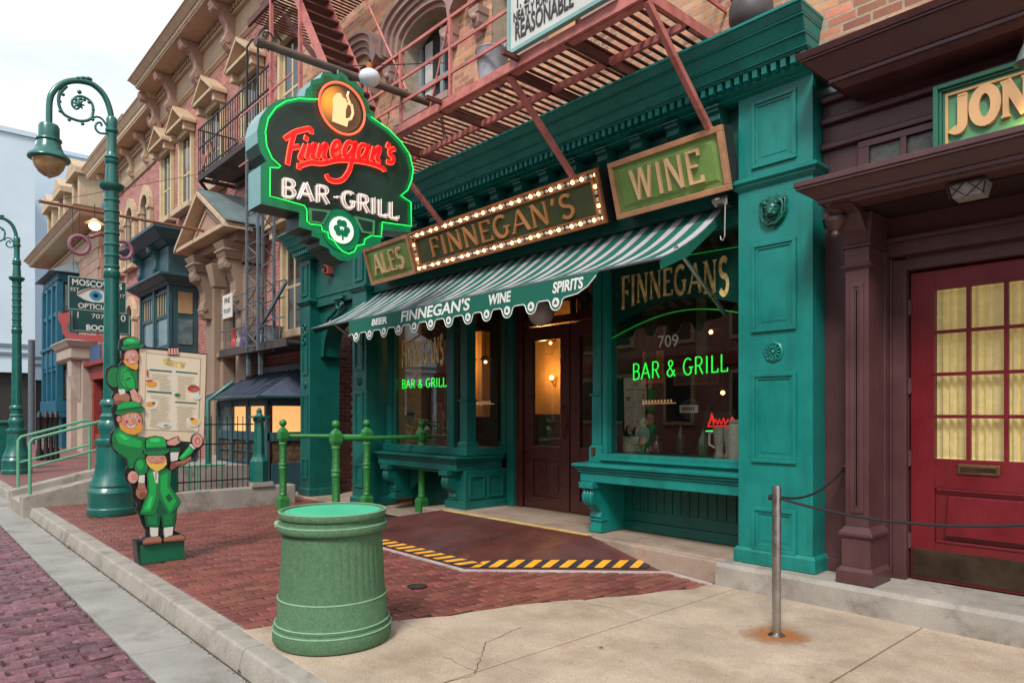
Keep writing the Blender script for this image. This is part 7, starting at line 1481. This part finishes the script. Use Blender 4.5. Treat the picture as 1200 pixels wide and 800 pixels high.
obj('roof', lambda m: m.add([(-15.1, KY-.3, 1.76), (-12.05, KY-.3, 1.76), (-12.05, PYW-.01, 1.76), (-14.7, PYW-.15, 2.32), (-12.6, PYW-.15, 2.32), (-15.1, PYW-.01, 1.76)], [(0,1,4,3), (1,2,4), (0,3,5), (5,2,1,0), (3,4,2,5)]), SLATE, ks)
for i in range(12):
    x = -15.0 + i*.26; obj('roof_rib', lambda m: m.tube([(x, KY-.3, 1.775), (min(max(x, -14.68), -12.62), PYW-.15, 2.335)], .012, 5), SLATE, ks)
obj('gutter', lambda m: m.tube([(-15.12, KY-.32, 1.76), (-12.03, KY-.32, 1.76), (-12.03, PYW-.02, 1.76)], .03, 8), NAVY, ks)
obj('ridge_flashing', lambda m: m.box(-14.7, -12.0, PYW-.2, PYW-.005, 2.3, 2.42), GREYI, ks)
# low wall, iron fence, bollards by the kiosk
lw = thing('low_wall', 'low concrete wall carrying the iron fence behind the brick pavement', 'wall', (-10.9, 3.8, 0))
obj('coping_wall', lambda m: m.box(-11.05, -10.8, 2.75, 4.95, -.05, .3).box(-15.5, -11.05, 2.75, 2.98, -.05, .28), CONC, lw, bevel=.02)
bx('pedestal', CONC, lw, -11.08, -10.77, 4.22, 4.56, .3, .37)
fn = thing('iron_fence', 'thin black iron fence bars on the low concrete wall', 'fence', (-10.93, 3.5, .3))
for i in range(18): y = 2.85 + i*.08; obj('fence_bar', lambda m: m.tube([(-10.93, y, .3), (-10.93, y, 1.42)], .007, 5), BLKI, fn)
for z in (.42, .98, 1.28): bx('fence_rail', BLKI, fn, -10.94, -10.92, 2.8, 4.3, z, z+.02)
def bollard(x, y, z, lb):
    t = thing('fence_post', lb, 'post', (x, y, z), 'green octagonal fence posts'); b = Vector((x, y, z))
    obj('shaft', lambda m: m.lathe(b, [(.15, 0), (.15, .33), (.13, .36), (.1, .4), (.09, .45), (.08, .95), (.1, .98), (.1, 1.02)], 8), LAMPG, t, bevel=.006)
    obj('cap', lambda m: m.frus(x-.13, x+.13, y-.13, y+.13, z+1.02, z+1.05, 0, 0, True).lathe(b, [(.07, 1.05), (.04, 1.1), (.05, 1.13), (.02, 1.18)], 8), LAMPG, t)
    return t
bollard(-10.93, 4.39, .37, 'green octagonal post on the low wall in front of the lit kiosk'); bollard(-10.93, 3.02, .3, 'green post on the low wall partly hidden by the menu sign')
fr2 = thing('green_bench_frame', 'small green tube bench frame behind the iron fence', 'bench', (-11.6, 3.6, 0))
obj('top_rail', lambda m: m.tube([(-11.6, 3.1, .62), (-11.6, 4.1, .62)], .02, 8), MINTR, fr2); 
for y in (3.15, 3.55, 3.65, 4.05): obj('leg', lambda m: m.tube([(-11.6, y, 0), (-11.6, y, .62)], .018, 6), MINTR, fr2)
# step down hand rail at portico
tag(obj('portico_rail', lambda m: m.tube([(-13.2, 4.35, 0), (-13.2, 4.35, 1.7), (-13.2, 4.8, 2.05)], .045, 10), LAMPG, None, smooth=True), 'thick green sloping hand rail rising behind the menu sign', 'rail')
# ================================================================ ramp with pale green rails on the left
rw = thing('side_ramp', 'concrete side ramp with pale green tube rails left of the street lamp', 'ramp', (-13.6, 2.2, 0))
def wedge(x0, x1, y0, y1, za, zb): return lambda m: m.add([(x0,y0,-.2),(x1,y0,-.2),(x1,y1,-.2),(x0,y1,-.2),(x0,y0,za),(x1,y0,za),(x1,y1,zb),(x0,y1,zb)], [(3,2,1,0),(4,5,6,7),(0,1,5,4),(1,2,6,5),(2,3,7,6),(3,0,4,7)])
obj('near_curb', wedge(-13.2, -12.92, 1.5, 3.2, .17, .56), CONC, rw, bevel=.02); obj('far_curb', wedge(-14.55, -14.25, 1.5, 3.2, .17, .56), CONC, rw, bevel=.02); obj('ramp_deck', wedge(-14.25, -13.2, 1.5, 3.2, .06, .42), CONC, rw)
obj('landing', lambda m: m.box(-14.55, -12.92, 3.21, 5.0, -.2, .5), CONC, rw)
def rampr(x):
    obj('rail', lambda m: m.tube([(x, 1.62, .17), (x, 1.62, 1.0), (x, 1.66, 1.06), (x, 2.62, 1.34), (x, 2.68, 1.32), (x, 2.68, .42)], .024, 10), MINTR, rw, smooth=True)
    obj('lower_rail', lambda m: m.tube([(x, 1.62, .62), (x, 2.68, .9)], .018, 8), MINTR, rw, smooth=True)
rampr(-13.06); rampr(-14.4)
for (x, y, lb) in ((-14.9, 3.5, 'dark green slim post behind the ramp rails nearer the arch'), (-14.2, 3.9, 'dark green slim ball topped post beside the big street lamp')):
    t = thing('slim_post', lb, 'post', (x, y, .3), 'dark green slim posts beyond the side ramp')
    obj('shaft', lambda m: m.lathe((x, y, .0), [(.13, 0), (.13, .5), (.09, .55), (.08, 1.2), (.11, 1.25), (.11, 1.32)], 8), LAMPG, t); obj('ball', lambda m: m.ball((x, y, 1.42), .09, 12), LAMPG, t, smooth=True)
p = atz(16, 556, 0); gb = thing('green_cabinet', 'light edged green cabinet behind the far street lamp at the left edge', 'cabinet', (-22.5, 2.2, 0))
obj('cabinet_body', lambda m: m.box(-22.6, -22.0, 1.9, 2.5, 0, 1.2).box(-22.65, -21.95, 1.85, 2.55, 1.2, 1.28), LAMPG, gb, bevel=.02)
for px, wd_ in ((46, 'leftmost'), (54, 'second from the left'), (60, 'third from the left'), (66, 'rightmost')):
    x = -26.0; v = atx(px, 520, x); tag(obj('black_bollard', lambda m: m.lathe((x, v.y, 0), [(.09, 0), (.09, .3), (.06, .4), (.06, 1.3), (.09, 1.35), (.05, 1.5), (.01, 1.55)], 10), BLKI, None, smooth=40), 'black bollard, %s in the row of four before the blue bay window' % wd_, 'bollard', 'black bollards before the blue bay window')
tag(obj('tall_sign_pole', lambda m: m.tube([(-40, atx(37, 450, -40).y, 0), (-40, atx(37, 450, -40).y, 5.0)], .14, 10), GREYI, None), 'tall plain grey pole beyond the far street lamp', 'pole')

# ================================================================ second rose brick house with arched windows
h2 = thing('arched_brick_house', 'rose brick house with dentilled cornice and cream arched windows further down', 'building', (-26.5, 6.3, 0))
Y2 = 6.3
bx('wall', RB, h2, -30.2, -22.76, Y2, Y2 + 6, -.2, 9.6)
cornice_y(h2, -30.2, -22.76, Y2, 9.5, 10.9, .7, CREAM)
for x in (-29.9, -28.2, -26.4, -24.6, -23.0): console(h2, x, Y2, 9.6, 10.5, .5, .12, CREAM)
for xc in (-28.6, -26.8, -24.9):
    for z0, z1 in ((6.6, 8.2), (3.0, 4.8)):
        a, b = xc - .4, xc + .4
        def surr(m):
            prev = None
            for i, t in enumerate(range(0, 181, 20)):
                q0 = (xc - .42*math.cos(R_(t)), z1 + .42*math.sin(R_(t))); w_ = .75 if i == 4 or i == 5 else .66
                q1 = (xc - w_*math.cos(R_(t)), z1 + w_*math.sin(R_(t)))
                if prev: m.prism([(prev[0][0], Y2, prev[0][1]), (q0[0], Y2, q0[1]), (q1[0], Y2, q1[1]), (prev[1][0], Y2, prev[1][1])], (0, -.14, 0))
                prev = (q0, q1)
            m.box(a-.24, a-.0, Y2-.12, Y2, z0, z1).box(b+.0, b+.24, Y2-.12, Y2, z0, z1).box(a-.3, b+.3, Y2-.22, Y2, z0-.15, z0).box(a-.28, a+.02, Y2-.18, Y2, z1-.12, z1).box(b-.02, b+.28, Y2-.18, Y2, z1-.12, z1)
        wn = obj('window', surr, CREAM, h2, bevel=.01)
        obj('pane', lambda m: m.prism([(a, Y2-.01, z0), (b, Y2-.01, z0)] + [(xc + .42*math.cos(R_(t)), Y2-.01, z1 + .42*math.sin(R_(t))) for t in range(0, 181, 20)], (0, .005, 0)), PANEU, wn)
        bx('glazing_bar', CREAMF, wn, xc-.03, xc+.03, Y2-.04, Y2-.012, z0, z1+.4)
bx('shop_fascia', CREAM, h2, -30.2, -22.8, Y2-.3, Y2, 3.0-.6, 2.75, bevel=.03)
rs2 = obj('red_shop_front', lambda m: m.box(-30.6, -23.2, 5.7, Y2, 2.75, 3.25).box(-30.5, -30.2, 5.75, Y2, -.1, 2.75).box(-28.4, -28.1, 5.75, Y2, -.1, 2.75).box(-26.2, -25.9, 5.75, Y2, -.1, 2.75).box(-24.0, -23.7, 5.75, Y2, -.1, 2.75).box(-30.5, -23.7, 5.8, Y2, -.1, .7).box(-30.8, -23.1, 5.5, Y2, 3.25, 3.4), REDSH, h2, bevel=.01)
for xa in (-30.2, -28.1, -25.9): bx('shop_pane', PANEU, rs2, xa+.05, xa+1.7, 6.0, 6.05, .7, 2.75)
bx('blue_sign_panel', mat('blue_panel', (.05,.09,.2), .5), rs2, -30.4, -28.6, 5.65, 5.7, 3.45, 4.0)

# ================================================================ sandstone corner house with mansard roof
h3 = thing('corner_house', 'sandstone corner house with mansard roof, tan cornices and peacock blue bay', 'building', (-34, 6, 0))
bx('wall', ROSEB, h3, -41, -30.25, 6.0, 12, -.2, 8.0)
STB = mat('sandstone_block', (.34,.22,.17), .75, var=.15, vscale=3, bump=.15, bscale=40, rnd=.15)
for k in range(20):
    z = -.1 + k * .4; x = -41 + (.5 if k % 2 else 0)
    while x < -30.6: bx('stone_block', STB, h3, x, min(x + .97, -30.27), 5.95, 6.0, z, z + .375); x += 1.0
cornice_y(h3, -41, -30.25, 6.0, 7.9, 9.1, .9, CREAM, dent=False)
obj('mansard', lambda m: m.add([(-41,5.9,9.1),(-30.3,5.9,9.1),(-30.3,7.6,12),(-41,7.6,12),(-41,11,9.1),(-30.3,11,9.1),(-41,10,12),(-30.3,10,12)], [(0,1,2,3),(1,5,7,2),(0,3,6,4),(3,2,7,6),(4,6,7,5)]), mat('mansard_tiles', (.03,.12,.16), .5, var=.3, vscale=4), h3)
for xc in (-39.6, -36.6, -33.4):
    d = obj('dormer', lambda m: m.box(xc-.75, xc-.45, 5.7, 7, 9.1, 11.2).box(xc+.45, xc+.75, 5.7, 7, 9.1, 11.2).box(xc-.95, xc+.95, 5.5, 7, 11.2, 11.45).prism([(xc-.95, 5.5, 11.45), (xc+.95, 5.5, 11.45), (xc, 5.5, 12.0)], (0, 1.5, 0)), CREAM, h3, bevel=.02)
    bx('pane', PANEU, d, xc-.45, xc+.45, 5.95, 6.0, 9.3, 11.2)
cornice_y(h3, -41, -30.3, 7.4, 11.9, 12.9, .7, CREAM, dent=False, nm='upper_cornice')
# peacock blue bay of two storeys
bb = obj('blue_bay', lambda m: m.box(-37.9, -34.2, 5.2, 5.95, 3.4, 4.2).box(-38.0, -34.1, 5.1, 5.95, 4.2, 4.35), BLUEB, h3, bevel=.03)
bx('bay_head', BLUEB, bb, -37.9, -34.2, 5.2, 5.95, 7.0, 7.4, bevel=.03); obj('bay_foot', lambda m: m.box(-38.0, -34.1, 5.1, 5.95, 1.5, 2.0).box(-38.2, -33.9, 5.0, 5.95, 1.3, 1.5), BLUEB, bb, bevel=.03)
for x in (-37.85, -36.6, -35.4, -34.25):
    obj('bay_post', lambda m: m.box(x-.14, x+.14, 5.15, 5.4, 2.0, 7.0), BLUEB, bb, bevel=.02)
for z0, z1 in ((2.1, 3.3), (4.5, 5.6), (5.8, 6.9)):
    for xa, xb in ((-37.7, -36.75), (-36.45, -35.55), (-35.25, -34.4)): bx('pane', MATS['bay_pane'], bb, xa, xb, 5.3, 5.33, z0, z1)
    bx('bay_rail', BLUEB, bb, -37.9, -34.2, 5.2, 5.36, z1, z1+.18); bx('side_pane', MATS['bay_pane'], bb, -34.2, -34.17, 5.45, 5.9, z0, z1)
obj('bay_roof', lambda m: m.add([(-38.2,4.9,7.4),(-33.9,4.9,7.4),(-33.9,5.94,7.4),(-38.2,5.94,7.4),(-37.6,5.94,8.0),(-34.5,5.94,8.0)], [(0,1,5,4),(1,2,5),(0,4,3),(3,2,1,0),(2,3,4,5)]), mat('lead_blue_roof', (.16,.22,.24), .5), bb)
bx('bay_base', BLUEB, bb, -37.6, -34.5, 5.4, 5.95, -.1, 1.3)
# stone arch pier of its entrance
obj('entrance_arch', lambda m: m.box(-31.6, -30.7, 5.45, 5.95, -.1, 3.5).box(-33.8, -33.0, 5.45, 5.95, -.1, 3.5).prism([(-31.5, 5.45, 3.5), (-31.5, 5.1, 3.5), (-31.5, 5.12, 2.9), (-31.5, 5.25, 2.4), (-31.5, 5.45, 1.9)], (.7, 0, 0)).stack(-33.6, -30.7, 5.1, 5.95, [(3.5, 3.6, 0, .1), (3.6, 4.0, .03, .03), (4.0, 4.2, .08, .2), (4.2, 4.28, .22, .22)]), mat('pale_cut_stone', (.42,.34,.28), .7, var=.1), h3, bevel=.03)

# ================================================================ optician sign, book sign, spectacles, pointing arrow
SX = -16.0
oy0, oy1 = atx(80, 340, SX).y, atx(148, 340, SX).y
opt = thing('optician_sign', 'dark green hanging sign with a large blue eye and white lettering', 'sign', (SX, (oy0+oy1)/2, 3.4))
SGD = mat('dark_sign_green', (.01,.06,.055), .4, var=.15); SLT = mat('sign_ivory', (.7,.68,.62), .5)
zt, zb_ = atx(80, 323, SX).z, atx(80, 362, SX).z
bx('board', SGD, opt, SX-.06, SX, oy0, oy1, zb_, zt); obj('trim', lambda m: m.box(SX, SX+.012, oy0, oy1, zt-.02, zt).box(SX, SX+.012, oy0, oy1, zb_, zb_+.015).box(SX, SX+.012, oy0, oy0+.015, zb_+.015, zt-.02).box(SX, SX+.012, oy1-.015, oy1, zb_+.015, zt-.02), mat('sage_trim', (.25,.4,.34), .5), opt)
cy_, cz_ = (oy0+oy1)/2 - .04, (zt+zb_)/2 - .01
kw = dict(xd=(0,1,0), yd=(0,0,1), depth=.006)
text('MOSCOWITS', .17, SLT, opt, (SX+.003, cy_+.03, zt-.115), bold=.004, sx=.88, **kw); text('EST.', .1, SLT, opt, (SX+.003, oy0+.12, zt-.26), **kw); text('1917', .1, SLT, opt, (SX+.003, oy1-.13, zt-.3), **kw); text('OPTICIANS', .145, SLT, opt, (SX+.003, cy_+.03, zb_+.085), bold=.003, sx=.93, **kw)
def disc(m, ry, rz, h, cy=cy_, cz=cz_, x=SX): m.prism([(x, cy + ry*math.cos(R_(a))*(1 if abs(math.cos(R_(a))) < .9 else 1.1), cz + rz*math.sin(R_(a))) for a in range(0, 360, 15)], (h, 0, 0))
obj('eye_white', lambda m: disc(m, .3, .14, .008), SLT, opt); obj('eye_iris', lambda m: disc(m, .105, .105, .011), mat('iris_blue', (.04,.28,.5), .3), opt); obj('eye_pupil', lambda m: disc(m, .045, .045, .013), KB, opt)
obj('eye_lid', lambda m: m.tube([(SX+.012, cy_ - .33 + .06*i, cz_ + .15*math.sin(math.pi*i/11)) for i in range(12)], .012, 6), mat('eyelid_rose', (.4,.2,.17), .5), opt)
by0, by1 = atx(83, 380, SX+.1).y, atx(154, 380, SX+.1).y; bzt, bzb = zb_ - .01, atx(83, 388, SX+.1).z
bo = thing('books_sign', 'dark green lower sign reading BOOKS under the eye sign', 'sign', (SX+.05, (by0+by1)/2, bzb))
bx('board', SGD, bo, SX-.01, SX+.04, by0, by1, bzb, bzt); obj('trim', lambda m: m.box(SX+.04, SX+.05, by0+.02, by1-.02, bzb+.02, bzb+.035).box(SX+.04, SX+.05, by0+.02, by0+.035, bzb+.035, bzt-.02).box(SX+.04, SX+.05, by1-.035, by1-.02, bzb+.035, bzt-.02), MATS['sage_trim'], bo)
text('1', .17, SLT, bo, (SX+.042, by0+.13, bzt-.1), **kw); text('707', .13, SLT, bo, (SX+.042, (by0+by1)/2-.06, bzt-.1), sx=1.2, **kw); text('0', .2, SLT, bo, (SX+.042, by1-.14, bzt-.1), **kw); text('BOOKS', .15, SLT, bo, (SX+.042, (by0+by1)/2-.02, bzb+.1), bold=.006, **kw)
def q6(x, y, X=SX+.12): return atx(60 + x/6.667, 300 + y/6.667, X)
ar = thing('red_arrow_sign', 'red pointing hand shaped arrow curling under the book sign', 'sign', tuple(q6(200, 620)))
obj('arrow_board', lambda m: m.prism([q6(*p) for p in ((60,430),(90,450),(145,430),(145,500),(125,530),(128,580),(150,605),(220,612),(355,620),(350,600),(440,640),(440,670),(350,670),(220,650),(130,645),(95,610),(85,540),(60,500))], (-.04, 0, 0)), mat('arrow_red', (.5,.09,.09), .5, var=.15), ar)
sg = thing('spectacles_sign', 'big mauve spectacle frames hanging from a rusty pole behind the street lamp', 'sign', tuple(atx(93, 285, SX)))
MV = mat('mauve_paint', (.28,.11,.15), .5, var=.2)
for px, py, nm in ((93, 287, 'rim'), (144, 293, 'rim')):
    c_ = atx(px, py, SX); obj(nm, lambda m: m.tube([c_ + Vector((0, .17*math.cos(R_(a)), .18*math.sin(R_(a)))) for a in range(0, 360, 20)], .04, 8, closed=True), MV, sg, smooth=True)
obj('bridge', lambda m: m.tube([atx(105, 278, SX), atx(118, 274, SX), atx(132, 280, SX)], .04, 8), MV, sg, smooth=True)
obj('temple', lambda m: m.tube([atx(150, 290, SX), atx(153, 285, SX) + Vector((-.9,0,0))], .03, 6), MV, sg)
obj('rusty_pole', lambda m: m.tube([atx(47, 236, SX), Vector((SX, PYW, atx(220, 268, SX).z))], .03, 8).tube([atx(47, 236, SX), atx(44, 235, SX)], [.05, .005], 8), mat('rust_pole', (.22,.09,.05), .7, var=.3), sg)
obj('hanger', lambda m: m.tube([atx(93, 274, SX), atx(93, 246, SX)], .006, 4).tube([atx(86, 316, SX), atx(85, 244, SX)], .006, 4).tube([atx(148, 325, SX), atx(148, 255, SX)], .006, 4).tube([atx(60, 236, SX), atx(165, 205, SX) + Vector((0, 1.2, .3))], .006, 4), BLKI, sg)
lp3 = atx(111, 265, SX + .1); bl3 = thing('lit_bulb_lamp', 'small lit bulb with pale shade hanging above the optician sign', 'lamp', tuple(lp3))
obj('bulb', lambda m: m.ball(lp3, .11, 12, .8), glow('cream_bulb', (1, .72, .45), 1.6), bl3, smooth=True); obj('shade', lambda m: m.lathe(lp3 + Vector((0,0,.05)), [(.04, .1), (.08, .06), (.18, .0)], 16, cap=False), CREAMF, bl3); obj('cord', lambda m: m.tube([lp3 + Vector((0,0,.1)), lp3 + Vector((0,0,.45))], .008, 5), BLKI, bl3)

# ================================================================ houses across the street (seen mirrored in the shop glass)
op = thing('opposite_house', 'brick row across the street seen mirrored in the shop windows', 'building', (-8, -12, 0))
bx('wall', RB, op, -34, 14, -19, -13, -.2, 7.5)
bx('cornice', CREAM, op, -34, 14, -13, -12.5, 7.2, 7.7)
for i in range(15):
    x = -33 + i * 3.1
    for z in (1.0, 4.4): wn = bx('window', CREAMF, op, x, x+1.5, -13, -12.88, z, z+2.2); bx('pane', PANEU, wn, x+.15, x+1.35, -12.88, -12.86, z+.15, z+2.05)
bx('shop_band', REDSH, op, -34, 14, -13, -12.8, 3.4, 3.9)
